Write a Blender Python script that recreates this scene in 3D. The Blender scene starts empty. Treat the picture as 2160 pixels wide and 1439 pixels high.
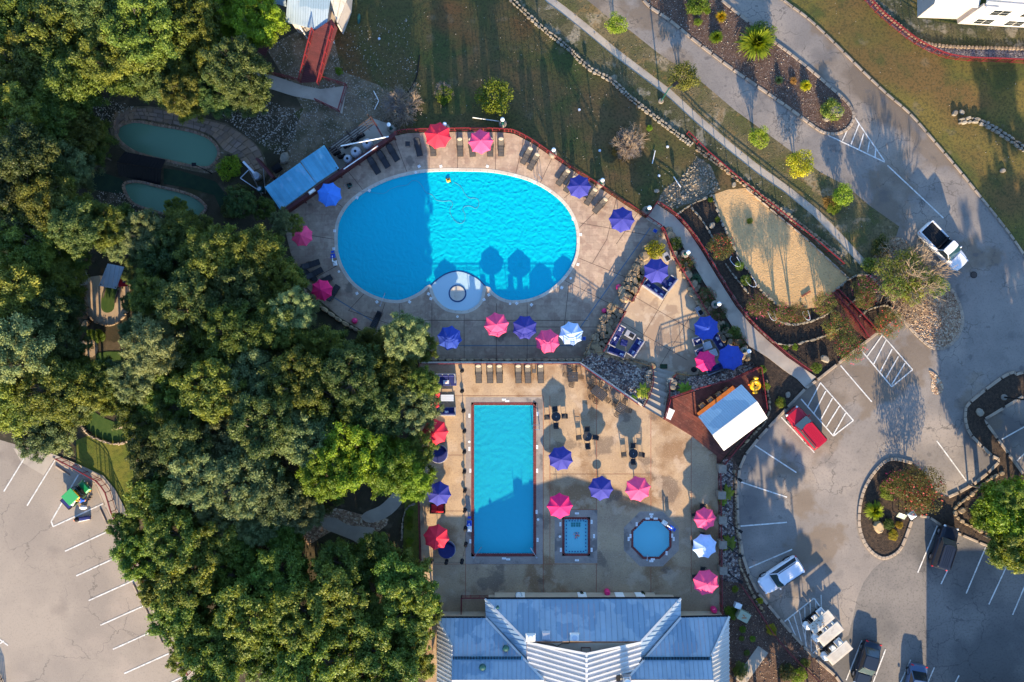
import bpy, math, random, time
import numpy as np
from mathutils import Vector, Matrix
from mathutils.geometry import delaunay_2d_cdt
T0=time.time()
S=bpy.context.scene
COL=S.collection
R=math.radians
H=84.0; K=20.0; CX,CY=1080.0,719.5
# ---------------------------------------------------------------- camera, sky, sun, exposure
cam=bpy.data.cameras.new('camera'); cam.lens=28.0; cam.sensor_width=36.0; cam.clip_end=2000; cam.clip_start=0.5
co=bpy.data.objects.new('camera',cam); co.location=(0,0,H); COL.objects.link(co); S.camera=co
SUN_EL=19.0; SUN_AZ=5.0
w=bpy.data.worlds.new('World'); S.world=w; w.use_nodes=True
nt=w.node_tree; nt.nodes.clear()
sk=nt.nodes.new('ShaderNodeTexSky'); sk.sky_type='NISHITA'; sk.sun_disc=False
sk.sun_elevation=R(SUN_EL); sk.sun_rotation=R(180-SUN_AZ); sk.dust_density=0.3; sk.ozone_density=4.5; sk.air_density=1.0
bg=nt.nodes.new('ShaderNodeBackground'); bg.inputs[1].default_value=0.15
ou=nt.nodes.new('ShaderNodeOutputWorld'); nt.links.new(sk.outputs[0],bg.inputs[0]); nt.links.new(bg.outputs[0],ou.inputs[0])
sl=bpy.data.lights.new('sun','SUN'); sl.energy=5.0; sl.angle=R(0.5); sl.color=(1.0,0.79,0.50)
so=bpy.data.objects.new('sun',sl); so.rotation_euler=(R(90-SUN_EL),0,R(SUN_AZ)); COL.objects.link(so)
S.view_settings.view_transform='Standard'; S.view_settings.look='None'; S.view_settings.exposure=1.65; S.view_settings.gamma=1
S.view_settings.use_curve_mapping=False
S.cycles.max_bounces=6; S.cycles.diffuse_bounces=3; S.cycles.glossy_bounces=3; S.cycles.transmission_bounces=4; S.cycles.transparent_max_bounces=12
S.cycles.caustics_reflective=False; S.cycles.caustics_refractive=False
# ---------------------------------------------------------------- helpers
def P(px,py,z=0.0):
    s=(H-z)/H
    return Vector(((px-CX)/K*s,(CY-py)/K*s,z))
def tup(a): return tuple(a)+(1.0,) if len(a)==3 else tuple(a)
def mat(name,c,c2=None,scale=2.0,rough=0.85,metal=0.0,bump=0.0,bscale=20.0,c3=None,s3=0.25,w3=0.5,spec=0.35,rnd=0.0,coord='pos',extra=None,contrast=0.5,coat=0.0):
    m=bpy.data.materials.new(name); m.use_nodes=True; n=m.node_tree.nodes; L=m.node_tree.links
    b=n['Principled BSDF']; b.inputs['Roughness'].default_value=rough; b.inputs['Metallic'].default_value=metal
    b.inputs['Specular IOR Level'].default_value=spec
    if coat: b.inputs['Coat Weight'].default_value=coat; b.inputs['Coat Roughness'].default_value=0.06
    b.inputs['Base Color'].default_value=tup(c)
    if coord=='pos': pos=n.new('ShaderNodeNewGeometry').outputs['Position']
    else: pos=n.new('ShaderNodeTexCoord').outputs['Object']
    def noise(s,d=4,det=0.6):
        t=n.new('ShaderNodeTexNoise'); t.inputs['Scale'].default_value=s; t.inputs['Detail'].default_value=d; t.inputs['Roughness'].default_value=det
        L.new(pos,t.inputs['Vector']); return t.outputs['Fac']
    def ramp(f,lo,hi):
        r=n.new('ShaderNodeMapRange'); r.inputs['From Min'].default_value=lo; r.inputs['From Max'].default_value=hi; L.new(f,r.inputs['Value']); return r.outputs['Result']
    def mix(f,a,bb,mode='MIX'):
        x=n.new('ShaderNodeMix'); x.data_type='RGBA'; x.blend_type=mode
        if isinstance(f,float): x.inputs[0].default_value=f
        else: L.new(f,x.inputs[0])
        for i,v in ((6,a),(7,bb)):
            if isinstance(v,(tuple,list)): x.inputs[i].default_value=tup(v)
            else: L.new(v,x.inputs[i])
        return x.outputs[2]
    col=None
    if c2 is not None:
        e=0.5*(1-contrast)*0.5
        col=mix(ramp(noise(scale),0.35+e*0.4,0.65-e*0.4),tup(c),tup(c2))
    if c3 is not None:
        col=mix(ramp(noise(s3,5,0.55),w3-0.08,w3+0.08),col if col is not None else tup(c),tup(c3))
    if rnd>0:
        oi=n.new('ShaderNodeObjectInfo'); mr=n.new('ShaderNodeMapRange'); mr.inputs['To Min'].default_value=1-rnd; mr.inputs['To Max'].default_value=1+rnd
        L.new(oi.outputs['Random'],mr.inputs['Value'])
        cm=n.new('ShaderNodeCombineColor')
        for i in range(3): L.new(mr.outputs[0],cm.inputs[i])
        col=mix(1.0,col if col is not None else tup(c),cm.outputs[0],'MULTIPLY')
    env=dict(n=n,L=L,pos=pos,noise=noise,ramp=ramp,mix=mix,b=b)
    if extra: col=extra(env,col if col is not None else tup(c)) 
    if col is not None and not isinstance(col,tuple): L.new(col,b.inputs['Base Color'])
    if bump>0:
        bp=n.new('ShaderNodeBump'); bp.inputs['Strength'].default_value=min(1.0,bump); bp.inputs['Distance'].default_value=0.03*max(1,bump)
        L.new(noise(bscale,5,0.65),bp.inputs['Height']); L.new(bp.outputs[0],b.inputs['Normal'])
    return m
class B:
    """mesh accumulator"""
    def __init__(s): s.v=[]; s.f=[]
    def add(s,vs,fs):
        o=len(s.v); s.v+= [tuple(x) for x in vs]; s.f+=[tuple(i+o for i in f) for f in fs]; return s
    def box(s,c,d,rz=0.0,M=None,taper=1.0,bev=0.0):
        x,y,z=d[0]/2,d[1]/2,d[2]/2; vs=[]
        if bev<=0:
            for sz,t in ((-1,1),(1,taper)):
                for sx,sy in ((-1,-1),(1,-1),(1,1),(-1,1)): vs.append(Vector((sx*x*t,sy*y*t,sz*z)))
            fs=[(0,3,2,1),(4,5,6,7),(0,1,5,4),(1,2,6,5),(2,3,7,6),(3,0,4,7)]
        else:
            e=min(bev,x*.9,y*.9,z*.9); rings=[(-z,x-e,y-e),(-z+e,x,y),(z-e,x*taper,y*taper),(z,(x-e)*taper,(y-e)*taper)]
            for zz,xx,yy in rings:
                for sx,sy in ((-1,-1),(1,-1),(1,1),(-1,1)): vs.append(Vector((sx*xx,sy*yy,zz)))
            fs=[(3,2,1,0),(12,13,14,15)]
            for r in range(3):
                for i in range(4):
                    j=(i+1)%4; fs.append((r*4+i,r*4+j,r*4+4+j,r*4+4+i))
        rot=M if M is not None else Matrix.Rotation(rz,3,'Z')
        c=Vector(c); return s.add([rot@v+c for v in vs],fs)
    def bar(s,a,b,w,h=None):
        a=Vector(a); b=Vector(b); d=b-a; l=d.length
        if l<1e-6: return s
        h=h or w; x=d.normalized(); up=Vector((0,0,1)) if abs(x.z)<.95 else Vector((0,1,0))
        y=up.cross(x).normalized(); z=x.cross(y)
        vs=[]
        for p in (a,b):
            for sy,sz in ((-1,-1),(1,-1),(1,1),(-1,1)): vs.append(p+y*sy*w/2+z*sz*h/2)
        return s.add(vs,[(0,3,2,1),(4,5,6,7),(0,1,5,4),(1,2,6,5),(2,3,7,6),(3,0,4,7)])
    def tube(s,pts,rad,n=6,cap=True):
        pts=[Vector(p) for p in pts]; m=len(pts)
        rads=rad if isinstance(rad,(list,tuple)) else [rad]*m
        vs=[];fs=[]
        for i,p in enumerate(pts):
            d=(pts[min(i+1,m-1)]-pts[max(i-1,0)])
            d=d.normalized() if d.length>1e-9 else Vector((0,0,1))
            up=Vector((0,0,1)) if abs(d.z)<.95 else Vector((0,1,0))
            y=up.cross(d).normalized(); z=d.cross(y)
            for k in range(n):
                a=2*math.pi*k/n; vs.append(p+(y*math.cos(a)+z*math.sin(a))*rads[i])
        for i in range(m-1):
            for k in range(n):
                k2=(k+1)%n; fs.append((i*n+k,i*n+k2,(i+1)*n+k2,(i+1)*n+k))
        if cap: fs.append(tuple(range(n-1,-1,-1))); fs.append(tuple((m-1)*n+k for k in range(n)))
        return s.add(vs,fs)
    def lathe(s,prof,c=(0,0,0),n=16,sx=1,sy=1,closed=True):
        c=Vector(c); vs=[];fs=[];m=len(prof)
        for r,z in prof:
            for k in range(n):
                a=2*math.pi*k/n; vs.append(c+Vector((r*math.cos(a)*sx,r*math.sin(a)*sy,z)))
        for i in range(m-1):
            for k in range(n):
                k2=(k+1)%n; fs.append((i*n+k,i*n+k2,(i+1)*n+k2,(i+1)*n+k))
        if closed: fs.append(tuple(range(n-1,-1,-1))); fs.append(tuple((m-1)*n+k for k in range(n)))
        return s.add(vs,fs)
    def prism(s,poly,z0,z1):
        """poly: world xy list, any winding; z0,z1 float or lists"""
        n=len(poly); a=sum(poly[i][0]*poly[(i+1)%n][1]-poly[(i+1)%n][0]*poly[i][1] for i in range(n))
        if a<0: poly=list(reversed(poly))
        vs=[(p[0],p[1],z0) for p in poly]+[(p[0],p[1],z1) for p in poly]
        return s.add(vs,[tuple(range(n-1,-1,-1)),tuple(range(n,2*n))]+[(i,(i+1)%n,n+(i+1)%n,n+i) for i in range(n)])
    def slab3(s,pts,th):
        """planar 3d polygon extruded by thickness downward along z"""
        n=len(pts); a=sum(pts[i][0]*pts[(i+1)%n][1]-pts[(i+1)%n][0]*pts[i][1] for i in range(n))
        if a<0: pts=list(reversed(pts))
        vs=[(p[0],p[1],p[2]-th) for p in pts]+[tuple(p) for p in pts]
        return s.add(vs,[tuple(range(n-1,-1,-1)),tuple(range(n,2*n))]+[(i,(i+1)%n,n+(i+1)%n,n+i) for i in range(n)])
    def ell(s,c,r,n=10,m=6,M=None):
        c=Vector(c); vs=[];fs=[]
        for i in range(1,m):
            t=math.pi*i/m
            for k in range(n):
                a=2*math.pi*k/n; v=Vector((r[0]*math.sin(t)*math.cos(a),r[1]*math.sin(t)*math.sin(a),-r[2]*math.cos(t)))
                vs.append((M@v if M is not None else v)+c)
        b0=Vector((0,0,-r[2])); b1=Vector((0,0,r[2]))
        vs.append((M@b0 if M is not None else b0)+c); vs.append((M@b1 if M is not None else b1)+c); q=(m-1)*n
        for i in range(m-2):
            for k in range(n):
                k2=(k+1)%n; fs.append((i*n+k,i*n+k2,(i+1)*n+k2,(i+1)*n+k))
        for k in range(n):
            k2=(k+1)%n; fs.append((q,k2,k)); fs.append((q+1,(m-2)*n+k,(m-2)*n+k2))
        return s.add(vs,fs)
def mesh(name,b,m,smooth=False):
    me=bpy.data.meshes.new(name); me.from_pydata(b.v,[],b.f); 
    if m: me.materials.append(m)
    if smooth: me.polygons.foreach_set('use_smooth',[True]*len(me.polygons))
    me.update(); return me
def link(name,data,parent=None,loc=None,rz=0,**kw):
    o=bpy.data.objects.new(name,data); COL.objects.link(o)
    if parent is not None: o.parent=parent
    if loc is not None: o.location=loc
    if rz: o.rotation_euler=(0,0,rz)
    for k,v in kw.items():
        if v is not None: o[k]=v
    return o
def obj(name,b,m,parent=None,smooth=False,world=False,**kw):
    if world and parent is not None and parent.location.length>0:
        l=parent.location; b.v=[(v[0]-l.x,v[1]-l.y,v[2]-l.z) for v in b.v]
    return link(name,mesh(name,b,m,smooth),parent,**kw)
def thing(name,label,cat,loc=(0,0,0),rz=0,group=None):
    return link(name,None,None,loc,rz,label=label,category=cat,group=group)
KIDS={}
def kids(o):
    return list(o.children)
def dup(o,loc=None,rz=None,parent=None,label=None,group=None,scale=None):
    tree=KIDS.get(o.name)
    if tree is None:
        def rec(x): return [(c,rec(c)) for c in x.children]
        tree=KIDS[o.name]=rec(o)
    def mk(src,sub,par):
        c=src.copy(); COL.objects.link(c)
        if par is not None: c.parent=par
        for s2,ss in sub: mk(s2,ss,c)
        return c
    c=mk(o,tree,parent)
    if loc is not None: c.location=loc
    if rz is not None: c.rotation_euler=(0,0,rz)
    if scale is not None: c.scale=scale if isinstance(scale,(tuple,list)) else (scale,)*3
    if label: c['label']=label
    if group: c['group']=group
    return c
class Proto:
    """first use moves the prototype itself, later uses copy it"""
    def __init__(s,root): s.root=root; s.used=False; s.src=None
    def put(s,loc,rz=0,label=None,group=None,scale=None):
        o=dup(s.root,loc,rz,None,label,group,scale)
        return o
    def drop(s):
        def rec(x):
            for c in list(x.children): rec(c)
            bpy.data.objects.remove(x,do_unlink=True)
        KIDS.pop(s.root.name,None); rec(s.root)
PROTOS=[]
def proto(root):
    p=Proto(root); PROTOS.append(p); return p
def ang(a,b): return math.atan2(-(b[1]-a[1]),b[0]-a[0])
def pos(px,py,z,hc=0.0):
    v=P(px,py,z+hc); v.z=z; return v
def dens(path,step,closed=False):
    out=[]; n=len(path)
    for i in range(n if closed else n-1):
        a=path[i]; b=path[(i+1)%n]; l=math.hypot(b[0]-a[0],b[1]-a[1]); k=max(1,int(math.ceil(l/step)))
        for j in range(k): out.append((a[0]+(b[0]-a[0])*j/k,a[1]+(b[1]-a[1])*j/k))
    if not closed: out.append(tuple(path[-1]))
    return out
def smooth(path,closed=False,sub=4):
    """Catmull-Rom"""
    n=len(path); out=[]
    rng=range(n) if closed else range(n-1)
    g=(lambda i: path[i%n]) if closed else (lambda i: path[max(0,min(n-1,i))])
    for i in rng:
        p0,p1,p2,p3=g(i-1),g(i),g(i+1),g(i+2)
        for j in range(sub):
            t=j/sub
            out.append(tuple(0.5*((2*p1[k])+(-p0[k]+p2[k])*t+(2*p0[k]-5*p1[k]+4*p2[k]-p3[k])*t*t+(-p0[k]+3*p1[k]-3*p2[k]+p3[k])*t**3) for k in range(2)))
    if not closed: out.append(tuple(path[-1]))
    return out
def offset(path,d,closed=False):
    n=len(path); out=[]
    for i in range(n):
        if closed: a=path[i-1]; b=path[(i+1)%n]
        else: a=path[max(0,i-1)]; b=path[min(n-1,i+1)]
        dx,dy=b[0]-a[0],b[1]-a[1]; l=math.hypot(dx,dy) or 1
        out.append((path[i][0]-dy/l*d,path[i][1]+dx/l*d))
    return out
def strip(p,q,w):
    dx,dy=q[0]-p[0],q[1]-p[1]; l=math.hypot(dx,dy); nx,ny=-dy/l*w/2,dx/l*w/2
    return [(p[0]+nx,p[1]+ny),(q[0]+nx,q[1]+ny),(q[0]-nx,q[1]-ny),(p[0]-nx,p[1]-ny)]
def pip(px,py,poly):
    px=np.asarray(px,float); py=np.asarray(py,float); r=np.zeros(px.shape,bool); n=len(poly); j=n-1
    for i in range(n):
        xi,yi=poly[i]; xj,yj=poly[j]
        if yi!=yj:
            c=((yi>py)!=(yj>py))&(px<(xj-xi)*(py-yi)/(yj-yi)+xi); r^=c
        j=i
    return r
def clip(poly,n,d):
    """keep n.p<=d"""
    out=[]; m=len(poly)
    for i in range(m):
        a=poly[i]; b=poly[(i+1)%m]; da=a[0]*n[0]+a[1]*n[1]-d; db=b[0]*n[0]+b[1]*n[1]-d
        if da<=0: out.append(a)
        if da*db<0:
            t=da/(da-db); out.append(tuple(a[k]+(b[k]-a[k])*t for k in range(len(a))))
    return out
def strips(poly,direction,width,gap=0.0):
    """cut a polygon of 2d/3d points (first two coords used) in strips running along direction"""
    dx,dy=direction; l=math.hypot(dx,dy); n=(-dy/l,dx/l)
    v=[p[0]*n[0]+p[1]*n[1] for p in poly]; lo,hi=min(v),max(v); k=max(1,round((hi-lo)/width)); wd=(hi-lo)/k; out=[]
    for i in range(k):
        a=lo+i*wd+gap/2; b=lo+(i+1)*wd-gap/2
        q=clip(clip(poly,n,b),(-n[0],-n[1]),-a)
        if len(q)>=3: out.append(q)
    return out
# terrain height (thin plate through levelled points, pixel space)
TP=np.array([(0,1439,0),(0,1000,0),(400,1000,-.2),(500,700,-.7),(0,600,-1.2),(0,0,-4),(300,300,-2.7),(560,60,-3.9),(600,450,-2.6),(560,300,-3),
 (700,230,-3.4),(850,270,-3.0),(1000,265,-2.9),(1180,310,-2.9),(1370,440,-2.6),(1000,0,-7.3),(1200,150,-5.5),(1250,0,-6.0),(1450,250,-3.8),
 (1600,400,-2.6),(1800,600,-1.0),(1850,740,-.2),(1700,830,-.1),(2160,800,-.1),(2000,450,-1.5),(1750,250,-3.0),(1600,0,-4.7),(2160,300,-1.7),
 (2160,0,-3),(1900,0,-3.8),(1600,900,0),(1700,1100,0),(2160,1100,0),(2160,1439,0),(1600,1439,0),(1700,1300,0),(1560,1000,0),(900,1439,0),
 (500,1200,0),(870,1000,0),(870,800,-.2),(700,900,-.2),(640,700,-.4),(1450,560,-1.75),(1540,680,-1.0),(1640,640,-1.2),(1560,790,-.2),
 (-400,1800,0),(2560,1800,0),(-400,-400,-6),(2560,-400,-5),(1080,1800,0),(1080,-400,-11)],float)
def _phi(r2): return np.where(r2>1e-9,0.5*r2*np.log(np.maximum(r2,1e-9)),0.0)
_q=TP[:,:2]/1000.0; _n=len(_q)
_A=np.zeros((_n+3,_n+3)); _A[:_n,:_n]=_phi(((_q[:,None]-_q[None])**2).sum(-1))+np.eye(_n)*2e-4
_A[:_n,_n]=1; _A[:_n,_n+1:]=_q; _A[_n,:_n]=1; _A[_n+1:,:_n]=_q.T
_w=np.linalg.solve(_A,np.concatenate([TP[:,2],[0,0,0]]))
def TZ(px,py):
    px=np.clip(np.asarray(px,float),-500,2660)/1000; py=np.clip(np.asarray(py,float),-500,1950)/1000
    sh=px.shape; q=np.stack([px.ravel(),py.ravel()],-1)
    z=_phi(((q[:,None]-_q[None])**2).sum(-1))@_w[:_n]+_w[_n]+q@_w[_n+1:]
    return z.reshape(sh)
def T(px,py): return float(TZ(np.array([px]),np.array([py]))[0])
# ---------------------------------------------------------------- materials
def cracks(sc=0.35,width=0.012,dark=0.45,mask=0.52):
    def f(e,col):
        n,L=e['n'],e['L']
        v=n.new('ShaderNodeTexVoronoi'); v.feature='DISTANCE_TO_EDGE'; v.inputs['Scale'].default_value=sc
        nz=n.new('ShaderNodeTexNoise'); nz.inputs['Scale'].default_value=1.3; nz.inputs['Detail'].default_value=5; L.new(e['pos'],nz.inputs['Vector'])
        ad=n.new('ShaderNodeVectorMath'); ad.operation='MULTIPLY_ADD'; L.new(nz.outputs['Color'],ad.inputs[0]); ad.inputs[1].default_value=(1.2,1.2,1.2); L.new(e['pos'],ad.inputs[2])
        L.new(ad.outputs[0],v.inputs['Vector'])
        lt=n.new('ShaderNodeMath'); lt.operation='LESS_THAN'; lt.inputs[1].default_value=width; L.new(v.outputs['Distance'],lt.inputs[0])
        mk=n.new('ShaderNodeMath'); mk.operation='MULTIPLY'; L.new(lt.outputs[0],mk.inputs[0]); L.new(e['ramp'](e['noise'](0.12,2),mask,mask+0.04),mk.inputs[1])
        dk=n.new('ShaderNodeMath'); dk.operation='MULTIPLY'; dk.inputs[1].default_value=dark; L.new(mk.outputs[0],dk.inputs[0])
        return e['mix'](dk.outputs[0],col,(0.03,0.03,0.03))
    return f
def stains(cols):
    def f(e,col):
        for (c,s,lo,hi,amt) in cols:
            n,L=e['n'],e['L']; m=n.new('ShaderNodeMath'); m.operation='MULTIPLY'; m.inputs[1].default_value=amt
            L.new(e['ramp'](e['noise'](s,6,0.5),lo,hi),m.inputs[0]); col=e['mix'](m.outputs[0],col,c)
        return col
    return f
def both(*fs):
    def f(e,col):
        for g in fs: col=g(e,col)
        return col
    return f
def pebbles(sc,cols,dark=0.25):
    def f(e,col):
        n,L=e['n'],e['L']; v=n.new('ShaderNodeTexVoronoi'); v.inputs['Scale'].default_value=sc; L.new(e['pos'],v.inputs['Vector'])
        r=n.new('ShaderNodeValToRGB'); r.color_ramp.interpolation='CONSTANT'; els=r.color_ramp.elements
        els[0].color=tup(cols[0]); els[0].position=0
        els[1].color=tup(cols[1]); els[1].position=1.0/len(cols)
        for i,c in enumerate(cols[2:]): el=els.new((i+2)/len(cols)); el.color=tup(c)
        sp=n.new('ShaderNodeSeparateColor'); L.new(v.outputs['Color'],sp.inputs[0]); L.new(sp.outputs[0],r.inputs[0])
        b=n.new('ShaderNodeBump'); b.invert=True; b.inputs['Strength'].default_value=1; b.inputs['Distance'].default_value=0.5/sc; L.new(v.outputs['Distance'],b.inputs['Height']); L.new(b.outputs[0],e['b'].inputs['Normal'])
        return r.outputs[0]
    return f
def stamped(e,col):
    n,L=e['n'],e['L']; t=n.new('ShaderNodeTexBrick'); t.inputs['Scale'].default_value=0.55; t.inputs['Mortar Size'].default_value=0.012
    t.inputs['Color1'].default_value=(1,1,1,1); t.inputs['Color2'].default_value=(0.86,0.85,0.84,1); t.inputs['Mortar'].default_value=(0.72,0.69,0.66,1); t.offset=0.37; t.squash=0.6; t.squash_frequency=3
    t.inputs['Brick Width'].default_value=0.7; t.inputs['Row Height'].default_value=0.42
    L.new(e['pos'],t.inputs['Vector']); return e['mix'](0.75,col,t.outputs[0],'MULTIPLY')
G={}
G['deck_low']=mat('exposed aggregate concrete',(0.42,0.29,0.17),(0.34,0.235,0.145),0.45,0.8,bump=.25,bscale=30,rnd=.05,
   extra=both(stains([((0.20,0.105,0.045),0.16,0.54,0.60,.75),((0.10,0.075,0.06),0.23,0.585,0.62,.6),((0.48,0.36,0.25),0.5,0.57,0.63,.5),((0.15,0.1,0.07),6,0.5,0.75,.45),((0.6,0.45,0.32),9,0.56,0.7,.4)])))
G['deck_apron']=mat('grey pool apron concrete',(0.30,0.25,0.21),(0.24,0.2,0.175),0.8,0.8,bump=.2,bscale=30,extra=stains([((0.09,0.08,0.075),0.4,0.56,0.6,.6),((0.13,0.11,0.1),7,0.5,0.8,.5)]))
G['deck_kidney']=mat('stamped tan concrete',(0.43,0.315,0.225),(0.34,0.24,0.175),0.5,0.8,bump=.2,bscale=14,rnd=.06,
   extra=both(stamped,stains([((0.5,0.36,0.26),1.6,0.53,0.6,.5),((0.22,0.13,0.095),0.9,0.55,0.62,.45),((0.09,0.07,0.06),0.28,0.66,0.69,.6),((0.2,0.15,0.12),5,0.52,0.7,.35)])))
G['patio']=mat('brushed beige concrete',(0.44,0.325,0.21),(0.36,0.26,0.175),0.4,0.8,bump=.15,bscale=25,rnd=.05,extra=stains([((0.25,0.17,0.115),0.35,0.58,0.61,.7),((0.5,0.4,0.3),1.2,0.56,0.64,.4),((0.24,0.18,0.13),5,0.52,0.72,.3)]))
G['joint']=mat('joint filler',(0.09,0.06,0.05),rough=.9)
G['joint_red']=mat('red joint strip',(0.27,0.07,0.04),rough=.9)
G['concrete']=mat('pale walkway concrete',(0.40,0.34,0.27),(0.34,0.29,0.235),0.5,0.85,bump=.15,rnd=.04,extra=stains([((0.2,0.17,0.14),0.6,0.56,0.64,.35)]))
G['asphalt']=mat('weathered asphalt',(0.245,0.21,0.18),(0.19,0.165,0.145),0.18,0.85,bump=.35,bscale=26,
   extra=both(stains([((0.075,0.07,0.07),0.055,0.55,0.63,.65),((0.16,0.115,0.075),0.085,0.56,0.585,.7),((0.085,0.08,0.08),0.35,0.6,0.7,.5),((0.34,0.28,0.225),0.12,0.54,0.62,.55),((0.10,0.09,0.085),0.9,0.64,0.69,.6),((0.12,0.1,0.085),6,0.5,0.75,.5),((0.34,0.29,0.24),14,0.6,0.72,.35)]),cracks()))
G['asphalt_dark']=mat('darker asphalt',(0.19,0.168,0.148),(0.145,0.13,0.118),0.2,0.85,bump=.35,bscale=26,
   extra=both(stains([((0.085,0.08,0.076),0.11,0.50,0.60,.7),((0.06,0.055,0.05),5,0.5,0.7,.5)]),cracks()))  # darker grey tone than the access road asphalt
G['asphalt_left']=mat('pale worn asphalt',(0.30,0.25,0.20),(0.245,0.205,0.168),0.12,0.85,bump=.3,bscale=26,
   extra=both(stains([((0.16,0.13,0.11),0.22,0.60,0.72,.5),((0.37,0.3,0.24),0.13,0.54,0.66,.5),((0.17,0.14,0.115),7,0.52,0.75,.5),((0.42,0.36,0.3),13,0.6,0.72,.35)]),cracks(.22,.008,.35,.5)))
G['lawn']=mat('dry brown turf',(0.072,0.066,0.018),(0.115,0.072,0.028),0.12,0.95,bump=1.6,bscale=9,contrast=.3,
   extra=stains([((0.04,0.062,0.013),0.2,0.50,0.62,.8),((0.15,0.058,0.022),0.10,0.56,0.66,.75),((0.15,0.115,0.07),0.5,0.62,0.70,.45),((0.022,0.022,0.008),4,0.48,0.62,.6),((0.14,0.115,0.045),12,0.58,0.7,.5)]))
G['hill']=mat('hillside grass',(0.16,0.115,0.024),(0.10,0.095,0.018),0.15,0.95,bump=1.6,bscale=9,contrast=.3,
   extra=stains([((0.14,0.072,0.026),0.10,0.52,0.64,.7),((0.05,0.065,0.014),0.3,0.54,0.64,.7),((0.2,0.15,0.085),0.5,0.63,0.70,.5),((0.035,0.035,0.012),4,0.48,0.62,.6),((0.2,0.17,0.06),12,0.58,0.7,.5)]))
G['verge']=mat('straw coloured verge',(0.15,0.115,0.055),(0.10,0.085,0.035),0.4,0.95,bump=1.6,bscale=8,contrast=.3,
   extra=stains([((0.07,0.075,0.018),0.3,0.5,0.60,.8),((0.34,0.26,0.17),0.45,0.55,0.62,.7),((0.2,0.12,0.04),0.9,0.56,0.62,.6),((0.05,0.045,0.02),4,0.5,0.62,.6),((0.28,0.23,0.13),11,0.6,0.7,.6)]))
G['strip']=mat('dry weedy strip',(0.10,0.085,0.04),(0.06,0.062,0.022),0.5,0.95,bump=1.6,bscale=8,contrast=.3,
   extra=stains([((0.3,0.25,0.18),0.6,0.53,0.60,.7),((0.035,0.042,0.012),0.35,0.52,0.62,.6),((0.035,0.03,0.015),4,0.5,0.62,.6),((0.26,0.22,0.16),10,0.62,0.7,.6)]))
G['forest']=mat('leaf litter under the trees',(0.055,0.042,0.024),(0.035,0.03,0.016),0.5,0.95,bump=1.5,bscale=7,extra=stains([((0.13,0.095,0.06),0.7,0.56,0.66,.6),((0.05,0.055,0.015),0.3,0.56,0.66,.5),((0.15,0.11,0.07),9,0.62,0.72,.5)]))
G['grassy']=mat('green lawn grass',(0.10,0.125,0.014),(0.14,0.14,0.02),0.6,0.95,bump=1.5,bscale=10,extra=stains([((0.05,0.065,0.01),3,0.5,0.64,.6),((0.2,0.17,0.04),9,0.58,0.7,.5)]))
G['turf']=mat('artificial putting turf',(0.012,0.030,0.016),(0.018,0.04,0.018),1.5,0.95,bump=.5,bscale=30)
G['turf_lit']=mat('lit tone putting turf',(0.035,0.075,0.012),(0.05,0.09,0.016),1.5,0.95,bump=.5,bscale=30)  # same turf in a lit tone, brightness put into the colour
G['mulch']=mat('dark bark mulch',(0.035,0.023,0.016),(0.055,0.035,0.022),2.5,0.95,bump=1.8,bscale=10,extra=stains([((0.10,0.065,0.04),7,0.56,0.66,.6),((0.015,0.011,0.009),4,0.5,0.6,.6),((0.3,0.26,0.2),16,0.70,0.73,.7)]))
G['mulch_red']=mat('red brown gravel mulch',(0.115,0.066,0.045),(0.08,0.045,0.03),1.5,0.95,bump=1.6,bscale=9,extra=stains([((0.05,0.028,0.02),4,0.48,0.6,.6),((0.42,0.37,0.33),13,0.62,0.66,.8)]))
G['sand']=mat('trodden court sand',(0.62,0.37,0.16),(0.55,0.33,0.14),0.4,0.95,bump=2.2,bscale=6.5,extra=stains([((0.3,0.19,0.09),5.0,0.60,0.66,.75),((0.42,0.26,0.12),0.9,0.52,0.66,.5),((0.53,0.39,0.22),7,0.5,0.7,.4)]))
G['rocky']=mat('stony bare ground',(0.20,0.145,0.09),(0.13,0.095,0.06),0.6,0.95,bump=1.8,bscale=6,extra=stains([((0.06,0.055,0.025),0.5,0.5,0.62,.7),((0.4,0.34,0.26),5,0.6,0.68,.7)]))
G['river']=mat('river pebble bed',(0.2,0.16,0.15),extra=pebbles(7.0,[(0.10,0.075,0.075),(0.30,0.24,0.22),(0.06,0.05,0.06),(0.45,0.38,0.33),(0.2,0.12,0.1),(0.16,0.14,0.16),(0.36,0.26,0.2)]))
G['tangravel']=mat('tan pebble bed',(0.3,0.2,0.13),extra=pebbles(6.5,[(0.30,0.19,0.11),(0.42,0.29,0.18),(0.2,0.115,0.07),(0.52,0.4,0.28),(0.34,0.21,0.14),(0.25,0.16,0.1)]))
G['greygravel']=mat('grey gravel bed',(0.12,0.11,0.12),extra=pebbles(8,[(0.07,0.06,0.075),(0.13,0.12,0.13),(0.05,0.045,0.05),(0.2,0.17,0.17),(0.1,0.1,0.13)]))
G['kerb']=mat('kerb concrete',(0.36,0.28,0.205),(0.28,0.22,0.165),0.7,0.85,bump=.3,rnd=.05,extra=stains([((0.15,0.12,0.095),0.9,0.56,0.62,.55)]))
G['coping']=mat('cream coping stone',(0.56,0.50,0.41),(0.50,0.43,0.35),1.0,0.7,rnd=.07,bump=.1)
G['brick']=mat('dark red coping brick',(0.17,0.035,0.03),(0.12,0.026,0.024),8,0.7,rnd=.12,bump=.2)
G['paint']=mat('worn white road paint',(0.66,0.64,0.60),(0.5,0.47,0.42),2.5,0.7,extra=stains([((0.3,0.26,0.22),5,0.6,0.66,.6)]))
G['lime']=mat('pale limestone',(0.25,0.22,0.175),(0.19,0.16,0.12),1.3,0.9,bump=.8,bscale=7,rnd=.18,extra=stains([((0.16,0.13,0.10),1.9,0.56,0.66,.55)]))
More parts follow.
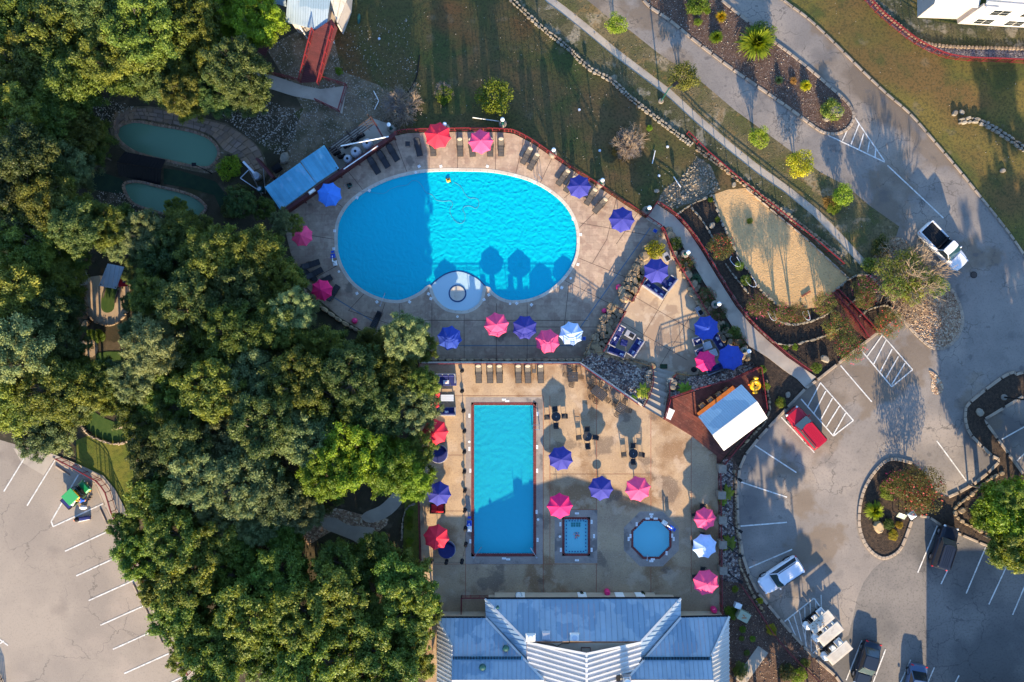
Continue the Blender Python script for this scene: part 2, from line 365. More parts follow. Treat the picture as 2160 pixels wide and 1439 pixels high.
G['lime_brown']=mat('weathered golden limestone',(0.30,0.22,0.135),(0.17,0.125,0.08),1.1,0.9,bump=1.0,bscale=6,rnd=.25,extra=stains([((0.09,0.07,0.05),1.6,0.54,0.62,.6),((0.4,0.27,0.13),0.7,0.57,0.64,.5)]))
G['flag']=mat('sandstone flagstone',(0.27,0.17,0.105),(0.22,0.155,0.12),0.8,0.85,bump=.6,bscale=7,rnd=.22)
G['blockstone']=mat('tan edging block',(0.25,0.185,0.125),(0.19,0.14,0.10),2,0.9,bump=.4,rnd=.12)
G['pebble']=mat('loose pale stones',(0.46,0.41,0.35),(0.3,0.25,0.2),0.9,0.9,rnd=0)
G['wood']=mat('red stained deck board',(0.155,0.042,0.026),(0.105,0.03,0.02),1.2,0.6,bump=.4,bscale=9,rnd=.22,extra=stains([((0.22,0.10,0.07),3.5,0.57,0.66,.35)]))
G['maroon']=mat('maroon painted timber',(0.075,0.015,0.017),(0.058,0.012,0.014),2,0.6,rnd=.08)  # darkened in colour to stand for shade on the boardwalk
G['rail']=mat('red painted steel rail',(0.17,0.018,0.022),rough=.4)
G['darkrail']=mat('maroon painted steel picket',(0.12,0.015,0.018),rough=.45)
G['darkwood']=mat('weathered dark timber',(0.055,0.04,0.034),(0.085,0.065,0.055),2,0.85,bump=.3,rnd=.2)
G['roof_shade_blue']=mat('shade tinted galvalume panel',(0.38,0.47,0.53),(0.34,0.42,0.475),0.35,0.42,metal=.45,spec=.5,bump=.03,bscale=3,rnd=.05,  # sky shade put into the colour; lit slopes use the white panel
   extra=stains([((0.16,0.27,0.37),0.22,0.535,0.55,.55),((0.24,0.35,0.46),1.4,0.55,0.7,.4)]))
G['roof_white']=mat('white ribbed roof panel',(0.60,0.585,0.56),(0.54,0.53,0.50),0.5,0.5,spec=.4,rnd=.03)
G['roof_shed']=mat('corrugated roof sheet',(0.12,0.42,0.58),(0.09,0.34,0.49),0.6,0.4,metal=.3,spec=.5,rnd=.12,extra=stains([((0.3,0.5,0.66),0.8,0.57,0.66,.5)]))
G['siding']=mat('cream horizontal siding',(0.40,0.36,0.33),(0.36,0.32,0.30),1,0.8)
G['stucco']=mat('tan stucco',(0.42,0.34,0.25),(0.38,0.3,0.22),1,0.9,bump=.2)
G['white']=mat('white enamel',(0.78,0.77,0.74),rough=.4)
G['offwhite']=mat('off white plastic',(0.55,0.5,0.42),(0.48,0.42,0.34),1.2,0.5,extra=stains([((0.25,0.2,0.15),1.5,0.6,0.7,.5)]))
G['glass']=mat('dark window glass',(0.015,0.022,0.03),rough=.08,spec=.8,coat=1)
G['screen']=mat('windscreen glass',(0.012,0.04,0.05),rough=.12,spec=.5,coat=.25)
G['black']=mat('black plastic',(0.009,0.009,0.011),rough=.7,spec=.2)
G['rubber']=mat('tyre rubber',(0.018,0.018,0.019),rough=.8)
G['chrome']=mat('brushed metal',(0.6,0.6,0.62),rough=.25,metal=1)
G['steel']=mat('galvanised steel',(0.4,0.42,0.45),rough=.35,metal=.8)
G['navy']=mat('navy cushion fabric',(0.018,0.026,0.13),(0.014,0.02,0.105),3,0.9,bump=.2)
G['whitecush']=mat('white patterned cushion',(0.6,0.62,0.66),(0.05,0.09,0.25),5,0.9,coord='obj')
G['redcush']=mat('red cushion fabric',(0.62,0.02,0.03),(0.5,0.015,0.025),3,0.9)
G['wicker']=mat('grey resin wicker',(0.30,0.30,0.33),(0.22,0.22,0.25),6,0.8,bump=.3)
G['brown_wicker']=mat('brown wicker',(0.12,0.07,0.03),(0.2,0.12,0.05),9,0.8,bump=.4,bscale=30)
G['table']=mat('grey slate tabletop',(0.028,0.03,0.036),(0.04,0.043,0.05),4,0.8,spec=.15)
G['bronze']=mat('dark bronze metal frame',(0.05,0.04,0.033),rough=.45,metal=.5)
G['mesh']=mat('woven sling mesh',(0.105,0.09,0.078),(0.08,0.07,0.06),14,0.8,coord='obj')
G['meshdark']=mat('charcoal sling mesh',(0.035,0.036,0.042),(0.026,0.028,0.034),14,0.8,coord='obj')
G['headrest']=mat('beige headrest pad',(0.32,0.28,0.22),rough=.8)
G['green_pole']=mat('dark green lamp post paint',(0.01,0.07,0.065),rough=.4)
G['globe']=mat('frosted white lamp globe',(0.75,0.78,0.8),rough=.15,spec=.6,coat=.5)
G['urn']=mat('cast stone pedestal',(0.22,0.19,0.155),(0.17,0.15,0.125),3,0.9)
G['lift_blue']=mat('blue pool lift plastic',(0.01,0.07,0.45),rough=.4)
G['pinkpot']=mat('glossy pink plastic',(0.75,0.02,0.16),rough=.3,coat=.4)
G['yellow']=mat('yellow inflatable vinyl',(0.9,0.45,0.01),rough=.25,coat=.5)
G['tank']=mat('pale filter tank plastic',(0.5,0.54,0.6),rough=.5)
G['orange']=mat('orange plastic',(0.8,0.15,0.02),rough=.5)
G['bartop']=mat('varnished orange timber',(0.36,0.12,0.03),(0.3,0.09,0.022),3,0.35,bump=.1)
def fab(name,c): return mat(name,c,tuple(x*.9 for x in c),2.5,0.85,coord='obj',bump=.1,bscale=6)
FAB={'navy':fab('navy umbrella canvas',(0.035,0.038,0.25)),'pink':fab('pink umbrella canvas',(0.86,0.075,0.20)),'magenta':fab('magenta umbrella canvas',(0.80,0.018,0.15)),
 'red':fab('red umbrella canvas',(0.80,0.025,0.055)),'blue':fab('mid blue umbrella canvas',(0.05,0.20,0.66)),'royal':fab('royal blue umbrella canvas',(0.02,0.055,0.34)),'white':fab('shade tinted white canvas',(0.42,0.55,0.80))}  # the white canvas carries the blue of shade in its colour
def water(name,tint,body,bodyamt,ripple=0.6,rs=2.6):
    m=bpy.data.materials.new(name); m.use_nodes=True; n=m.node_tree.nodes; L=m.node_tree.links; n.clear()
    out=n.new('ShaderNodeOutputMaterial'); geo=n.new('ShaderNodeNewGeometry')
    w1=n.new('ShaderNodeTexNoise'); w1.inputs['Scale'].default_value=rs*.35; L.new(geo.outputs['Position'],w1.inputs['Vector'])
    ad=n.new('ShaderNodeVectorMath'); ad.operation='MULTIPLY_ADD'; L.new(w1.outputs['Color'],ad.inputs[0]); ad.inputs[1].default_value=(1.1,1.1,1.1); L.new(geo.outputs['Position'],ad.inputs[2])
    v=n.new('ShaderNodeTexVoronoi'); v.feature='SMOOTH_F1'; v.inputs['Scale'].default_value=rs; v.inputs['Smoothness'].default_value=.55; L.new(ad.outputs[0],v.inputs['Vector'])
    w2=n.new('ShaderNodeTexNoise'); w2.inputs['Scale'].default_value=rs*1.6; w2.inputs['Detail'].default_value=3; L.new(ad.outputs[0],w2.inputs['Vector'])
    sm=n.new('ShaderNodeMath'); sm.operation='MULTIPLY_ADD'; sm.inputs[1].default_value=.5; L.new(w2.outputs[0],sm.inputs[0]); L.new(v.outputs['Distance'],sm.inputs[2])
    bp=n.new('ShaderNodeBump'); bp.inputs['Strength'].default_value=1.0; bp.inputs['Distance'].default_value=.1*ripple; L.new(sm.outputs[0],bp.inputs['Height'])
    bp2=n.new('ShaderNodeBump'); bp2.inputs['Strength'].default_value=.5; bp2.inputs['Distance'].default_value=.01; L.new(sm.outputs[0],bp2.inputs['Height'])
    tr=n.new('ShaderNodeBsdfTransparent'); tr.inputs[0].default_value=tup(tint)
    df=n.new('ShaderNodeBsdfDiffuse'); df.inputs[0].default_value=tup(body); L.new(bp.outputs[0],df.inputs['Normal'])
    gl=n.new('ShaderNodeBsdfGlossy'); gl.inputs['Roughness'].default_value=.08; L.new(bp2.outputs[0],gl.inputs['Normal'])
    m1=n.new('ShaderNodeMixShader'); m1.inputs[0].default_value=bodyamt; L.new(tr.outputs[0],m1.inputs[1]); L.new(df.outputs[0],m1.inputs[2])
    fr=n.new('ShaderNodeFresnel'); fr.inputs[0].default_value=1.33; L.new(bp2.outputs[0],fr.inputs['Normal'])
    m2=n.new('ShaderNodeMixShader'); L.new(fr.outputs[0],m2.inputs[0]); L.new(m1.outputs[0],m2.inputs[1]); L.new(gl.outputs[0],m2.inputs[2])
    L.new(m2.outputs[0],out.inputs[0]); return m
G['water']=water('clear blue pool water',(0.24,0.95,1.0),(0.002,0.64,0.80),.55,.7,2.3)
G['water_rect']=water('clear turquoise pool water',(0.40,0.92,1.0),(0.02,0.60,0.74),.42,.35,1.7)
G['water_wade']=water('shallow clear water',(0.92,0.98,1.0),(0.62,0.84,0.92),.6,.1,3)
G['water_spa']=water('spa water',(0.70,0.96,1.0),(0.22,0.70,0.80),.5,.1,3)
G['water_pond']=water('murky green pond water',(0.55,0.8,0.65),(0.20,0.36,0.23),.65,.1,3)
G['plaster']=mat('white pool plaster',(0.62,0.76,0.84),rough=.8)
G['plaster_blue']=mat('blue pool plaster',(0.42,0.74,0.90),rough=.8)
G['pondfloor']=mat('silted pond floor',(0.30,0.36,0.22),(0.2,0.27,0.17),0.35,0.9,extra=stains([((0.05,0.1,0.08),0.3,0.5,0.62,.7)]))
G['blueline']=mat('dark blue step tile',(0.005,0.05,0.16),rough=.4)
G['bluedrain']=mat('blue grey channel drain',(0.10,0.16,0.22),rough=.6)
# ---------------------------------------------------------------- ground regions (pixel outlines)
DK,PT,LO=-2.5,-1.5,0.0
kid=[(705,500),(708,470),(722,440),(745,415),(780,392),(825,372),(880,359),(930,355),(985,355),(1035,357),(1085,366),(1130,381),(1170,405),(1198,432),(1217,466),(1223,500),(1220,540),(1205,573),(1180,602),(1150,624),(1115,637),(1080,640),(1055,634),(1035,620),(1026,606)]
kidL=[(905,606),(893,618),(868,632),(838,640),(800,634),(765,618),(737,595),(716,562),(706,530)]
kid_s=smooth(kid,False,3); kidL_s=smooth(kidL,False,3)
wade=smooth([(905,606),(909,622),(920,640),(938,655),(960,661),(985,661),(1005,652),(1019,636),(1026,606)],False,3)
pool_out=kid_s+list(reversed(wade))[1:-1]+kidL_s          # outer edge incl. coping
deck_k=[(590,448),(835,287),(860,281),(930,279),(1020,278),(1065,280),(1085,283),(1122,302),(1170,335),(1220,368),(1290,413),(1362,461),(1393,481),(1398,490),(1385,500),(1345,545),(1303,622),(1288,647),(1262,690),(1235,745),(1230,757),(895,757),(850,740),(780,706),(720,672),(672,632),(632,590),(612,530),(600,480)]
deck_l=[(884,764),(1222,764),(1357,857),(1398,883),(1459,920),(1512,962),(1515,985),(1518,1270),(1520,1330),(1520,1480),(900,1480),(890,1300),(884,1000)]
patio=[(1400,490),(1418,540),(1447,590),(1480,647),(1517,702),(1531,729),(1570,751),(1560,770),(1525,778),(1496,786),(1457,792),(1427,787),(1372,772),(1357,767),(1307,753),(1270,742),(1318,658),(1332,635),(1360,582),(1380,520),(1396,492)]
stair_small=[(1332,635),(1318,658),(1288,647),(1303,622)]
stL=smooth([(1373,772),(1376,800),(1369,830),(1355,857)],False,4); stR=smooth([(1427,787),(1411,803),(1409,830),(1404,856),(1398,883)],False,4)
stair_big=stL+list(reversed(stR))
bar=[(1418,842),(1543,800),(1599,776),(1611,862),(1580,905),(1530,962),(1512,985),(1512,962),(1459,920),(1400,884)]
walkL=[(1383,429),(1362,461),(1393,481),(1400,476),(1432,506),(1457,547),(1485,595),(1518,645),(1543,686),(1582,731),(1618,753),(1654,781),(1682,800),(1700,819)]
walkR=[(1423,456),(1451,486),(1479,528),(1512,583),(1551,645),(1582,683),(1618,717),(1660,753),(1721,795)]
walk=walkL+list(reversed(walkR))
sand=[(1504,411),(1535,400),(1573,397),(1620,440),(1700,505),(1790,587),(1754,619),(1725,648),(1698,652),(1643,645),(1612,620),(1585,581),(1560,545),(1535,494),(1515,450)]
garden=[(1423,456),(1450,436),(1480,420),(1504,411),(1515,450),(1535,494),(1560,545),(1585,581),(1612,620),(1643,645),(1698,652),(1725,648),(1754,617),(1790,588),(1835,576),(1870,620),(1895,668),(1857,697),(1722,803),(1660,753),(1618,717),(1582,683),(1551,645),(1512,583),(1479,528),(1451,486)]
bed_left=[(1400,478),(1432,506),(1457,547),(1485,595),(1518,645),(1543,686),(1582,731),(1618,753),(1654,781),(1682,800),(1700,819),(1620,903),(1600,925),(1573,959),(1560,989),(1540,962),(1580,905),(1611,862),(1599,776),(1570,751),(1531,729),(1517,702),(1480,647),(1447,590),(1418,540)]
asphalt=[(1238,-420),(1238,0),(1290,42),(1327,63),(1390,113),(1480,173),(1547,230),(1620,283),(1670,320),(1730,363),(1787,393),(1833,433),(1897,478),(1870,560),(1895,668),(1857,697),(1722,803),(1700,819),(1620,903),(1600,925),(1573,959),(1560,989),(1555,1042),(1557,1106),(1567,1172),(1580,1212),(1600,1252),(1620,1276),(1670,1336),(1720,1389),(1763,1426),(1800,1480),(1800,1830),(2560,1830),(2560,900),(2300,750),(2160,537),(2120,480),(2070,417),(2030,367),(1973,300),(1920,240),(1870,197),(1820,150),(1760,90),(1703,37),(1653,0),(1560,-80),(1400,-420)]
hill=[(1400,-420),(1560,-80),(1653,0),(1703,37),(1760,90),(1820,150),(1870,197),(1920,240),(1973,300),(2030,367),(2070,417),(2120,480),(2160,537),(2300,750),(2560,900),(2560,-420)]
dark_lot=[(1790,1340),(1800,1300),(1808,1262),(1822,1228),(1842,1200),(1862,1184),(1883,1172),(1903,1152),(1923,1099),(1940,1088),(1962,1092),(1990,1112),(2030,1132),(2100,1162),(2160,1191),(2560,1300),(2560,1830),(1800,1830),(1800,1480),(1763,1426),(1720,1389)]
median=smooth([(1357,-60),(1357,0),(1413,43),(1480,97),(1547,147),(1620,197),(1670,232),(1720,269),(1743,281),(1770,281),(1793,266),(1801,242),(1787,215),(1753,185),(1717,153),(1670,115),(1640,93),(1580,47),(1522,0),(1450,-60)],True,3)
gisle=smooth([(1835,555),(1865,615),(1900,668),(1930,702),(1957,727),(1975,735),(1997,732),(2017,714),(2028,692),(2030,665),(2018,627),(1998,600),(1970,565),(1930,528),(1890,500)],True,3)
bedAB=[(2560,600),(2300,690),(2160,785),(2140,785),(2113,797),(2047,848),(2037,868),(2038,893),(2050,920),(2093,962),(2107,975),(2053,1022),(2000,1049),(1975,1040),(1950,1000),(1925,977),(1893,969),(1870,972),(1848,992),(1829,1020),(1817,1052),(1812,1099),(1820,1136),(1837,1162),(1860,1177),(1883,1172),(1903,1152),(1923,1099),(1940,1088),(1962,1092),(1987,1109),(2030,1129),(2100,1159),(2160,1188),(2560,1310),(2560,1250),(2300,1130),(2160,1002),(2127,957),(2083,895),(2077,884),(2160,835),(2300,750),(2560,700)]
rockL=[(1543,962),(1560,989),(1555,1042),(1557,1106),(1567,1172),(1580,1212),(1600,1252),(1620,1276),(1670,1336),(1720,1389),(1763,1426),(1800,1480),(1520,1480),(1520,1330),(1518,1270),(1515,985),(1530,965)]
rock_strip=[(1530,965),(1545,975),(1545,1100),(1562,1185),(1560,1230),(1520,1222),(1516,985)]
river1=[(1228,758),(1250,745),(1270,744),(1307,755),(1357,769),(1373,774),(1376,800),(1369,830),(1356,856),(1224,764)]
river2=[(1427,789),(1457,794),(1496,788),(1525,780),(1565,768),(1575,755),(1596,772),(1543,800),(1418,840),(1409,830),(1411,803)]
rk1=[(1398,490),(1385,500),(1345,545),(1303,622),(1332,635),(1360,582),(1380,520),(1396,492)]
rk2=[(1288,647),(1318,658),(1270,742),(1250,745),(1232,757),(1262,690)]
lotL=[(-420,400),(0,928),(50,943),(110,965),(134,982),(201,1021),(243,1117),(320,1292),(350,1346),(393,1432),(440,1550),(560,1830),(-420,1830)]
sideL=[(50,943),(112,958),(161,978),(218,1004),(242,1032),(262,1070),(280,1125),(335,1250),(365,1310),(410,1410),(470,1550),(590,1830),(560,1830),(440,1550),(393,1432),(350,1346),(320,1292),(243,1117),(201,1021),(134,982),(110,965)]
grassL=[(161,978),(160,930),(230,900),(320,925),(340,1000),(290,1100),(300,1150),(262,1070),(242,1032),(218,1004)]
lawn=[(700,-420),(1238,-420),(1238,0),(1290,42),(1620,283),(1897,478),(1870,560),(1835,576),(1790,587),(1700,505),(1573,397),(1423,456),(1383,429),(1362,461),(1290,413),(1220,368),(1122,302),(1065,280),(835,287),(700,320),(620,240),(700,180),(705,60)]
stripR=[(1060,-60),(1100,10),(1160,65),(1240,140),(1330,205),(1420,275),(1500,330),(1580,397),(1700,490),(1790,575),(1870,620),(1900,668),(1897,478),(1833,433),(1787,393),(1730,363),(1670,320),(1620,283),(1547,230),(1480,173),(1390,113),(1327,63),(1290,42),(1238,0),(1238,-60)]
verge=[(1200,-60),(1160,0),(1210,35),(1300,110),(1420,195),(1540,310),(1640,390),(1740,470),(1830,570),(1880,640),(1897,560),(1897,478),(1833,433),(1787,393),(1730,363),(1670,320),(1620,283),(1547,230),(1480,173),(1390,113),(1327,63),(1290,42),(1238,0),(1238,-60)]
ditch_c=[(1120,-40),(1160,0),(1190,22),(1240,62),(1290,104),(1350,150),(1410,195),(1470,250),(1540,310),(1600,358),(1660,400),(1720,448),(1780,510),(1830,565),(1862,612),(1895,660)]
ditch=offset(ditch_c,8)+list(reversed(offset(ditch_c,-8)))
rockN=[(560,100),(640,230),(600,330),(560,390),(600,400),(700,320),(835,287),(860,240),(800,180),(720,150),(700,60),(640,60)]
rockE=[(1470,330),(1500,350),(1520,400),(1470,425),(1420,440),(1385,428),(1400,400),(1440,370)]
bedTR=[(1840,-60),(1840,0),(1880,35),(1925,75),(1975,93),(2080,100),(2300,104),(2300,60),(2160,60),(2020,52),(1935,38),(1890,-60)]
gravTR=[(1815,-60),(1822,0),(1860,35),(1910,80),(1960,110),(2020,122),(2160,126),(2300,126),(2300,104),(2080,102),(1975,95),(1925,77),(1880,37),(1840,0),(1840,-60)]
rect_in=(1000,855,1125,1168); rect_o=(994,849,1131,1174)
apron=[(982,838),(1145,838),(1145,1190),(982,1190)]
def rc(x0,y0,x1,y1): return [(x0,y0),(x1,y0),(x1,y1),(x0,y1)]
spa_o=rc(1186,1091,1245,1173); spa_in=rc(1191,1096,1240,1168)
def octa(cx,cy,r,q=0.414): return [(cx-r*q,cy-r),(cx+r*q,cy-r),(cx+r,cy-r*q),(cx+r,cy+r*q),(cx+r*q,cy+r),(cx-r*q,cy+r),(cx-r,cy+r*q),(cx-r,cy-r*q)]
tub_o=octa(1374,1137,42.5); tub_in=octa(1374,1137,38); apr_spa=rc(1170,1076,1260,1188); apr_tub=octa(1374,1137,58)
pond1=smooth([(250,267),(283,256),(333,264),(400,276),(443,293),(462,320),(450,347),(427,354),(360,341),(293,324),(258,303),(245,283)],True,3)
pond2=smooth([(262,388),(290,383),(333,393),(400,410),(432,432),(430,447),(400,466),(333,448),(283,431),(266,409)],True,3)
flagR=smooth([(232,262),(247,236),(285,225),(335,227),(400,243),(467,258),(505,278),(545,310),(562,345),(558,378),(530,360),(505,335),(480,325),(475,340),(455,362),(430,365),(360,350),(290,333),(243,300)],True,3)
turf1=[(345,355),(380,360),(455,383),(480,415),(465,440),(452,412),(400,397),(345,388)]
turf2=smooth([(158,392),(178,372),(200,362),(235,370),(262,384),(258,408),(215,402)],True,2)
mg=smooth([(184,585),(181,640),(190,668),(215,685),(245,682),(266,660),(272,620),(270,590)],True,3)
mgreen=smooth([(220,610),(213,640),(216,655),(227,660),(240,652),(243,625),(247,605)],True,3)
pathA=offset([(840,1045),(815,1065),(785,1090),(760,1100),(775,1085),(800,1062)],0)
pathN=[(540,150),(578,160),(637,180),(676,188),(732,181),(722,240),(668,212),(620,203),(540,178),(470,165),(475,140)]
path1=smooth([(855,1032),(845,1065),(815,1092),(780,1103),(762,1092),(772,1080),(800,1068),(822,1048),(838,1030)],True,3)
path2=smooth([(675,1098),(705,1092),(735,1108),(775,1112),(790,1118),(765,1150),(745,1140),(715,1128),(685,1115)],True,3)
gravM=smooth([(700,1070),(760,1085),(820,1095),(800,1120),(760,1130),(700,1120),(650,1150),(630,1110),(665,1085)],True,2)
grassM=[(855,1035),(883,1030),(883,1190),(850,1180),(852,1100)]
circ=lambda cx,cy,r,n=16:[(cx+r*math.cos(2*math.pi*i/n),cy+r*math.sin(2*math.pi*i/n)) for i in range(n)]
REG=[]  # name, outline, material, z(None=terrain), kind of handling
def reg(name,poly,m,z=None,dz=0.0,**kw): REG.append(dict(name=name,poly=poly,m=m,z=z,dz=dz,**kw))
reg('forest_floor',[(-420,-420),(2560,-420),(2560,1830),(-420,1830)],'forest')
reg('hillside_lawn',hill,'hill'); reg('dry_lawn',lawn,'lawn'); reg('weedy_strip',stripR,'strip'); reg('grass_verge',verge,'verge')
reg('stony_slope',rockN,'rocky'); reg('stony_gully',rockE,'rocky'); reg('bare_bed',bedTR,'strip'); reg('gravel_border',gravTR,'greygravel')
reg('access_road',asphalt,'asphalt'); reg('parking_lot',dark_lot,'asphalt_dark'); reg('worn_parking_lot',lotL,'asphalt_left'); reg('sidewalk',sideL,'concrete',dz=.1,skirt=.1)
reg('concrete_apron',[(28,945),(118,962),(92,1003),(45,975)],'concrete',dz=.01)
reg('green_lawn',grassL,'grassy'); reg('drainage_channel',ditch,'concrete',dz=-.05)
reg('garden_bed',garden,'mulch'); reg('planting_bed',bed_left,'mulch'); reg('fence_bed',rockL,'mulch_red'); reg('river_rock_strip',rock_strip,'river')
reg('median_bed',median,'mulch_red',dz=.1); reg('pebble_island',gisle,'tangravel',dz=.12); reg('parking_bed',bedAB,'mulch',dz=.06)
reg('sand_court',sand,'sand'); reg('ramp_walkway',walk,'concrete',dz=.08,skirt=.25)
reg('pebble_slope',river1,'river',z='river1'); reg('pebble_slope',river2,'river',z='river2'); reg('rockery_bed',rk1,'mulch',z=-1.9); reg('rockery_bed',rk2,'mulch',z=-1.9)
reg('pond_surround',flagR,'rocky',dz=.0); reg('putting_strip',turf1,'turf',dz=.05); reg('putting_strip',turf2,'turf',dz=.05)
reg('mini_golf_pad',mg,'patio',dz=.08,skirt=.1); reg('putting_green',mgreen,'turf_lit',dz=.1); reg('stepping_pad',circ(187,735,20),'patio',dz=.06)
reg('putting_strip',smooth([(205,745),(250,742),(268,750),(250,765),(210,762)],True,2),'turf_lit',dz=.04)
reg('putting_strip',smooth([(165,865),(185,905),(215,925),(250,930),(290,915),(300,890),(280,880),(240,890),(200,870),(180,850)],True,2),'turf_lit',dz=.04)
reg('garden_path',pathN,'concrete',dz=.06,skirt=.1); reg('gravel_patch',gravM,'tangravel'); reg('garden_path',path1,'concrete',dz=.06,skirt=.1); reg('garden_path',path2,'concrete',dz=.06,skirt=.1)
reg('grass_strip',grassM,'grassy'); reg('garden_path',strip((540,1120),(470,1050),26),'concrete',dz=.05); reg('garden_path',strip((320,560),(345,620),22),'concrete',dz=.05)
reg('garden_path',smooth([(128,560),(180,570),(184,600),(150,600)],True,2),'concrete',dz=.05); reg('garden_path',strip((480,1330),(520,1260),26),'concrete',dz=.05); reg('garden_path',strip((1560,1439),(1610,1370),26),'concrete',dz=.05)
reg('equipment_pad',[(600,448),(835,287),(822,262),(782,248),(692,313),(558,395)],'concrete',z=-2.6)
reg('upper_pool_deck',deck_k,'deck_kidney',z=DK,split=1,skirt=1.2); reg('patio',patio,'patio',z=PT,split=1,skirt=1.4)
reg('lower_pool_deck',deck_l,'deck_low',z=LO,split=1,skirt=3.0); reg('pool_apron',apron,'deck_apron',z=LO,split=1)
reg('pool_apron',apr_spa,'deck_apron',z=LO,split=1); reg('pool_apron',apr_tub,'deck_apron',z=LO,split=1)
reg('bar_deck_ground',bar,'mulch',z=-.12); reg('hole',stair_big,None); reg('hole',stair_small,None)
reg('hole',pool_out,None); reg('hole',rc(*rect_o),None); reg('hole',spa_o,None); reg('hole',tub_o,None); reg('hole',pond1,None); reg('hole',pond2,None)
def jn(p,q,w=1.1,m='joint',on=('upper_pool_deck',)): REG.append(dict(name='joint',poly=strip(p,q,w),m=m,z=None,dz=0,on=on))
U=('upper_pool_deck',)
for x,y0,y1 in ((842,641,757),(911,640,757),(979,663,757),(1047,640,757),(1112,640,757)): jn((x,y0),(x,y1),on=U)
jn((842,676),(1240,676),on=U); jn((1112,690),(1262,690),on=U)
for p,q in (((830,288),(858,362)),((725,350),(765,400)),((665,400),(722,436)),((612,490),(706,505)),((640,600),(712,560)),((735,655),(768,620)),((790,705),(812,640)),((735,655),(842,690)),((905,280),(905,357)),((965,279),(965,355)),((1045,279),(1045,358)),((1105,295),(1088,366)),((1165,332),(1140,385)),((1235,378),(1190,418)),((1290,413),(1222,480)),((1222,470),(1372,497)),((1222,545),(1325,587)),((1192,592),(1285,640)),((1200,600),(1190,690)),((1300,420),(1280,505)),((1280,505),(1250,555)),((1345,450),(1300,515))): jn(p,q,on=U)
jn((1372,480),(1216,702),2.2,'bluedrain',U); jn((900,729),(1212,729),2.0,'bluedrain',U); jn((700,625),(790,680),2.2,'bluedrain',U)
A=('patio',)
for p,q in (((1490,612),(1390,775)),((1412,612),(1335,745)),((1332,622),(1520,732)),((1303,674),(1450,760))): jn(p,q,1.0,on=A)
LD=('lower_pool_deck',)
for p,q in (((1258,770),(1258,1262)),((1373,880),(1373,1079)),((1373,1195),(1373,1262)),((1146,1190),(1146,1262)),((1160,1000),(1373,1000)),((960,835),(1145,835)),((884,1190),(1262,1190)),((982,1040),(982,1262)),((900,1078),(982,1078)),((1146,836),(1146,1190)),((1160,1075),(1260,1075)),((885,960),(980,960)),((884,835),(960,835)),((1160,835),(1160,1190)),((1458,920),(1458,1250))): jn(p,q,1.0,'joint_red',LD)
# partition
t1=time.time()
vv=[];ee=[]
for i,r in enumerate(REG):
    pl=dens(r['poly'],14 if i else 40,True); o=len(vv); n=len(pl)
    vv+=[Vector(p) for p in pl]; ee+=[(o+k,o+(k+1)%n) for k in range(n)]
gx=[x for x in range(-404,2560,16)]; gy=[y for y in range(-404,1830,16)]
for x in gx:
    for y in gy:
        if -100<x<2260 and -100<y<1540 or (x//16%3==0 and y//16%3==0): vv.append(Vector((x+.37,y+.19)))
rv,re_,rf,_,_,_=delaunay_2d_cdt(vv,ee,[],0,1e-3,False)
RV=np.array([(v.x,v.y) for v in rv]); RF=np.array([list(f) for f in rf if len(f)==3],int)
cen=RV[RF].mean(1); own=np.full(len(RF),0)
for i,r in enumerate(REG):
    m=pip(cen[:,0],cen[:,1],r['poly'])
    if 'on' in r:
        ids=[j for j,q in enumerate(REG) if q['name'] in r['on']]; m&=np.isin(own,ids); own[m]=i; r['base']=None
    else: own[m]=i
TZV=TZ(RV[:,0],RV[:,1])
def lin(px,py,z0,z1,a,b):
    t=((px-a[0])*(b[0]-a[0])+(py-a[1])*(b[1]-a[1]))/((b[0]-a[0])**2+(b[1]-a[1])**2); return z0+(z1-z0)*np.clip(t,0,1)
def regz(r,px,py,tz):
    z=r['z']
    if z is None: return tz+r['dz']
    if z=='river1': return lin(px,py,PT,-.15,(1310,757),(1295,812))
    if z=='river2': return lin(px,py,PT,-.2,(1470,792),(1480,822))
    return np.full(np.shape(px),float(z))
def surf(px,py):
    """height of whatever region lies at a pixel"""
    z=None
    for r in REG:
        if 'on' in r or r['m'] is None: continue
        if bool(pip(np.array([px]),np.array([py]),r['poly'])[0]): z=float(regz(r,np.array([px]),np.array([py]),TZ(np.array([px]),np.array([py])))[0])
    return z
def to3(px,py,z):
    s=(H-z)/H; return np.stack([(px-CX)/K*s,(CY-py)/K*s,z],-1)
rng=random.Random(7)
STRUCT={}
def emit(name,tris,zf,m,skirt=0.0,parent=None,kind='structure',**kw):
    used,inv=np.unique(tris,return_inverse=True); inv=inv.reshape(tris.shape)
    p=RV[used]; z=zf(p[:,0],p[:,1],TZV[used]); v=to3(p[:,0],p[:,1],z)
    a,b,c=v[inv[:,0]],v[inv[:,1]],v[inv[:,2]]
    nz=(b[:,0]-a[:,0])*(c[:,1]-a[:,1])-(b[:,1]-a[:,1])*(c[:,0]-a[:,0]); inv=np.where((nz<0)[:,None],inv[:,::-1],inv)
    bb=B(); bb.v=[tuple(x) for x in v.tolist()]; bb.f=[tuple(x) for x in inv.tolist()]
    if skirt:
        cnt={}
        for f in bb.f:
            for i in range(3):
                e=(f[i],f[(i+1)%3]); k=(min(e),max(e)); cnt[k]=None if k in cnt else e
        for e in cnt.values():
            if e is None: continue
            i,j=e; o=len(bb.v); bb.v+=[(bb.v[i][0],bb.v[i][1],bb.v[i][2]-skirt),(bb.v[j][0],bb.v[j][1],bb.v[j][2]-skirt)]
            bb.f.append((j,i,o,o+1))
    return obj(name,bb,G[m],parent,kind=kind,**kw)
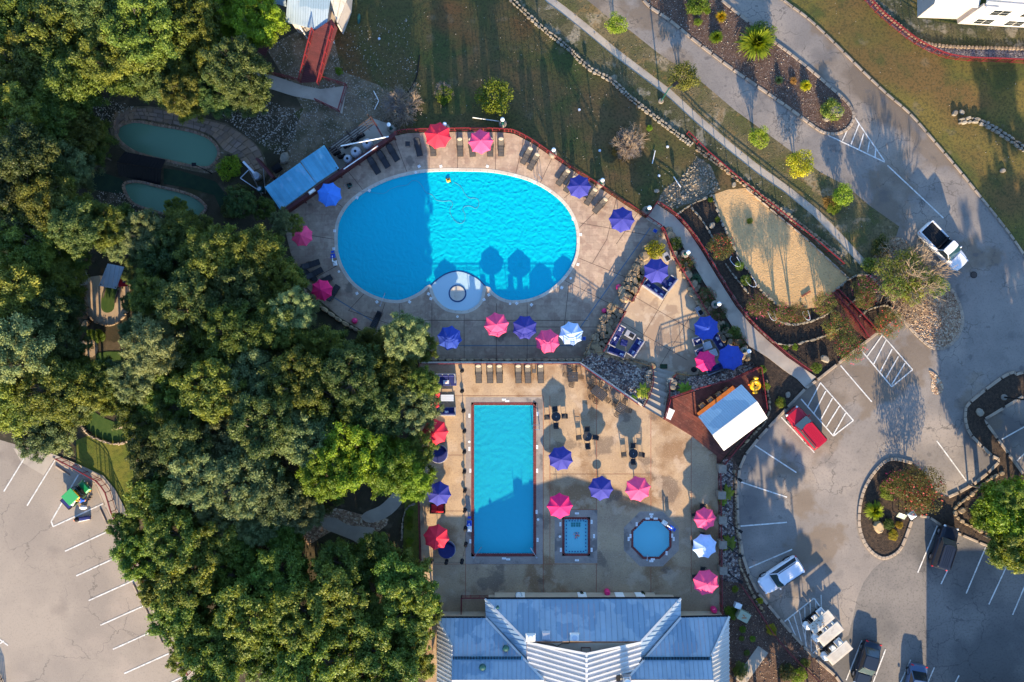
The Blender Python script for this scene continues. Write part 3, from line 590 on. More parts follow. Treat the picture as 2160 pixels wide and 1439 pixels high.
def comps(tris):
    par={}
    def find(x):
        while par[x]!=x: par[x]=par[par[x]]; x=par[x]
        return x
    ed={}
    for i,f in enumerate(tris.tolist()):
        par[i]=i
        for k in range(3):
            e=(min(f[k],f[(k+1)%3]),max(f[k],f[(k+1)%3])); ed.setdefault(e,[]).append(i)
    for l in ed.values():
        if len(l)==2:
            a,b=find(l[0]),find(l[1])
            if a!=b: par[a]=b
    g={}
    for i in range(len(tris)): g.setdefault(find(i),[]).append(i)
    return list(g.values())
for i,r in enumerate(REG):
    if r['m'] is None or 'on' in r: continue
    tr=RF[own==i]
    if len(tr)==0: continue
    zf=lambda px,py,tz,r=r: regz(r,px,py,tz)
    if r.get('split'):
        jid=[j for j,q in enumerate(REG) if 'on' in q and r['name'] in q['on']]
        jm={}
        for j in jid: jm.setdefault(REG[j]['m'],[]).append(j)
        base=RF[np.isin(own,[i]+jid)] if r['name']!='pool_apron' else tr
        root=emit(r['name'],base,lambda px,py,tz,r=r: regz(r,px,py,tz)-.05,'joint',r.get('skirt',0))
        for m_,js in jm.items():
            t2=RF[np.isin(own,js)]
            if len(t2): emit('joint_strip',t2,lambda px,py,tz,r=r: regz(r,px,py,tz)-.014,m_,0,root,None)
        for c in comps(tr):
            d=rng.uniform(-.004,.004)
            emit('concrete_slab',tr[c],lambda px,py,tz,r=r,d=d: regz(r,px,py,tz)+d,r['m'],.045,root,None)
        STRUCT[r['name']]=root
    else:
        STRUCT[r['name']]=emit(r['name'],tr,zf,r['m'],r.get('skirt',0))
# far ground sheet to the horizon
b=B(); o_=[(-419,-419),(2559,-419),(2559,1829),(-419,1829)]; f_=[(-30000,-30000),(32000,-30000),(32000,31000),(-30000,31000)]
for q in range(4):
    a0,a1=o_[q],o_[(q+1)%4]; k=12
    for s_ in range(k):
        def L_(t,a,c): return (a[0]+(c[0]-a[0])*t,a[1]+(c[1]-a[1])*t)
        i0,i1=L_(s_/k,a0,a1),L_((s_+1)/k,a0,a1); w0,w1=L_(s_/k,f_[q],f_[(q+1)%4]),L_((s_+1)/k,f_[q],f_[(q+1)%4])
        b.add([P(*i0,T(*i0)-.01),P(*i1,T(*i1)-.01),((w1[0]-CX)/K,(CY-w1[1])/K,-6),((w0[0]-CX)/K,(CY-w0[1])/K,-6)],[(0,3,2,1)])
obj('distant_ground',b,G['strip'],kind='structure')
print('ground',round(time.time()-t1,1),len(RF))
# ---------------------------------------------------------------- pools
def poly3(px,z): return [P(x,y,z) for x,y in px]
def inset(poly,d):
    a=sum(poly[i][0]*poly[(i+1)%len(poly)][1]-poly[(i+1)%len(poly)][0]*poly[i][1] for i in range(len(poly)))
    return offset(poly,d if a>0 else -d,True)
def sheet(poly,z,bb=None,up=True):
    bb=bb or B(); v=poly3(poly,z); n=len(v); a=sum(v[i].x*v[(i+1)%n].y-v[(i+1)%n].x*v[i].y for i in range(n))
    o=len(bb.v); bb.v+=[tuple(x) for x in v]; f=list(range(o,o+n)); bb.f.append(tuple(f if (a>0)==up else f[::-1])); return bb
def basin(label,outer,inner,zd,depth,wmat,fmat,cop,coplen,copmat,cn,name='swimming_pool',cat='pool',wz=.13,wp=None):
    t=thing(name,label,cat,P(*inner[0],zd))
    b=B(); s=(H-zd)/H
    wal=[(p[0],p[1]) for p in inner]; n=len(wal); o=0
    top=[P(x,y,zd-.02) for x,y in wal]; bot=[Vector((v.x,v.y,zd-depth)) for v in top]
    b.v+=[tuple(v) for v in top+bot]
    for i in range(n): j=(i+1)%n; b.f.append((i,n+i,n+j,j))
    b.f.append(tuple(range(n,2*n)))
    obj('basin',b,G[fmat],t,world=True)
    wt=[P(x,y,zd-.02) for x,y in wp] if wp else top; ww=[(v.x,v.y,zd-wz) for v in wt]; n=len(ww); bw=B(); a=sum(ww[i][0]*ww[(i+1)%n][1]-ww[(i+1)%n][0]*ww[i][1] for i in range(n))
    bw.v=ww; bw.f=[tuple(range(n)) if a>0 else tuple(range(n-1,-1,-1))]
    obj('water',bw,G[wmat],t,world=True)
    n=len(wal)
    # coping pieces between inner and outer outlines
    if coplen:
        m=max(8,int(sum(math.dist(inner[i],inner[(i+1)%len(inner)]) for i in range(len(inner)))/coplen))
        di=dens(inner,1.5,True); N=len(di)
        for k in range(m):
            i0=int(k*N/m); i1=int((k+1)*N/m)
            seg=[di[q%N] for q in range(i0,i1+1)]
            if len(seg)<2: continue
            seg2=[]
            for x,y in seg:   # nearest point on outer
                best=None
                for q in range(len(outer)):
                    ax,ay=outer[q]; bx,by=outer[(q+1)%len(outer)]; l2=(bx-ax)**2+(by-ay)**2
                    u=0 if l2==0 else max(0,min(1,((x-ax)*(bx-ax)+(y-ay)*(by-ay))/l2)); cx_,cy_=ax+u*(bx-ax),ay+u*(by-ay); d=(cx_-x)**2+(cy_-y)**2
                    if best is None or d<best[0]: best=(d,cx_,cy_)
                seg2.append((best[1],best[2]))
            # gap
            def L2(a,b_,u): return (a[0]+(b_[0]-a[0])*u,a[1]+(b_[1]-a[1])*u)
            seg[0]=L2(seg[0],seg[1],.25); seg[-1]=L2(seg[-1],seg[-2],.25)
            pl=seg[::3]+([seg[-1]] if (len(seg)-1)%3 else [])
            pl2=seg2[::3]+([seg2[-1]] if (len(seg2)-1)%3 else [])
            bb=B(); bb.prism([tuple(P(x,y,zd)[:2]) for x,y in pl+pl2[::-1]],zd-.12,zd+.015); obj(cn,bb,G[copmat],t,world=True)
    return t
kin=inset(pool_out,6.5)
kid_closed=smooth(kid,False,3)[:]; 
# main kidney: close through the wading arc
warc=smooth([(1026,606),(1008,588),(985,576),(965,572),(945,576),(924,588),(905,606)],False,4)
k_in=[p for p in inset(pool_out,6.5)]
kmain=[p for p in k_in if not (900<p[0]<1032 and p[1]>604)]
_i=max(range(len(kmain)),key=lambda i:math.dist(kmain[i],kmain[(i+1)%len(kmain)])); kmain=kmain[_i+1:]+kmain[:_i+1]
kmain=kmain+(warc if math.dist(kmain[-1],warc[0])<math.dist(kmain[-1],warc[-1]) else warc[::-1])
kp=basin('large kidney shaped pool with sunlit ripples and cream coping',pool_out,k_in,DK,1.5,'water','plaster_blue',1,14,'coping','coping_stone',wp=kmain)
# wading pool floor sits inside the large basin
wpoly=smooth([(909,608),(914,622),(924,637),(941,650),(961,655),(984,655),(1001,647),(1014,634),(1022,608)],False,3)+warc[1:-1]
b=B(); b.prism([tuple(P(x,y,DK-.5)[:2]) for x,y in wpoly],DK-1.49,DK-.19); obj('wading_shelf',b,G['plaster'],kp,world=True)
obj('wading_water',sheet(wpoly,DK-.125),G['water_wade'],kp,world=True)
b=B(); b.tube([P(x,y,DK-.13) for x,y in warc],.07,5); obj('step_edge',b,G['blueline'],kp,world=True)
b=B(); b.prism([tuple(P(x,y,DK-.1)[:2]) for x,y in circ(965,619,15.5,28)],DK-.45,DK-.08); obj('round_island',b,G['offwhite'],kp,world=True)
b=B(); b.tube([P(x,y,DK-.12) for x,y in circ(965,619,17.5,28)+[circ(965,619,17.5,28)[0]]],.07,5); obj('island_rim',b,G['blueline'],kp,world=True)
for pts in ([(738,583),(755,600),(780,613),(815,622),(850,625),(875,612),(895,602),(903,604)],[(777,608),(800,611),(830,615),(850,622)],[(780,620),(810,620),(835,625),(842,632)]):
    b=B(); b.tube([P(x,y,DK-.30) for x,y in smooth(pts,False,4)],.05,4); obj('step_edge',b,G['blueline'],kp,world=True)
for x,y in ((1109,485),(1097,559)):
    b=B()
    for sx in (-2.3,2.3):
        for sy in (-2.6,2.6): b.box(P(x+sx,y+sy,DK-.35),(.18,.2,.04))
    obj('floor_drain',b,G['black'],kp,world=True)
def brickcop(label,outer,inner,dep,wm,fm,name='swimming_pool',cat='pool',nl=5.5,wz=.13):
    return basin(label,outer,inner,LO,dep,wm,fm,1,nl,'brick','coping_brick',name,cat,wz)
rp=brickcop('long rectangular turquoise pool edged with dark red brick',rc(*rect_o),rc(*rect_in),1.35,'water_rect','plaster',nl=5.2)
sp=brickcop('small square spa with dotted tile ledge beside the long pool',spa_o,spa_in,.45,'water_spa','plaster','spa_pool','spa',5.2,.1)
tb=brickcop('octagonal hot tub with brick rim and stepped benches',tub_o,tub_in,.8,'water_spa','plaster_blue','hot_tub','hot tub',5.2,.1)
b=B(); 
for i in range(4):
    x0,y0,x1,y1=1197,1102,1233,1159; e=[((x0,y0),(x1,y0)),((x1,y0),(x1,y1)),((x1,y1),(x0,y1)),((x0,y1),(x0,y0))][i]; b.bar(P(*e[0],-.3),P(*e[1],-.3),.1,.25)
obj('bench_edge',b,G['plaster_blue'],sp,world=True)
for i in range(9):
    for x in (1194.5,1235.5): b=B(); b.box(P(x,1100+i*7.6,-.1),(.13,.13,.05)); obj('ledge_tile',b,G['blueline'],sp,world=True)
for i in range(6):
    for y in (1098.6,1163.5): b=B(); b.box(P(1201+i*6,y,-.1),(.13,.13,.05)); obj('ledge_tile',b,G['blueline'],sp,world=True)
gg=mat('green mosaic tile',(0.01,0.16,0.17),rough=.4)
for i in range(4):
    for j in range(2): b=B(); b.box(P(1206.5+i*5+(i//2)*.8,1104.5+j*4.7,-.09),(.2,.2,.03)); b.box(P(1206.5+i*5+(i//2)*.8,1104.5+j*4.7,-.07),(.08,.08,.03)); obj('mosaic_tile',b,gg,sp,world=True)
rr=random.Random(3)
for i in range(26):
    b=B(); a=rr.uniform(0,6.3); q=rr.uniform(1,6.5); b.box(P(1216+q*math.cos(a),1130+q*math.sin(a)*1.1,-.085),(rr.uniform(.06,.2),.05,.02),rr.uniform(0,3)); obj('mosaic_piece',b,G[rr.choice(['pinkpot','yellow','blueline','blueline','orange'])],sp,world=True)
for r_ in (29,27): b=B(); q=octa(1374,1137,r_); b.tube([P(x,y,-.35) for x,y in q+q[:1]],.03,4); obj('bench_edge',b,G['blueline'],tb,world=True)
for x,y in ((1361,1121),(1380,1121),(1360,1140),(1380,1140)): b=B(); b.lathe([(.11,0),(.11,.03),(.05,.04)],P(x,y,-.6),10); obj('jet',b,G['tank'],tb,world=True)
for y in (1149,1152,1166): b=B(); b.bar(P(1350,y,-.2),P(1396,y,-.2),.05,.04); obj('step_edge',b,G['plaster_blue'],tb,world=True)
for cx_,cy_,a0,a1 in ((1000,1168,0,90),(1125,1168,90,180)):
    for r_ in (13,18,23):
        if cx_==1000: ptsx=[(cx_+r_*math.cos(R(q)),cy_-r_*math.sin(R(q))) for q in range(0,91,15)]
        else: ptsx=[(cx_+r_*math.cos(R(q)),cy_-r_*math.sin(R(q))) for q in range(90,181,15)]
        b=B(); b.tube([P(x,y,-.3) for x,y in ptsx],.03,4); obj('step_edge',b,G['blueline'],rp,world=True)
for x,y in ((1054,874),(1076,874)): b=B(); b.lathe([(.12,0),(.12,.03),(.06,.04)],P(x,y,-.4),10); obj('jet',b,G['tank'],rp,world=True)
for nm,pd,lab in (('pond',pond1,'murky green pond ringed by sandstone flagstones'),('pond',pond2,'smaller shaded pond below the black tunnel')):
    z=T(*pd[0])-.15; t=thing('garden_pond',lab,'pond',P(*pd[0],z))
    b=B(); n=len(pd); top=[P(x,y,z+.25) for x,y in pd]; b.v=[tuple(v) for v in top]+[(v.x,v.y,z-.7) for v in top]
    for i in range(n): j=(i+1)%n; b.f.append((i,n+i,n+j,j))
    b.f.append(tuple(range(n,2*n))); obj('basin',b,G['pondfloor'],t,world=True)
    obj('water',sheet(pd,z),G['water_pond'],t,world=True)
    kk=dens(pd,11,True); N=len(kk)
    for i in range(N):
        a_,c_=kk[i],kk[(i+1)%N]; b=B(); m_=((a_[0]+c_[0])/2,(a_[1]+c_[1])/2); b.box(P(*m_,z+.2),(math.dist(a_,c_)/K*.93,.30,.28),ang(a_,c_),bev=.06); obj('edging_stone',b,G['flag'],t,world=True)
# flagstones round the pond
t=thing('flagstone_surround','irregular sandstone flagstones curving over the green pond','paving',P(400,250,-2.8)); rr=random.Random(5)
outer_arc=smooth([(238,272),(247,245),(285,229),(335,231),(400,246),(467,262),(505,280),(545,312),(560,350)],False,8)
inner_arc=smooth([(248,283),(258,262),(290,250),(335,257),(400,269),(447,287),(470,315),(500,332),(530,365)],False,8)
n_=26
def arcp(a,u): i=min(len(a)-2,int(u*(len(a)-1))); f=u*(len(a)-1)-i; return (a[i][0]+(a[i+1][0]-a[i][0])*f,a[i][1]+(a[i+1][1]-a[i][1])*f)
for row in range(3):
    u=rr.uniform(0,.02)
    while u<1:
        du=rr.uniform(.025,.05); u2=min(1,u+du); q=[]
        for uu,rw in ((u+.002,row+.05),(u2-.002,row+.05),(u2-.002,row+.96),(u+.002,row+.96)):
            uu=min(1,max(0,uu)); a_=arcp(inner_arc,uu); c_=arcp(outer_arc,uu); f=rw/3; q.append((a_[0]+(c_[0]-a_[0])*f+rr.uniform(-.8,.8),a_[1]+(c_[1]-a_[1])*f+rr.uniform(-.8,.8)))
        b=B(); zz=T(*q[0])+.05+rr.uniform(0,.04); b.prism([tuple(P(x,y,zz)[:2]) for x,y in q],zz-.12,zz); obj('flagstone',b,G['flag'],t,world=True); u=u2
# ---------------------------------------------------------------- kerbs, painted lines, stones
def sweep(name,path,w,h,m,parent,closed=False,zf=T,dz=0,seg=0,**kw):
    """kerb of w px and h m standing on zf; cut into seg px pieces when seg"""
    pts=dens(path,seg if seg else 12,closed)
    if closed: pts=pts+[pts[0]]
    L_=offset(pts,w/2,False); R_=offset(pts,-w/2,False)
    def one(i0,i1,par,nm,gap=0,**k2):
        b=B(); m_=i1-i0+1
        for i in range(i0,i1+1):
            z=zf(*pts[i])+dz
            l,r_=L_[i],R_[i]
            if gap and i in (i0,i1):
                o_=i0+1 if i==i0 else i1-1; g=.06; l=(l[0]+(L_[o_][0]-l[0])*g,l[1]+(L_[o_][1]-l[1])*g); r_=(r_[0]+(R_[o_][0]-r_[0])*g,r_[1]+(R_[o_][1]-r_[1])*g)
            for p,zz in ((l,z-.3),(l,z+h*.8),((l[0]*.85+r_[0]*.15,l[1]*.85+r_[1]*.15),z+h),((l[0]*.15+r_[0]*.85,l[1]*.15+r_[1]*.85),z+h),(r_,z+h*.8),(r_,z-.3)): b.v.append(tuple(P(p[0],p[1],zz)))
        for i in range(m_-1):
            for k in range(5): b.f.append((i*6+k,i*6+k+1,(i+1)*6+k+1,(i+1)*6+k))
        b.f.append((5,4,3,2,1,0)); b.f.append(tuple((m_-1)*6+k for k in range(6)))
        return obj(nm,b,m,par,world=True,**k2)
    if not seg: return one(0,len(pts)-1,parent,name,**kw)
    for i in range(len(pts)-1): one(i,i+1,parent,name,1,**kw)
def kerb(path,par,w=5.5,h=.14,closed=False,seg=58): 
    root=link('kerb',None,None,P(*path[0],T(*path[0])),kind='structure'); sweep('kerb_stone',path,w,h,G['kerb'],root,closed,seg=seg); return root
kerb(median,None,6.5,.16,True,48)
kerb(smooth([(1400,-300),(1560,-80),(1653,0),(1703,37),(1760,90),(1820,150),(1870,197),(1920,240),(1973,300),(2030,367),(2070,417),(2120,480),(2160,537),(2300,750)],False,3),None,5.5,.15)
kerb(smooth([(1900,668),(1930,702),(1957,727),(1975,735),(1997,732),(2017,714),(2028,692),(2030,665),(2018,627),(1998,600),(1970,565)],False,3),None,7,.16,seg=40)
kerb([(1857,697),(1722,803),(1700,819),(1620,903),(1600,925),(1573,959),(1560,989),(1555,1042),(1557,1106),(1567,1172),(1580,1212),(1600,1252),(1620,1276),(1670,1336),(1720,1389),(1763,1426),(1800,1480)],None,6,.15)
kerb(smooth([(2300,690),(2160,785),(2140,785),(2113,797),(2047,848),(2037,868),(2038,893),(2050,920),(2093,962),(2107,975),(2053,1022),(2000,1049)],False,2),None,6.5,.16,seg=44)
kerb(smooth([(1925,977),(1893,969),(1870,972),(1848,992),(1829,1020),(1817,1052),(1812,1099),(1820,1136),(1837,1162),(1860,1177),(1883,1172),(1903,1152),(1923,1099)],False,3),None,7,.16,seg=44)
kerb([(1940,1088),(1962,1092),(1987,1109),(2030,1129),(2100,1159),(2160,1188),(2400,1280)],None,5,.15)
kerb([(2300,750),(2160,835),(2077,885),(2083,895),(2127,957),(2160,1002),(2300,1130)],None,6,.15)
kerb([(110,965),(134,982),(201,1021),(243,1117),(320,1292),(350,1346),(393,1432),(440,1550)],None,3,.12)
NL=[0]
def pline(p,q,w=2.6,dz=.022,par='access_road'):
    n=max(1,int(math.dist(p,q)/10)); b=B(); pts=[(p[0]+(q[0]-p[0])*i/n,p[1]+(q[1]-p[1])*i/n) for i in range(n+1)]
    L_=offset(pts,w/2); R_=offset(pts,-w/2)
    for i in range(n+1): z=T(*pts[i])+dz; b.v+=[tuple(P(*L_[i],z)),tuple(P(*R_[i],z))]
    for i in range(n): b.f.append((i*2,i*2+2,i*2+3,i*2+1))
    a=b.v; f=b.f[0]; nz=(a[f[1]][0]-a[f[0]][0])*(a[f[2]][1]-a[f[0]][1])-(a[f[1]][1]-a[f[0]][1])*(a[f[2]][0]-a[f[0]][0])
    if nz<0: b.f=[x[::-1] for x in b.f]
    obj('painted_line',b,G['paint'],STRUCT[par])
AR='access_road'
for p,q in (((1803,248),(1866,340)),((1746,285),(1866,342)),((1777,297),(1787,275)),((1795,305),(1812,262)),((1812,314),(1822,282)),((1830,322),(1834,298)),((1846,331),(1847,314)),((1872,349),(1990,460)),
 ((1857,702),(1925,780)),((1925,780),(1881,816)),((1881,816),(1816,738)),((1862,706),(1829,752)),((1870,716),(1843,768)),((1882,736),(1857,784)),((1895,752),(1869,797)),((1909,766),(1881,812)),
 ((1773,771),(1839,848)),((1730,807),(1800,887)),((1800,887),(1758,920)),((1758,920),(1690,842)),((1730,809),(1704,857)),((1742,825),(1717,872)),((1756,840),(1731,886)),((1771,856),(1743,901)),((1784,871),(1758,917)),
 ((1648,880),(1718,955)),((1590,938),(1680,997)),((1563,1017),(1660,1049)),((1562,1110),(1660,1102)),((1580,1198),(1671,1159)),((1976,930),(2038,1014)),((1655,1311),(1717,1262)),((1717,1262),(1730,1280))): pline(p,q)
for k in range(7): pline((1663+k*11.5,1306-k*8.5),(1680+k*11.5 if k<3 else 1700+(k-3)*11.5,1345+k*12 if k<3 else 1375+(k-4)*4),2)
pline((1712,1380),(1735,1362),2.2)
for p,q in (((1977,1109),(1936,1208)),((1999,1203),(1985,1232)),((2079,1155),(2038,1252)),((2126,1189),(2086,1275)),((2175,1205),(2136,1297)),((1818,1351),(1785,1435)),((1868,1370),(1838,1450)),((1921,1392),(1900,1439)),((1971,1408),(1955,1445)),((2023,1425),(2010,1450))): pline(p,q,2.6,.03,'parking_lot')
for p,q in (((2215,870),(2113,927)),((2200,920),(2145,972))): pline(p,q)
for p,q in (((56,959),(8,1037)),((116,971),(57,1067)),((166,1000),(108,1100)),((108,1100),(112,1111)),((112,1111),(219,1062)),((241,1115),(137,1163)),((256,1171),(161,1215)),((283,1224),(187,1267)),((308,1276),(212,1319)),((333,1327),(238,1370)),((356,1379),(262,1421)),((385,1428),(330,1455)),((-20,1335),(17,1362)),((0,1358),(8,1352))): pline(p,q,2.8,.022,'worn_parking_lot')
# wheel stops
wsb=B(); wsb.box((0,0,.07),(1.8,.16,.14),bev=.04)
ws_mesh=mesh('wheel_stop',wsb,G['kerb'])
for k,(p,q,l) in enumerate((((117,982),(149,1004),'in front of the green utility cart'),((210,1070),(229,1110),'just below the green utility cart bay'),((281,1231),(297,1265),'third down the worn lot'),((306,1279),(323,1319),'fourth down the worn lot'),((330,1331),(340,1350),'lowest one under the trees'))):
    m_=((p[0]+q[0])/2,(p[1]+q[1])/2); link('wheel_stop',ws_mesh,None,P(*m_,T(*m_)),ang(p,q),label='concrete wheel stop '+l,category='wheel stop',group='wheel stops of the left parking lot')
# stone rows
rs=random.Random(11)
SM={}
def stone_mesh(kind,k):
    if (kind,k) not in SM:
        b=B(); r2=random.Random(hash((kind,k))&0xffff if False else k*13+len(kind)); n=7
        for lv,(zz,sc) in enumerate(((-.5,.95),(.2,1.0),(.5,.74))):
            for i in range(n+1):
                a=2*math.pi*(i+.35)/(n+1); rad=1/max(abs(math.cos(a)),abs(math.sin(a)))*.5
                b.v.append((rad*math.cos(a)*sc*r2.uniform(.9,1.04),rad*math.sin(a)*sc*r2.uniform(.9,1.04),zz*r2.uniform(.85,1.15)))
        N=n+1; b.f=[tuple(range(N-1,-1,-1)),tuple(range(2*N,3*N))]+[(l*N+i,l*N+(i+1)%N,(l+1)*N+(i+1)%N,(l+1)*N+i) for l in (0,1) for i in range(N)]
        SM[(kind,k)]=mesh('stone',b,G[kind])
    return SM[(kind,k)]
def stone(parent,kind,p,z,sx,sy,sz,rz,name='stone'):
    o=link(name,stone_mesh(kind,rs.randrange(6)),parent); v=P(p[0],p[1],z); l=parent.location if parent else Vector()
    o.location=(v.x-l.x,v.y-l.y,z-l.z); o.rotation_euler=(0,0,rz); o.scale=(sx,sy,sz); return o
def stone_row(label,path,w,l,h,kind='lime',zf=T,rows=1,name='stone_wall',cat='stone wall',pn='stone',jit=.2,dz=0):
    t=thing(name,label,cat,P(*path[0],zf(*path[0])))
    for rw in range(rows):
        pth=offset(path,(rw-(rows-1)/2)*w)
        fine=dens(pth,1.0); pts=[]; i=0
        while i<len(fine)-1: pts.append(fine[i]); i+=max(3,int(l*(rs.uniform(.55,1.7) if jit>.05 else 1)))
        pts.append(fine[-1])
        for i in range(len(pts)-1):
            a,c=pts[i],pts[i+1]; ln=math.dist(a,c)/K; m_=((a[0]+c[0])/2+rs.uniform(-1,1)*jit*w*.6,(a[1]+c[1])/2+rs.uniform(-1,1)*jit*w*.6)
            stone(t,kind,m_,zf(*m_)+dz+h*.35,ln*rs.uniform(.9,1.0),w/K*(rs.uniform(.55,1.25) if jit>.05 else 1),h*rs.uniform(.7,1.2),ang(a,c)+rs.uniform(-1,1)*jit,pn)
    return t
stone_row('rough limestone wall crossing the top of the brown lawn',smooth([(1060,-20),(1085,5),(1120,38),(1160,72),(1200,103),(1240,142),(1290,170),(1330,207),(1370,238),(1420,277),(1460,306)],False,3),6,8,.22,rows=2)
stone_row('limestone wall running behind the sand court fence',smooth([(1468,312),(1515,345),(1560,380),(1620,425),(1700,484),(1775,543)],False,3),6,9,.2,'lime_brown',rows=2)
stone_row('pale block edging over the top of the dark garden bed',smooth([(1425,455),(1450,437),(1480,421),(1504,411)],False,2),5,10,.3)
stone_row('pale block edging along the left side of the sand court',smooth([(1504,411),(1515,450),(1535,494),(1560,545),(1585,581),(1612,620),(1643,645)],False,2),5,10,.3)
stone_row('short stone divider in the upper dark garden bed',smooth([(1457,437),(1480,463),(1497,490),(1507,512)],False,2),4,9,.3)
stone_row('curved stone divider beside the green hoops',smooth([(1530,555),(1545,578),(1562,598),(1580,620)],False,2),4,9,.3)
stone_row('long low stone edging following the ramp railing',smooth([(1430,455),(1456,482),(1486,524),(1518,580),(1557,641),(1588,680),(1625,718),(1662,729),(1699,721),(1740,709),(1773,692)],False,2),4.5,10,.3)
stone_row('curved stone edging under the bushes below the sand court',smooth([(1618,657),(1643,677),(1668,685),(1694,682),(1729,671),(1755,655)],False,2),4.5,10,.3)
stone_row('stone edging from the ramp top towards the drainage channel',smooth([(1754,618),(1775,602),(1798,585),(1830,578),(1845,592),(1862,613)],False,2),5,10,.3)
stone_row('short stone edging in the middle bed right of the ramp',smooth([(1788,643),(1810,629),(1835,617),(1862,616)],False,2),4.5,10,.3)
stone_row('hooked stone edging in the lowest bed right of the ramp',smooth([(1812,668),(1830,654),(1850,648),(1872,644),(1888,655),(1893,668)],False,2),4.5,10,.3)
stone_row('crumbling limestone outcrop on the east grass slope',smooth([(2022,257),(2050,253),(2080,262),(2108,279),(2135,296),(2160,313),(2190,330)],False,2),7,10,.4,rows=2)
stone_row('row of tan edging blocks under the cream building',smooth([(1835,-6),(1860,23),(1890,48),(1910,64),(1935,84),(1970,95),(2020,99),(2080,101),(2160,103),(2230,104)],False,2),7.5,8.3,.3,'blockstone',jit=.02,pn='edging_block')
stone_row('rough stone border of the bed with the leafy tree',smooth([(2118,998),(2095,1006),(2070,1025),(2048,1045),(2028,1060),(2014,1074),(2018,1092),(2040,1107),(2070,1120),(2095,1127)],False,2),8,10,.35,'lime_brown')
stone_row('stone edging at the foot of the fence bed by the parking kerb',smooth([(1548,990),(1552,1040),(1552,1100),(1560,1150),(1560,1190),(1575,1225),(1592,1262),(1612,1292)],False,2),6,9,.3,'lime_brown')
stone_row('golden stone edging right of the bar hut',smooth([(1617,800),(1620,830),(1624,860),(1615,890),(1590,915),(1560,950)],False,2),5,10,.3,'lime_brown')
stone_row('low concrete edging under the sand court fence',[(1573,397),(1620,437),(1700,503),(1790,587)],3.5,22,.2,'kerb',jit=0)
stone_row('thin stone wall dividing the lit lawn from the hedge bed',smooth([(876,1062),(860,1070),(851,1090),(848,1115),(847,1140)],False,3),4.5,9,.3,'kerb')
# terraced retaining wall between the decks, laid course by course
def rwall(label,path,ztop,zbot,kind,l=15,courses=6,th=9):
    t=thing('retaining_wall',label,'retaining wall',P(*path[0],zbot)); ch=(ztop-zbot)/courses
    for c in range(courses):
        z=zbot+ch*(c+.5); pth=offset(path,-c*.35); pts=dens(pth,l*rs.uniform(.9,1.1)); 
        for i in range(len(pts)-1):
            a,d=pts[i],pts[i+1]; m_=((a[0]+d[0])/2,(a[1]+d[1])/2); ln=math.dist(a,d)/K*(H-z)/H
            v=P(*m_,0); s_=1.0
            o=link('stone',stone_mesh(kind,rs.randrange(6)),t); w0=Vector(((m_[0]-CX)/K*(H-ztop)/H,(CY-m_[1])/K*(H-ztop)/H,z)); o.location=w0-t.location
            o.scale=(ln*.98,th/K*rs.uniform(.9,1.05),ch*.96); o.rotation_euler=(0,0,ang(a,d)+rs.uniform(-.03,.03))
    return t
rwall('stacked limestone wall between the two pool decks',[(893,762),(1000,762),(1110,762),(1226,762)],-.02,DK-.05,'lime_brown',17,9,5.0)
rwall('curved stacked limestone wall holding the trees above the kidney pool deck',list(smooth([(612,560),(628,598),(650,628),(690,660),(735,690),(790,718),(845,742),(890,762)],False,3)),-.15,DK,'lime_brown',19,7,8)
sweep('wall_coping',[(884,765.5),(1000,765),(1222,765.5)],4.5,.08,G['coping'],None,zf=lambda x,y:0,dz=.0,kind='structure')
sweep('wall_coping',[(1222,765),(1357,857)],4.5,.08,G['coping'],None,zf=lambda x,y:0,kind='structure')
# rockeries
def rockery(label,poly,zf,n,lo,hi,kind='lime_brown',cat='rockery'):
    c=(sum(p[0] for p in poly)/len(poly),sum(p[1] for p in poly)/len(poly)); t=thing('rockery',label,cat,P(*c,zf(*c)))
    xs=[p[0] for p in poly]; ys=[p[1] for p in poly]; k=0; pts=[]; tries=0
    while k<n and tries<n*60:
        tries+=1; x,y=rs.uniform(min(xs),max(xs)),rs.uniform(min(ys),max(ys))
        if not pip(np.array([x]),np.array([y]),poly)[0]: continue
        s=rs.uniform(lo,hi)
        if any(math.dist((x,y),q[:2])<(s+q[2])*.27*K for q in pts): continue
        pts.append((x,y,s)); k+=1
        stone(t,kind,(x,y),zf(x,y)+s*.12,s,s*rs.uniform(.55,1),s*rs.uniform(.35,.75),rs.uniform(0,6.3),'rock')
    return t
zrk=lambda x,y:-1.75
rockery('boulder bank between the kidney pool deck and the sofa patio, above the steps',rk1,zrk,95,.55,1.25)
rockery('boulder bank below the pink pots, left of the sofa patio',rk2,zrk,90,.5,1.1)
rockery('boulders edging the patio beside the sloping walkway',[(1400,488),(1412,484),(1455,575),(1500,650),(1540,705),(1585,750),(1575,762),(1530,725),(1480,648),(1440,590)],lambda x,y:T(x,y)+.0,48,.6,1.2)
rockery('band of golden boulders along the bottom of the patio',[(1240,742),(1300,750),(1357,765),(1376,772),(1374,788),(1345,778),(1290,762),(1235,758)],lambda x,y:PT-.1,30,.5,1.0)
rockery('grey boulders behind the patio umbrellas at the walkway corner',[(1428,786),(1460,792),(1530,778),(1575,752),(1600,765),(1608,780),(1570,776),(1520,795),(1470,802),(1425,797)],lambda x,y:PT-.2,34,.6,1.2)
rockery('column of rounded boulders beside the curved stairs',[(1413,800),(1423,800),(1420,830),(1414,858),(1406,860),(1408,830)],lambda x,y:-.6,11,.5,.9,'lime')
rockery('pale boulders left of the curved stairs',[(1364,780),(1372,785),(1370,815),(1362,845),(1355,840),(1362,815)],lambda x,y:-.7,9,.45,.8,'lime')
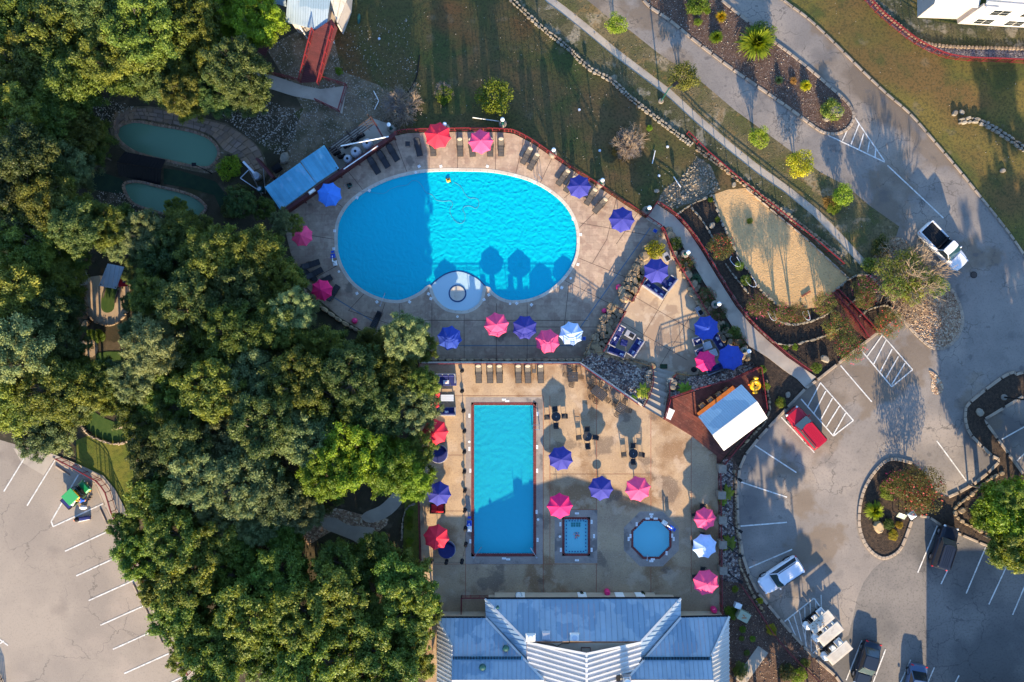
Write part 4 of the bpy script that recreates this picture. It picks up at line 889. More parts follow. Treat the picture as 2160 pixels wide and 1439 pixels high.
for (x,y,s,k,l) in ((1762,235,1.6,'lime','lumpy pale boulder under the round shrub in the median'),(1745,250,.8,'lime','small pale boulder left of the median boulder'),(1853,1112,1.3,'lime_brown','tan boulder under the spiky grass clump'),(2067,870,.9,'lime','pale boulder in the bed behind the banner'),(1740,757,.95,'lime','pitted white boulder above the round yellow shrub'),(1662,833,.65,'lime','small white rock by the lower walkway bed'),(2014,239,.7,'lime','left pale rock on the east grass slope'),(2029,237,.6,'lime','right pale rock on the east grass slope'),(1502,476,.75,'lime','white rock in the upper dark garden bed'),(2029,1077,.8,'lime_brown','golden rock in the stone bordered bed'),(181,683,.9,'lime_brown','grey rock left of the mini golf pad'),(1548,390,.6,'lime','white rock at the top of the sand court'),(1385,403,.6,'lime','square white stone above the dark garden bed'),(1442,415,.5,'kerb','pale stone slab on the grass by the gully'),(600,334,1.3,'lime','flat boulder above the corrugated shed'),(2115,360,.6,'lime','small grey rock low on the east slope')):
    z=surf(x,y); o=stone(None,k,(x,y),z+s*.15,s,s*.75,s*.5,rs.uniform(0,3),'boulder'); o['label']=l; o['category']='boulder'
# ---------------------------------------------------------------- loose stones (real geometry, stuff)
def scatter(name,poly,n,lo,hi,m,zf=None,dens_f=None,seed=1):
    r=np.random.default_rng(seed); xs=[p[0] for p in poly]; ys=[p[1] for p in poly]
    x=r.uniform(min(xs),max(xs),n*4); y=r.uniform(min(ys),max(ys),n*4); k=pip(x,y,poly); x,y=x[k][:n],y[k][:n]; n=len(x)
    z=TZ(x,y) if zf is None else zf(x,y); c=to3(x,y,z)
    s=lo+(hi-lo)*r.random(n)**2.2; a=r.uniform(0,6.28,n)
    base=np.array([(1,0,0),(0,1,0),(-1,0,0),(0,-1,0),(.1,.1,.6),(0,0,-.5)]); V=base[None]*s[:,None,None]*r.uniform(.6,1.1,(n,6,1))*.5
    ca,sa=np.cos(a)[:,None],np.sin(a)[:,None]; X=V[...,0]*ca-V[...,1]*.7*sa; Y=V[...,0]*sa+V[...,1]*.7*ca
    V=np.stack([X,Y,V[...,2]],-1)+c[:,None]+np.array([0,0,.02]); F=np.array([(0,1,4),(1,2,4),(2,3,4),(3,0,4),(1,0,5),(2,1,5),(3,2,5),(0,3,5)])
    F=(F[None]+(np.arange(n)*6)[:,None,None]).reshape(-1,3)
    me=bpy.data.meshes.new(name); me.vertices.add(n*6); me.vertices.foreach_set('co',V.reshape(-1)); me.loops.add(len(F)*3); me.loops.foreach_set('vertex_index',F.reshape(-1).astype(np.int32))
    me.polygons.add(len(F)); me.polygons.foreach_set('loop_start',np.arange(0,len(F)*3,3,dtype=np.int32)); me.polygons.foreach_set('loop_total',np.full(len(F),3,np.int32)); me.materials.append(m); me.update(); me.validate()
    return link(name,me,kind='stuff')
PG=[mat('loose gravel',(0.2,0.16,0.14),coord='pos',extra=pebbles(5.0,[(0.12,0.09,0.085),(0.34,0.28,0.25),(0.07,0.06,0.065),(0.5,0.44,0.38),(0.22,0.14,0.11)])),
 mat('loose tan gravel',(0.3,0.2,0.13),extra=pebbles(5.0,[(0.34,0.22,0.13),(0.46,0.33,0.21),(0.22,0.13,0.08),(0.56,0.45,0.33),(0.4,0.26,0.17)])),G['pebble']]
zr1=lambda x,y:regz({'z':'river1'},x,y,0); zr2=lambda x,y:regz({'z':'river2'},x,y,0)
scatter('river_gravel',river1,2600,.12,.4,PG[0],zr1,seed=1); scatter('river_gravel',river2,1700,.12,.4,PG[0],zr2,seed=2)
scatter('river_gravel',rock_strip,2600,.12,.42,PG[0],seed=3); scatter('tan_gravel',gisle,5200,.1,.3,PG[1],lambda x,y:TZ(x,y)+.12,seed=4)
scatter('white_chippings',median,900,.06,.2,PG[2],lambda x,y:TZ(x,y)+.1,seed=5); scatter('loose_stones',rockN,2300,.06,.26,PG[2],seed=6)
scatter('loose_stones',[(480,190),(660,240),(590,330),(540,300),(470,250)],1500,.06,.3,PG[2],seed=7)
scatter('loose_stones',rockE,520,.12,.5,G['lime'],seed=8); scatter('loose_stones',lawn,1500,.03,.17,PG[2],seed=9)
scatter('loose_stones',[(700,60),(860,40),(900,250),(760,270),(700,200)],900,.05,.24,PG[2],seed=12)
scatter('loose_stones',verge,1700,.05,.2,G['rocky'],seed=10); scatter('loose_stones',[(150,180),(300,230),(240,260),(190,250)],500,.06,.25,PG[2],seed=11)
scatter('fence_bed_gravel',rockL,1800,.06,.25,PG[1],seed=13); scatter('loose_stones',hill,900,.04,.16,PG[2],seed=14)
scatter('bark_chips',garden,2500,.06,.2,mat('bark chip',(0.09,0.055,0.035),(0.04,0.025,0.018),3),seed=15); scatter('bark_chips',bedAB,2500,.06,.2,bpy.data.materials['bark chip'],lambda x,y:TZ(x,y)+.06,seed=16)
scatter('loose_stones',[(200,400),(265,400),(290,440),(350,460),(420,480),(330,500),(220,460)],700,.06,.25,PG[2],seed=17)
print('stone',len(bpy.data.objects))
# ---------------------------------------------------------------- fences and rails
def fence(label,path,zf,h=1.1,post=40,m='rail',pick=.13,name='railing',cat='railing',pw=.07,mid=True,group=None):
    t=thing(name,label,cat,P(*path[0],zf(*path[0])),group=group)
    pts=dens(path,post); W=[P(x,y,zf(x,y)) for x,y in pts]
    for v in W: b=B(); b.box((v.x,v.y,v.z+h/2),(pw,pw,h+.05)); obj('post',b,G[m],t,world=True)
    up=Vector((0,0,1))
    b=B(); [b.bar(W[i]+up*h,W[i+1]+up*h,.075,.05) for i in range(len(W)-1)]; obj('top_rail',b,G[m],t,world=True)
    b=B(); [b.bar(W[i]+up*.12,W[i+1]+up*.12,.04) for i in range(len(W)-1)]; obj('bottom_rail',b,G[m],t,world=True)
    if mid: b=B(); [b.bar(W[i]+up*(h-.16),W[i+1]+up*(h-.16),.04) for i in range(len(W)-1)]; obj('middle_rail',b,G[m],t,world=True)
    if pick:
        b=B()
        for i in range(len(W)-1):
            n=max(1,int((W[i+1]-W[i]).length/pick))
            for k in range(1,n): v=W[i].lerp(W[i+1],k/n); b.bar(v+up*.12,v+up*(h-.14),.022)
        obj('pickets',b,G['darkrail'],t,world=True,kind='stuff')
    return t
zk=lambda x,y:DK; z0=lambda x,y:0.0; zp=lambda x,y:PT
fence('red fence curving along the north edge of the kidney pool deck',smooth([(836,284),(860,279),(930,277),(1020,276),(1065,278),(1086,281),(1122,300),(1170,333),(1220,366),(1290,411),(1362,459),(1392,479)],False,3),zk,1.25)
fence('red fence on the wall above the kidney deck, behind the loungers',[(886,767),(1000,767),(1110,767),(1221,767)],z0,1.1,36)
fence('slanting red fence beside the pebble slope on the lower deck',[(1221,767),(1290,815),(1345,853)],z0,1.1,34)
fence('short red return fence by the dark planter',[(886,768),(886,800)],z0,1.1,30)
fence('red railing down the east side of the sofa patio',smooth([(1394,482),(1400,492),(1418,540),(1447,590),(1480,647),(1505,688)],False,2),lambda x,y:max(PT,T(x,y)),1.1,36)
fence('red railing from the patio steps to the navy umbrella',[(1332,637),(1345,612),(1359,583)],zp,1.1,26)
fence('red railing behind the U shaped sofa set',[(1318,658),(1295,698),(1271,741)],zp,1.1,28)
fence('short red rail over the pink pot beside the small steps',[(1305,622),(1332,636)],lambda x,y:lin(x,y,DK,PT,(1305,622),(1332,636)),1.0,14)
fence('lower short red rail beside the small steps',[(1289,646),(1318,658)],lambda x,y:lin(x,y,DK,PT,(1289,646),(1318,658)),1.0,16)
fence('long red ramp railing beside the dark garden bed',smooth([(1384,428),(1424,455),(1452,485),(1481,527),(1514,582),(1553,644),(1584,682),(1620,716),(1662,752),(1705,782)],False,2),lambda x,y:T(x,y)+.08,1.1,34)
fence('short red end rail at the top of the sloping walkway',[(1384,428),(1363,459)],lambda x,y:T(x,y)+.08,1.1,18)
zst=lambda x,y: float(lin(x,y,PT,0,(1400,782),(1378,868)))
fence('curved red handrail on the left of the big stairs',stL,zst,.95,24); fence('curved red handrail on the right of the big stairs',stR,zst,.95,24)
fence('red railing round the front of the bar deck',[(1413,838),(1470,818),(1543,799),(1599,774)],lambda x,y:.05,1.1,30)
fence('red picket fence on the east end of the bar deck',[(1600,775),(1606,815),(1612,862)],lambda x,y:.05,1.1,22)
fence('short red railing beside the white bench on the bar deck',[(1411,841),(1400,880)],lambda x,y:.05,1.1,20)
fence('red fence behind the bar hut by the parking kerb',[(1610,866),(1582,905),(1535,962),(1520,982)],lambda x,y:.05,1.1,30)
fence('long red picket fence along the east side of the lower deck',[(1514,985),(1515,1060),(1516,1150),(1517,1230),(1518,1295)],z0,1.25,26)
fence('maroon fence along the west side of the lower deck',[(884,1010),(886,1100),(889,1180)],z0,1.25,36,'darkrail')
fence('red fence left of the club house enclosure',[(974,1256),(974,1298)],z0,1.0,22); fence('red fence above the club house enclosure',[(974,1256),(1030,1256)],z0,1.0,22)
fence('rust red rail along the back of the sand court',[(1448,283),(1490,325),(1560,385),(1640,448),(1710,505),(1772,558)],lambda x,y:T(x,y),1.2,46,'rail',0)
fence('red fence on the grass slope below the cream building',smooth([(1815,-10),(1835,15),(1858,38),(1895,68),(1928,93),(1965,112),(1995,123),(2040,129),(2100,131),(2160,134),(2230,136)],False,2),lambda x,y:T(x,y),1.25,34)
fence('maroon fence beside the sidewalk of the left parking lot',smooth([(130,965),(161,981),(207,1007),(215,1012),(233,1035),(245,1075),(262,1110),(285,1165),(300,1195),(330,1260),(362,1325),(405,1415)],False,2),lambda x,y:T(x,y)+.1,1.2,34)
fence('red fence through the shrubs at the bottom of the parking lot',[(1560,1232),(1590,1275),(1625,1330),(1660,1372),(1700,1410),(1730,1439)],lambda x,y:T(x,y),1.1,34)
fence('red fence on the landing above the garden path',[(676,166),(733,183),(717,237),(668,214)],lambda x,y:T(x,y),1.1,26)
fence('maroon rail along the top of the garden path',[(470,136),(540,152),(600,164),(637,174)],lambda x,y:T(x,y),1.1,30,'darkrail')
fence('red railing on the left of the stepped timber ramp',[(1753,618),(1793,664),(1826,712)],lambda x,y:T(x,y)+.15,1.05,26)
fence('red railing on the right of the stepped timber ramp',[(1762,612),(1810,662),(1848,702)],lambda x,y:T(x,y)+.15,1.05,26)
fence('dark fence at the left bottom of the worn parking lot',[(-30,1418),(0,1420),(14,1455)],lambda x,y:0,1.2,18,'black')
# ---------------------------------------------------------------- boards, stairs
def boards(label,poly,direction,width,z,th=.05,name='timber_deck',cat='deck',m='wood',gap=.35,kind=None,zf=None):
    c=poly[0]; t=thing(name,label,cat,P(*c,z if zf is None else zf(*c)))
    for q in strips(poly,direction,width,gap):
        b=B(); b.slab3([P(x,y,z if zf is None else zf(x,y)) for x,y in q],th); obj('board',b,G[m],t,world=True)
    return t
boards('triangular red timber deck around the bar hut',bar,(400,262),5.4,.05)
zl=lambda x,y:float(lin(x,y,-2.9,-.6,(665,180),(690,50)))
boards('maroon timber boardwalk leading up to the metal roofed cabin',[(662,66),(700,40),(712,60),(676,172),(634,175)],(38,10),4.2,0,zf=zl,name='boardwalk',cat='boardwalk',m='maroon')
fence('red railing on the left of the boardwalk',[(662,66),(648,120),(634,175)],zl,1.05,28); fence('red railing on the right of the boardwalk',[(704,62),(690,115),(673,180)],zl,1.05,28)
boards('maroon boardwalk half hidden by trees left of the cabin',[(560,62),(578,66),(560,118),(543,112)],(18,4),4.2,0,zf=lambda x,y:T(x,y)+.4,name='boardwalk',cat='boardwalk',m='maroon')
boards('stepped red timber ramp between the flowering shrubs and the parking',[(1755,618),(1765,614),(1847,702),(1828,716),(1798,690),(1780,650)],(14,-12),5,0,zf=lambda x,y:T(x,y)+.15)
def stairs(label,Lp,Rp,n,z0_,z1,m,name='staircase'):
    t=thing(name,label,'stairs',P(*Lp[0],min(z0_,z1))); 
    for i in range(n):
        u0,u1=i/n,(i+1)/n; a,b_,c,d=arcp(Lp,u0),arcp(Lp,u1),arcp(Rp,u1),arcp(Rp,u0); z=z0_+(z1-z0_)*(i+.5)/n+(z1-z0_)*.5/n*0
        bb=B(); bb.prism([tuple(P(x,y,z)[:2]) for x,y in (a,b_,c,d)],min(z0_,z1)-.6,z); obj('step',bb,G[m],t,world=True)
    return t
stairs('curved pale concrete stairs rising from the patio to the lower deck',stL,stR,8,PT,0,'concrete')
stairs('short flight of steps from the kidney pool deck up to the patio',[(1303,622),(1332,635)],[(1288,647),(1318,658)],5,DK,PT,'concrete')
for pts,l in ((stL,'left'),(stR,'right')): sweep('stair_stringer',offset(pts,0),3.5,.2,G['kerb'],None,zf=zst,kind='structure')
print('fence',len(bpy.data.objects))
# ---------------------------------------------------------------- buildings
def plane_z(pts):
    """plane through three or more (px,py,z) apparent points -> world 3d list"""
    return [P(x,y,z) for x,y,z in pts]
def roof_face(parent,pts,along,width,m,rib=.06,th=.05,name='roof_panel',ribw=.05):
    """pts: (px,py,z) apparent corners of one planar roof face; cut into ribbed panels running along pixel direction"""
    W=plane_z(pts); A=np.array([[v.x,v.y,1] for v in W]); zz=np.array([v.z for v in W]); c,_,_,_=np.linalg.lstsq(A,zz,rcond=None)
    zof=lambda x,y: c[0]*x+c[1]*y+c[2]
    d=(along[0],-along[1])
    for q in strips([(v.x,v.y) for v in W],d,width/K,.035):
        b=B(); b.slab3([(x,y,zof(x,y)) for x,y in q],th)
        l=math.hypot(*d); n=(-d[1]/l,d[0]/l); s=[p[0]*n[0]+p[1]*n[1] for p in q]; lo=min(s)
        e=sorted([p for p,v in zip(q,s) if v-lo<1e-4],key=lambda p:p[0]*d[0]+p[1]*d[1])
        if len(e)>=2:
            a,f=e[0],e[-1]; a3=Vector((a[0],a[1],zof(*a)+rib/2-.005)); f3=Vector((f[0],f[1],zof(*f)+rib/2-.005)); b.bar(a3,f3,ribw,rib)
        obj(name,b,G[m],parent)
    return zof
def walls(parent,foot,z0_,z1_,m,name='wall'):
    """foot: world xy list"""
    for i in range(len(foot)):
        a,c=foot[i],foot[(i+1)%len(foot)]; d=Vector((c[0]-a[0],c[1]-a[1],0)); n=Vector((-d.y,d.x,0)).normalized()*.1
        b=B(); A=Vector((a[0],a[1],0)); C_=Vector((c[0],c[1],0)); dd=d.normalized()*.001*(i+1)
        z1q=z1_[i] if isinstance(z1_,list) else z1_; b.prism([tuple((A+dd)[:2]),tuple((C_-dd)[:2]),tuple((C_-dd+n)[:2]),tuple((A+dd+n)[:2])],z0_,z1q); obj(name,b,G[m],parent)
# club house
ch=thing('club_house','large club house with metal hip roofs tinted shade blue at the bottom edge','building',(0,0,0))
E,RZ,WR,PK=2.7,4.6,5.1,5.6
roof_face(ch,[(1023,1263,E),(1436,1262,E),(1352,1353,RZ),(1111,1353,RZ)],(0,1),11,'roof_shade_blue')
roof_face(ch,[(1023,1263,E),(1111,1353,RZ),(1111,1390,4.6),(1147,1433,4.6),(1025,1304,E)],(1,0.03),9,'roof_shade_blue')
roof_face(ch,[(1436,1262,E),(1436,1302,E),(1322,1430,4.6),(1352,1390,4.6),(1352,1353,RZ)],(1,0.03),9,'roof_shade_blue')
roof_face(ch,[(923,1303,E),(1025,1303,E),(1147,1434,WR),(953,1434,WR),(954,1363,4.0)],(0,1),9,'roof_shade_blue')
roof_face(ch,[(1436,1302,E),(1538,1300,E),(1501,1382,4.3),(1505,1433,WR),(1322,1433,WR)],(0,1),9,'roof_shade_blue')
roof_face(ch,[(923,1303,E),(954,1363,4.3),(953,1434,4.6),(953,1560,4.6),(920,1560,E)],(1,.06),8.5,'roof_white',.12,ribw=.1)
roof_face(ch,[(1538,1300,E),(1539,1560,E),(1506,1560,4.6),(1505,1433,4.6),(1501,1382,4.4)],(1,-.06),8.5,'roof_white',.12,ribw=.1)
roof_face(ch,[(1112,1355,4.7),(1237,1379,PK),(1238,1570,PK),(1210,1570,5.2),(1147,1436,4.65),(1112,1392,4.6)],(1,.22),9.5,'roof_white',.16,ribw=.14)
roof_face(ch,[(1352,1355,4.7),(1352,1392,4.6),(1322,1436,4.65),(1270,1570,5.2),(1238,1570,PK),(1238,1379,PK)],(1,-.22),9.5,'roof_white',.16,ribw=.14)
roof_face(ch,[(953,1436,WR),(1147,1436,WR),(1208,1570,3.2),(953,1570,3.2)],(0,1),11,'roof_white',.05)
roof_face(ch,[(1322,1436,WR),(1505,1436,WR),(1505,1570,3.2),(1272,1570,3.2)],(0,1),11,'roof_white',.05)
b=B(); b.prism([tuple(P(x,y,4.4)[:2]) for x,y in ((1120,1355),(1352,1355),(1330,1360),(1238,1382),(1140,1362))],4.3,4.62); obj('flat_roof',b,G['stucco'],ch)
b=B(); b.bar(P(1226,1366,4.64),P(1245,1366,4.64),.06); b.bar(P(1226,1366,4.64),P(1226,1374,4.64),.06); b.bar(P(1245,1366,4.64),P(1245,1374,4.64),.06); obj('roof_hatch',b,G['maroon'],ch)
for a,c in (((1023,1263,E),(1111,1353,RZ)),((1436,1262,E),(1352,1353,RZ)),((1025,1303,E),(1147,1434,WR)),((1436,1302,E),(1322,1433,WR)),((923,1303,E),(954,1363,4.1)),((1538,1300,E),(1501,1382,4.4)),((1237,1379,PK),(1238,1565,PK)),((953,1436,WR),(1147,1436,WR)),((1322,1436,WR),(1505,1436,WR)),((1112,1355,4.75),(1237,1379,PK)),((1352,1355,4.75),(1237,1379,PK))):
    b=B(); u=Vector((0,0,.08)); b.bar(P(*a)+u,P(*c)+u,.22,.07); obj('ridge_cap',b,G['roof_white'],ch)
for (x0,x1,y) in ((957,1102,1388),(1358,1500,1389)):
    b=B(); 
    zz=4.35
    n=int((x1-x0)/3.2)
    for i in range(n): b.box(P(x0+i*3.2,y,zz+.14),(.1,.3,.05))
    obj('ridge_vent',b,G['black'],ch,kind='stuff')
    b=B(); b.bar(P(x0,y,zz+.06),P(x1,y,zz+.06),.34,.06); obj('vent_strip',b,G['roof_shed'],ch)
for a,c in (((1023,1262,E),(1436,1261,E)),((923,1302,E),(1023,1302,E)),((1437,1301,E),(1538,1299,E))):
    b=B(); b.bar(P(*a),P(*c),.14,.14); obj('gutter',b,G['black'],ch)
fx=lambda x,y,z=E:tuple(P(x,y,z)[:2])
foot=[fx(1029,1272),fx(1029,1309),fx(929,1309),fx(929,1560),fx(1532,1560),fx(1532,1308),fx(1430,1308),fx(1430,1272)]
walls(ch,foot,-.1,E-.12,'stucco')
b=B(); b.box(P(1213,1257.5,1.0)+Vector((0,0,.0)),(16.8,.12,2.0)); obj('entry_wall',b,G['stucco'],ch)
for (x,y) in ((1368-270,1257),(1228,1257),(1307,1257),(1350,1257)): b=B(); b.box(P(x,y-1.3,1.1),(.9,.06,1.8)); obj('door',b,G['white'],ch)
b=B(); b.box(P(1003,1299,.5),(2.6,.5,1.0)); obj('low_wall',b,G['stucco'],ch)
def hvac(px,py,z,s,label,lid='white'):
    t=thing('roof_unit',label,'roof unit',P(px,py,z)); b=B(); b.box((0,0,s[2]/2),s,bev=.05); obj('casing',b,G[lid],t)
    b=B(); b.lathe([(s[0]*.3,s[2]),(s[0]*.3,s[2]+.05),(s[0]*.1,s[2]+.06)],n=14); obj('fan_grille',b,G['tank'],t)
    b=B(); [b.bar((sx*s[0]/2,s[1]/2,s[2]),(sx*s[0]/2,s[1]/2+.25,s[2]+.25),.04) for sx in (-1,1)]; obj('bracket',b,G['steel'],t); return t
hvac(1119,1342,4.35,(.95,.65,.6),'white rooftop unit at the left end of the flat roof'); hvac(1211,1341,4.35,(.9,.65,.6),'white rooftop unit above the middle of the flat roof')
t=thing('junction_box','grey rooftop box with cables between the two white units','roof box',P(1152,1338,4.3)); b=B(); b.box((0,0,.25),(.8,.75,.5),bev=.04); obj('casing',b,G['tank'],t); b=B(); b.box((0,0,.52),(.7,.65,.04)); obj('lid',b,G['steel'],t)
t=thing('roof_cable','black cables looping across the flat roof edge','cable',P(1175,1360,4.7)); b=B(); b.tube([P(x,y,z) for x,y,z in ((1119,1352,4.75),(1140,1357,4.8),(1165,1359,4.72),(1175,1364,4.72),(1185,1358,4.72),(1200,1357,4.7),(1205,1346,4.6))],.04,5); obj('cable',b,G['black'],t,world=True)
t=thing('chimney','metal flue chimney with a white cap near the right roof valley','chimney',P(1318,1424,4.4)); b=B(); b.box((0,0,.7),(.8,.8,1.7),bev=.03); obj('shaft',b,G['steel'],t); b=B(); b.lathe([(.28,1.5),(.28,1.9),(.38,1.95),(.38,2.1),(.05,2.25)],n=16); obj('cap',b,G['white'],t); b=B(); b.box((-.75,0,.4),(.4,.6,.9)); obj('vent_box',b,G['black'],t)
for x,y,z,l in ((1067,1367,4.1,'upper'),(1018,1407,4.7,'lower')):
    b=B(); b.lathe([(.34,0),(.34,.16),(.26,.26),(.05,.3)],n=18); t=obj('roof_vent',b,G['green_pole']); t.location=P(x,y,z); t['label']=l+' round dome vent on the left wing roof'; t['category']='roof vent'
b=B(); b.lathe([(.12,0),(.12,.3),(.17,.33),(.03,.45)],n=10); t=obj('roof_vent',b,G['green_pole']); t.location=P(1050,1279,3.0); t['label']='small pipe vent at the top left of the main roof'; t['category']='roof vent'
# bar hut
bh=thing('bar_hut','open bar hut with white gabled metal roof, its shaded side tinted blue','hut',(0,0,0))
z1,z2=2.9,4.5
roof_face(bh,[(1473,879,z1),(1564,811,z1),(1598,848,z2),(1504,919,z2)],(31,38),4.6,'roof_shade_blue',.03)
roof_face(bh,[(1504,919.5,z2),(1598,848.5,z2),(1619,882,z1+.1),(1527,951,z1+.1)],(31,38),8.5,'roof_white',.04)
b=B(); b.bar(P(1504,919,z2+.04),P(1598,848,z2+.04),.22,.05); obj('ridge_cap',b,G['roof_white'],bh)
for x,y in ((1478,880),(1562,817),(1612,879),(1528,943)): v=P(x,y,z1); b=B(); b.box((v.x,v.y,1.5),(.14,.14,3.0)); obj('post',b,G['maroon'],bh)
v0,v1=P(1473,876,1.05),P(1549,818,1.05); b=B(); b.bar(v0,v1,.55,.07); obj('counter',b,G['bartop'],bh); b=B(); b.bar(v0-Vector((-.1,.1,.55)),v1-Vector((-.1,.1,.55)),.12,1.0); obj('counter_front',b,G['maroon'],bh)
b=B(); b.bar(P(1500,900,.5),P(1570,848,.5),1.2,.9); obj('back_bar',b,G['darkwood'],bh)
# cabin top left
cb=thing('cabin','metal roofed cabin with cream walls above the boardwalk','cabin',(0,0,0)); cz=T(650,40)+3.6; 
roof_face(cb,[(602,47,cz),(687,67,cz-.2),(697,-2,cz+.9),(700,-30,cz+1.3),(611,-50,cz+1.5)],(9,-68),5.2,'roof_shade_blue',.05)
roof_face(cb,[(545,-40,cz+.8),(600,-30,cz+.8),(604,14,cz),(560,2,cz)],(9,-60),5.2,'roof_shade_blue',.05)
roof_face(cb,[(697,0,cz+.8),(712,50,cz-.4),(732,-5,cz-.6),(735,-60,cz-.4),(702,-60,cz+1)],(2,-10),11,'offwhite',.02)
walls(cb,[fx(612,-60,cz),fx(612,44,cz),fx(682,60,cz),fx(694,0,cz)],cz-3.9,cz-.35,'siding'); walls(cb,[fx(694,-60,cz),fx(690,2,cz),fx(708,44,cz),fx(726,-5,cz),fx(730,-60,cz)],cz-3.9,cz-1.1,'siding')
for x,y in ((632,56),(690,66)): v=P(x,y,cz); b=B(); b.box((v.x,v.y,cz-2),(.12,.12,3.8)); obj('post',b,G['white'],cb)
# cream building top right
tb_=thing('cream_building','two storey cream sided building cut by the top right corner','building',(0,0,0)); zb=-2.5; zt=zb+4.7
A_,B_,C_,D_=P(1935,37,zb),P(2018,40,zb),P(2020,50,zb),P(2400,73,zb)
ft=[tuple(A_[:2]),tuple(B_[:2]),tuple(C_[:2]),tuple(D_[:2]),(D_.x,D_.y+20),(A_.x,A_.y+20)]
def sid(a,c,z0_,z1_,nm='wall'):
    n=max(1,int((z1_-z0_)/.3)); 
    d=(c-a); d.z=0; nn=Vector((d.y,-d.x,0)).normalized(); 
    for i in range(n):
        b=B(); zz=z0_+(z1_-z0_)*(i+.5)/n; q0=Vector((a.x,a.y,zz)); q1=Vector((c.x,c.y,zz)); b.bar(q0-nn*(.05),q1-nn*(.05),.14,(z1_-z0_)/n*.94); obj('siding_board',b,G['siding'],tb_)
    b=B(); b.bar(Vector((a.x,a.y,(z0_+z1_)/2))-nn*.15,Vector((c.x,c.y,(z0_+z1_)/2))-nn*.15,.1,z1_-z0_); obj(nm,b,G['siding'],tb_)
sid(A_,B_,zb,zt-.9); sid(B_,C_,zb,zt-.9); sid(C_,D_,zb,zt); sid(Vector((A_.x,A_.y+20,0)),A_,zb,zt-.9)
def win(a,c,u,z,w_,h_,label=None):
    d=(c-a); L_=d.length; d=d.normalized(); nn=Vector((d.y,-d.x,0)); ctr=a+d*u; ctr.z=z; ctr+=nn*.04; rz=math.atan2(d.y,d.x)
    b=B(); b.box(ctr,(w_+.16,.1,h_+.16),rz); f=obj('window',b,G['white'],tb_)
    for i in (-1,1):
        for j in (-1,1): b=B(); b.box(ctr+d*i*w_/4+Vector((0,0,j*h_/4))+nn*.05,(w_/2-.06,.04,h_/2-.06),rz); obj('pane',b,G['glass'],f)
win(C_,D_,2.2,zb+1.1,1.9,1.2); win(C_,D_,5.5,zb+1.1,1.9,1.2); win(C_,D_,2.6,zb+3.4,1.9,1.2); win(C_,D_,5.8,zb+3.4,1.9,1.2); win(C_,D_,9,zb+1.1,1.9,1.2); win(Vector((A_.x,A_.y+20,0)),A_,17.8,zb+2.4,1.3,1.2)
up=lambda v,z:Vector((v.x,v.y,z))
def rface3(par,V,d,wd,m,rib,ribw): 
    pts=[(CX+v.x*K*H/(H-v.z),CY-v.y*K*H/(H-v.z),v.z) for v in V]; roof_face(par,pts,d,wd,m,rib,ribw=ribw)
rface3(tb_,[up(A_,zt-.9)+Vector((-.2,-.35,0)),up(B_,zt-.9)+Vector((.2,-.35,0)),up(B_,zt+1.2)+Vector((.2,4,0)),up(A_,zt+1.2)+Vector((-.2,4,0))],(0,1),13,'roof_white',.05,.06)
rface3(tb_,[up(B_,zt)+Vector((.3,-.8,0)),up(D_,zt)+Vector((0,-.4,0)),up(D_,zt+2)+Vector((0,6,0)),up(B_,zt+2)+Vector((.3,5,0))],(1,.08),9,'roof_white',.2,.2)
# equipment shed and wall
sh=thing('equipment_shed','shed with two blue corrugated roof sections beside the kidney pool deck','shed',(0,0,0)); sz=DK+2.3
roof_face(sh,[(558,395,sz+.1),(633,343,sz+.1),(667,388,sz-.15),(592,443,sz-.15)],(34,46),4.2,'roof_shed',.04,name='corrugated_sheet')
roof_face(sh,[(634,340,sz+.15),(684,306,sz+.15),(715,355,sz-.1),(667,387,sz-.1)],(32,48),4.2,'roof_shed',.04,name='corrugated_sheet')
for x,y in ((563,397),(680,312),(709,354),(595,437)): v=P(x,y,sz); b=B(); b.box((v.x,v.y,(DK-1+sz)/2),(.12,.12,sz-DK+.9)); obj('post',b,G['darkwood'],sh)
tw=thing('maroon_wall','long maroon plank screen wall between the shed and the kidney pool','wall',P(715,368,DK))
q=dens([(603,447),(832,286)],9)
for i in range(len(q)-1):
    a=P(*q[i],DK+1.0); c=P(*q[i+1],DK+1.0); b=B(); b.bar(a,c-(c-a)*.04,.1,2.0); obj('board',b,G['maroon'],tw,world=True)
b=B(); b.bar(P(598,446,DK+2.03),P(836,280,DK+2.03),.38,.06); obj('cap_board',b,G['maroon'],tw,world=True)
for i in range(7): u=i/6; b=B(); v=P(603+229*u,449-161*u,DK+1); b.box((v.x,v.y-.12,v.z),(.12,.12,2.0)); obj('post',b,G['maroon'],tw,world=True)
b=B(); b.bar(P(725,357,DK+2.1),P(797,308,DK+2.1),.09,.05); obj('white_conduit',b,G['white'],tw,world=True)
t=thing('wall_light','white floodlight box on the maroon wall by the blue umbrella','light',P(658,404,DK+2.2)); b=B(); b.box((0,0,0),(.8,.35,.15),.6,bev=.03); obj('housing',b,G['offwhite'],t); b=B(); b.box((0,0,.09),(.6,.22,.03),.6); obj('lens',b,G['white'],t)
pg=thing('pergola','dark timber lattice screen over the pool pumps','pergola',P(740,280,DK))
for k in range(4): b=B(); b.bar(P(692+k*3,313+k*4,DK+1.9),P(782+k*3,248+k*4,DK+1.9),.09,.12); obj('beam',b,G['darkwood'],pg,world=True)
for k in range(7): u=k/6; b=B(); b.bar(P(690+92*u,311-65*u,DK+2.02),P(704+92*u,330-65*u,DK+2.02),.07,.06); obj('rafter',b,G['darkwood'],pg,world=True)
b=B(); b.bar(P(783,247,DK+1.6),P(808,290,DK+1.6),.15,.8); obj('end_wall',b,G['maroon'],pg,world=True)
for x,y in ((694,318),(738,286),(782,252)): v=P(x,y,DK); b=B(); b.box((v.x,v.y,DK+.9),(.12,.12,2.0)); obj('post',b,G['darkwood'],pg,world=True)
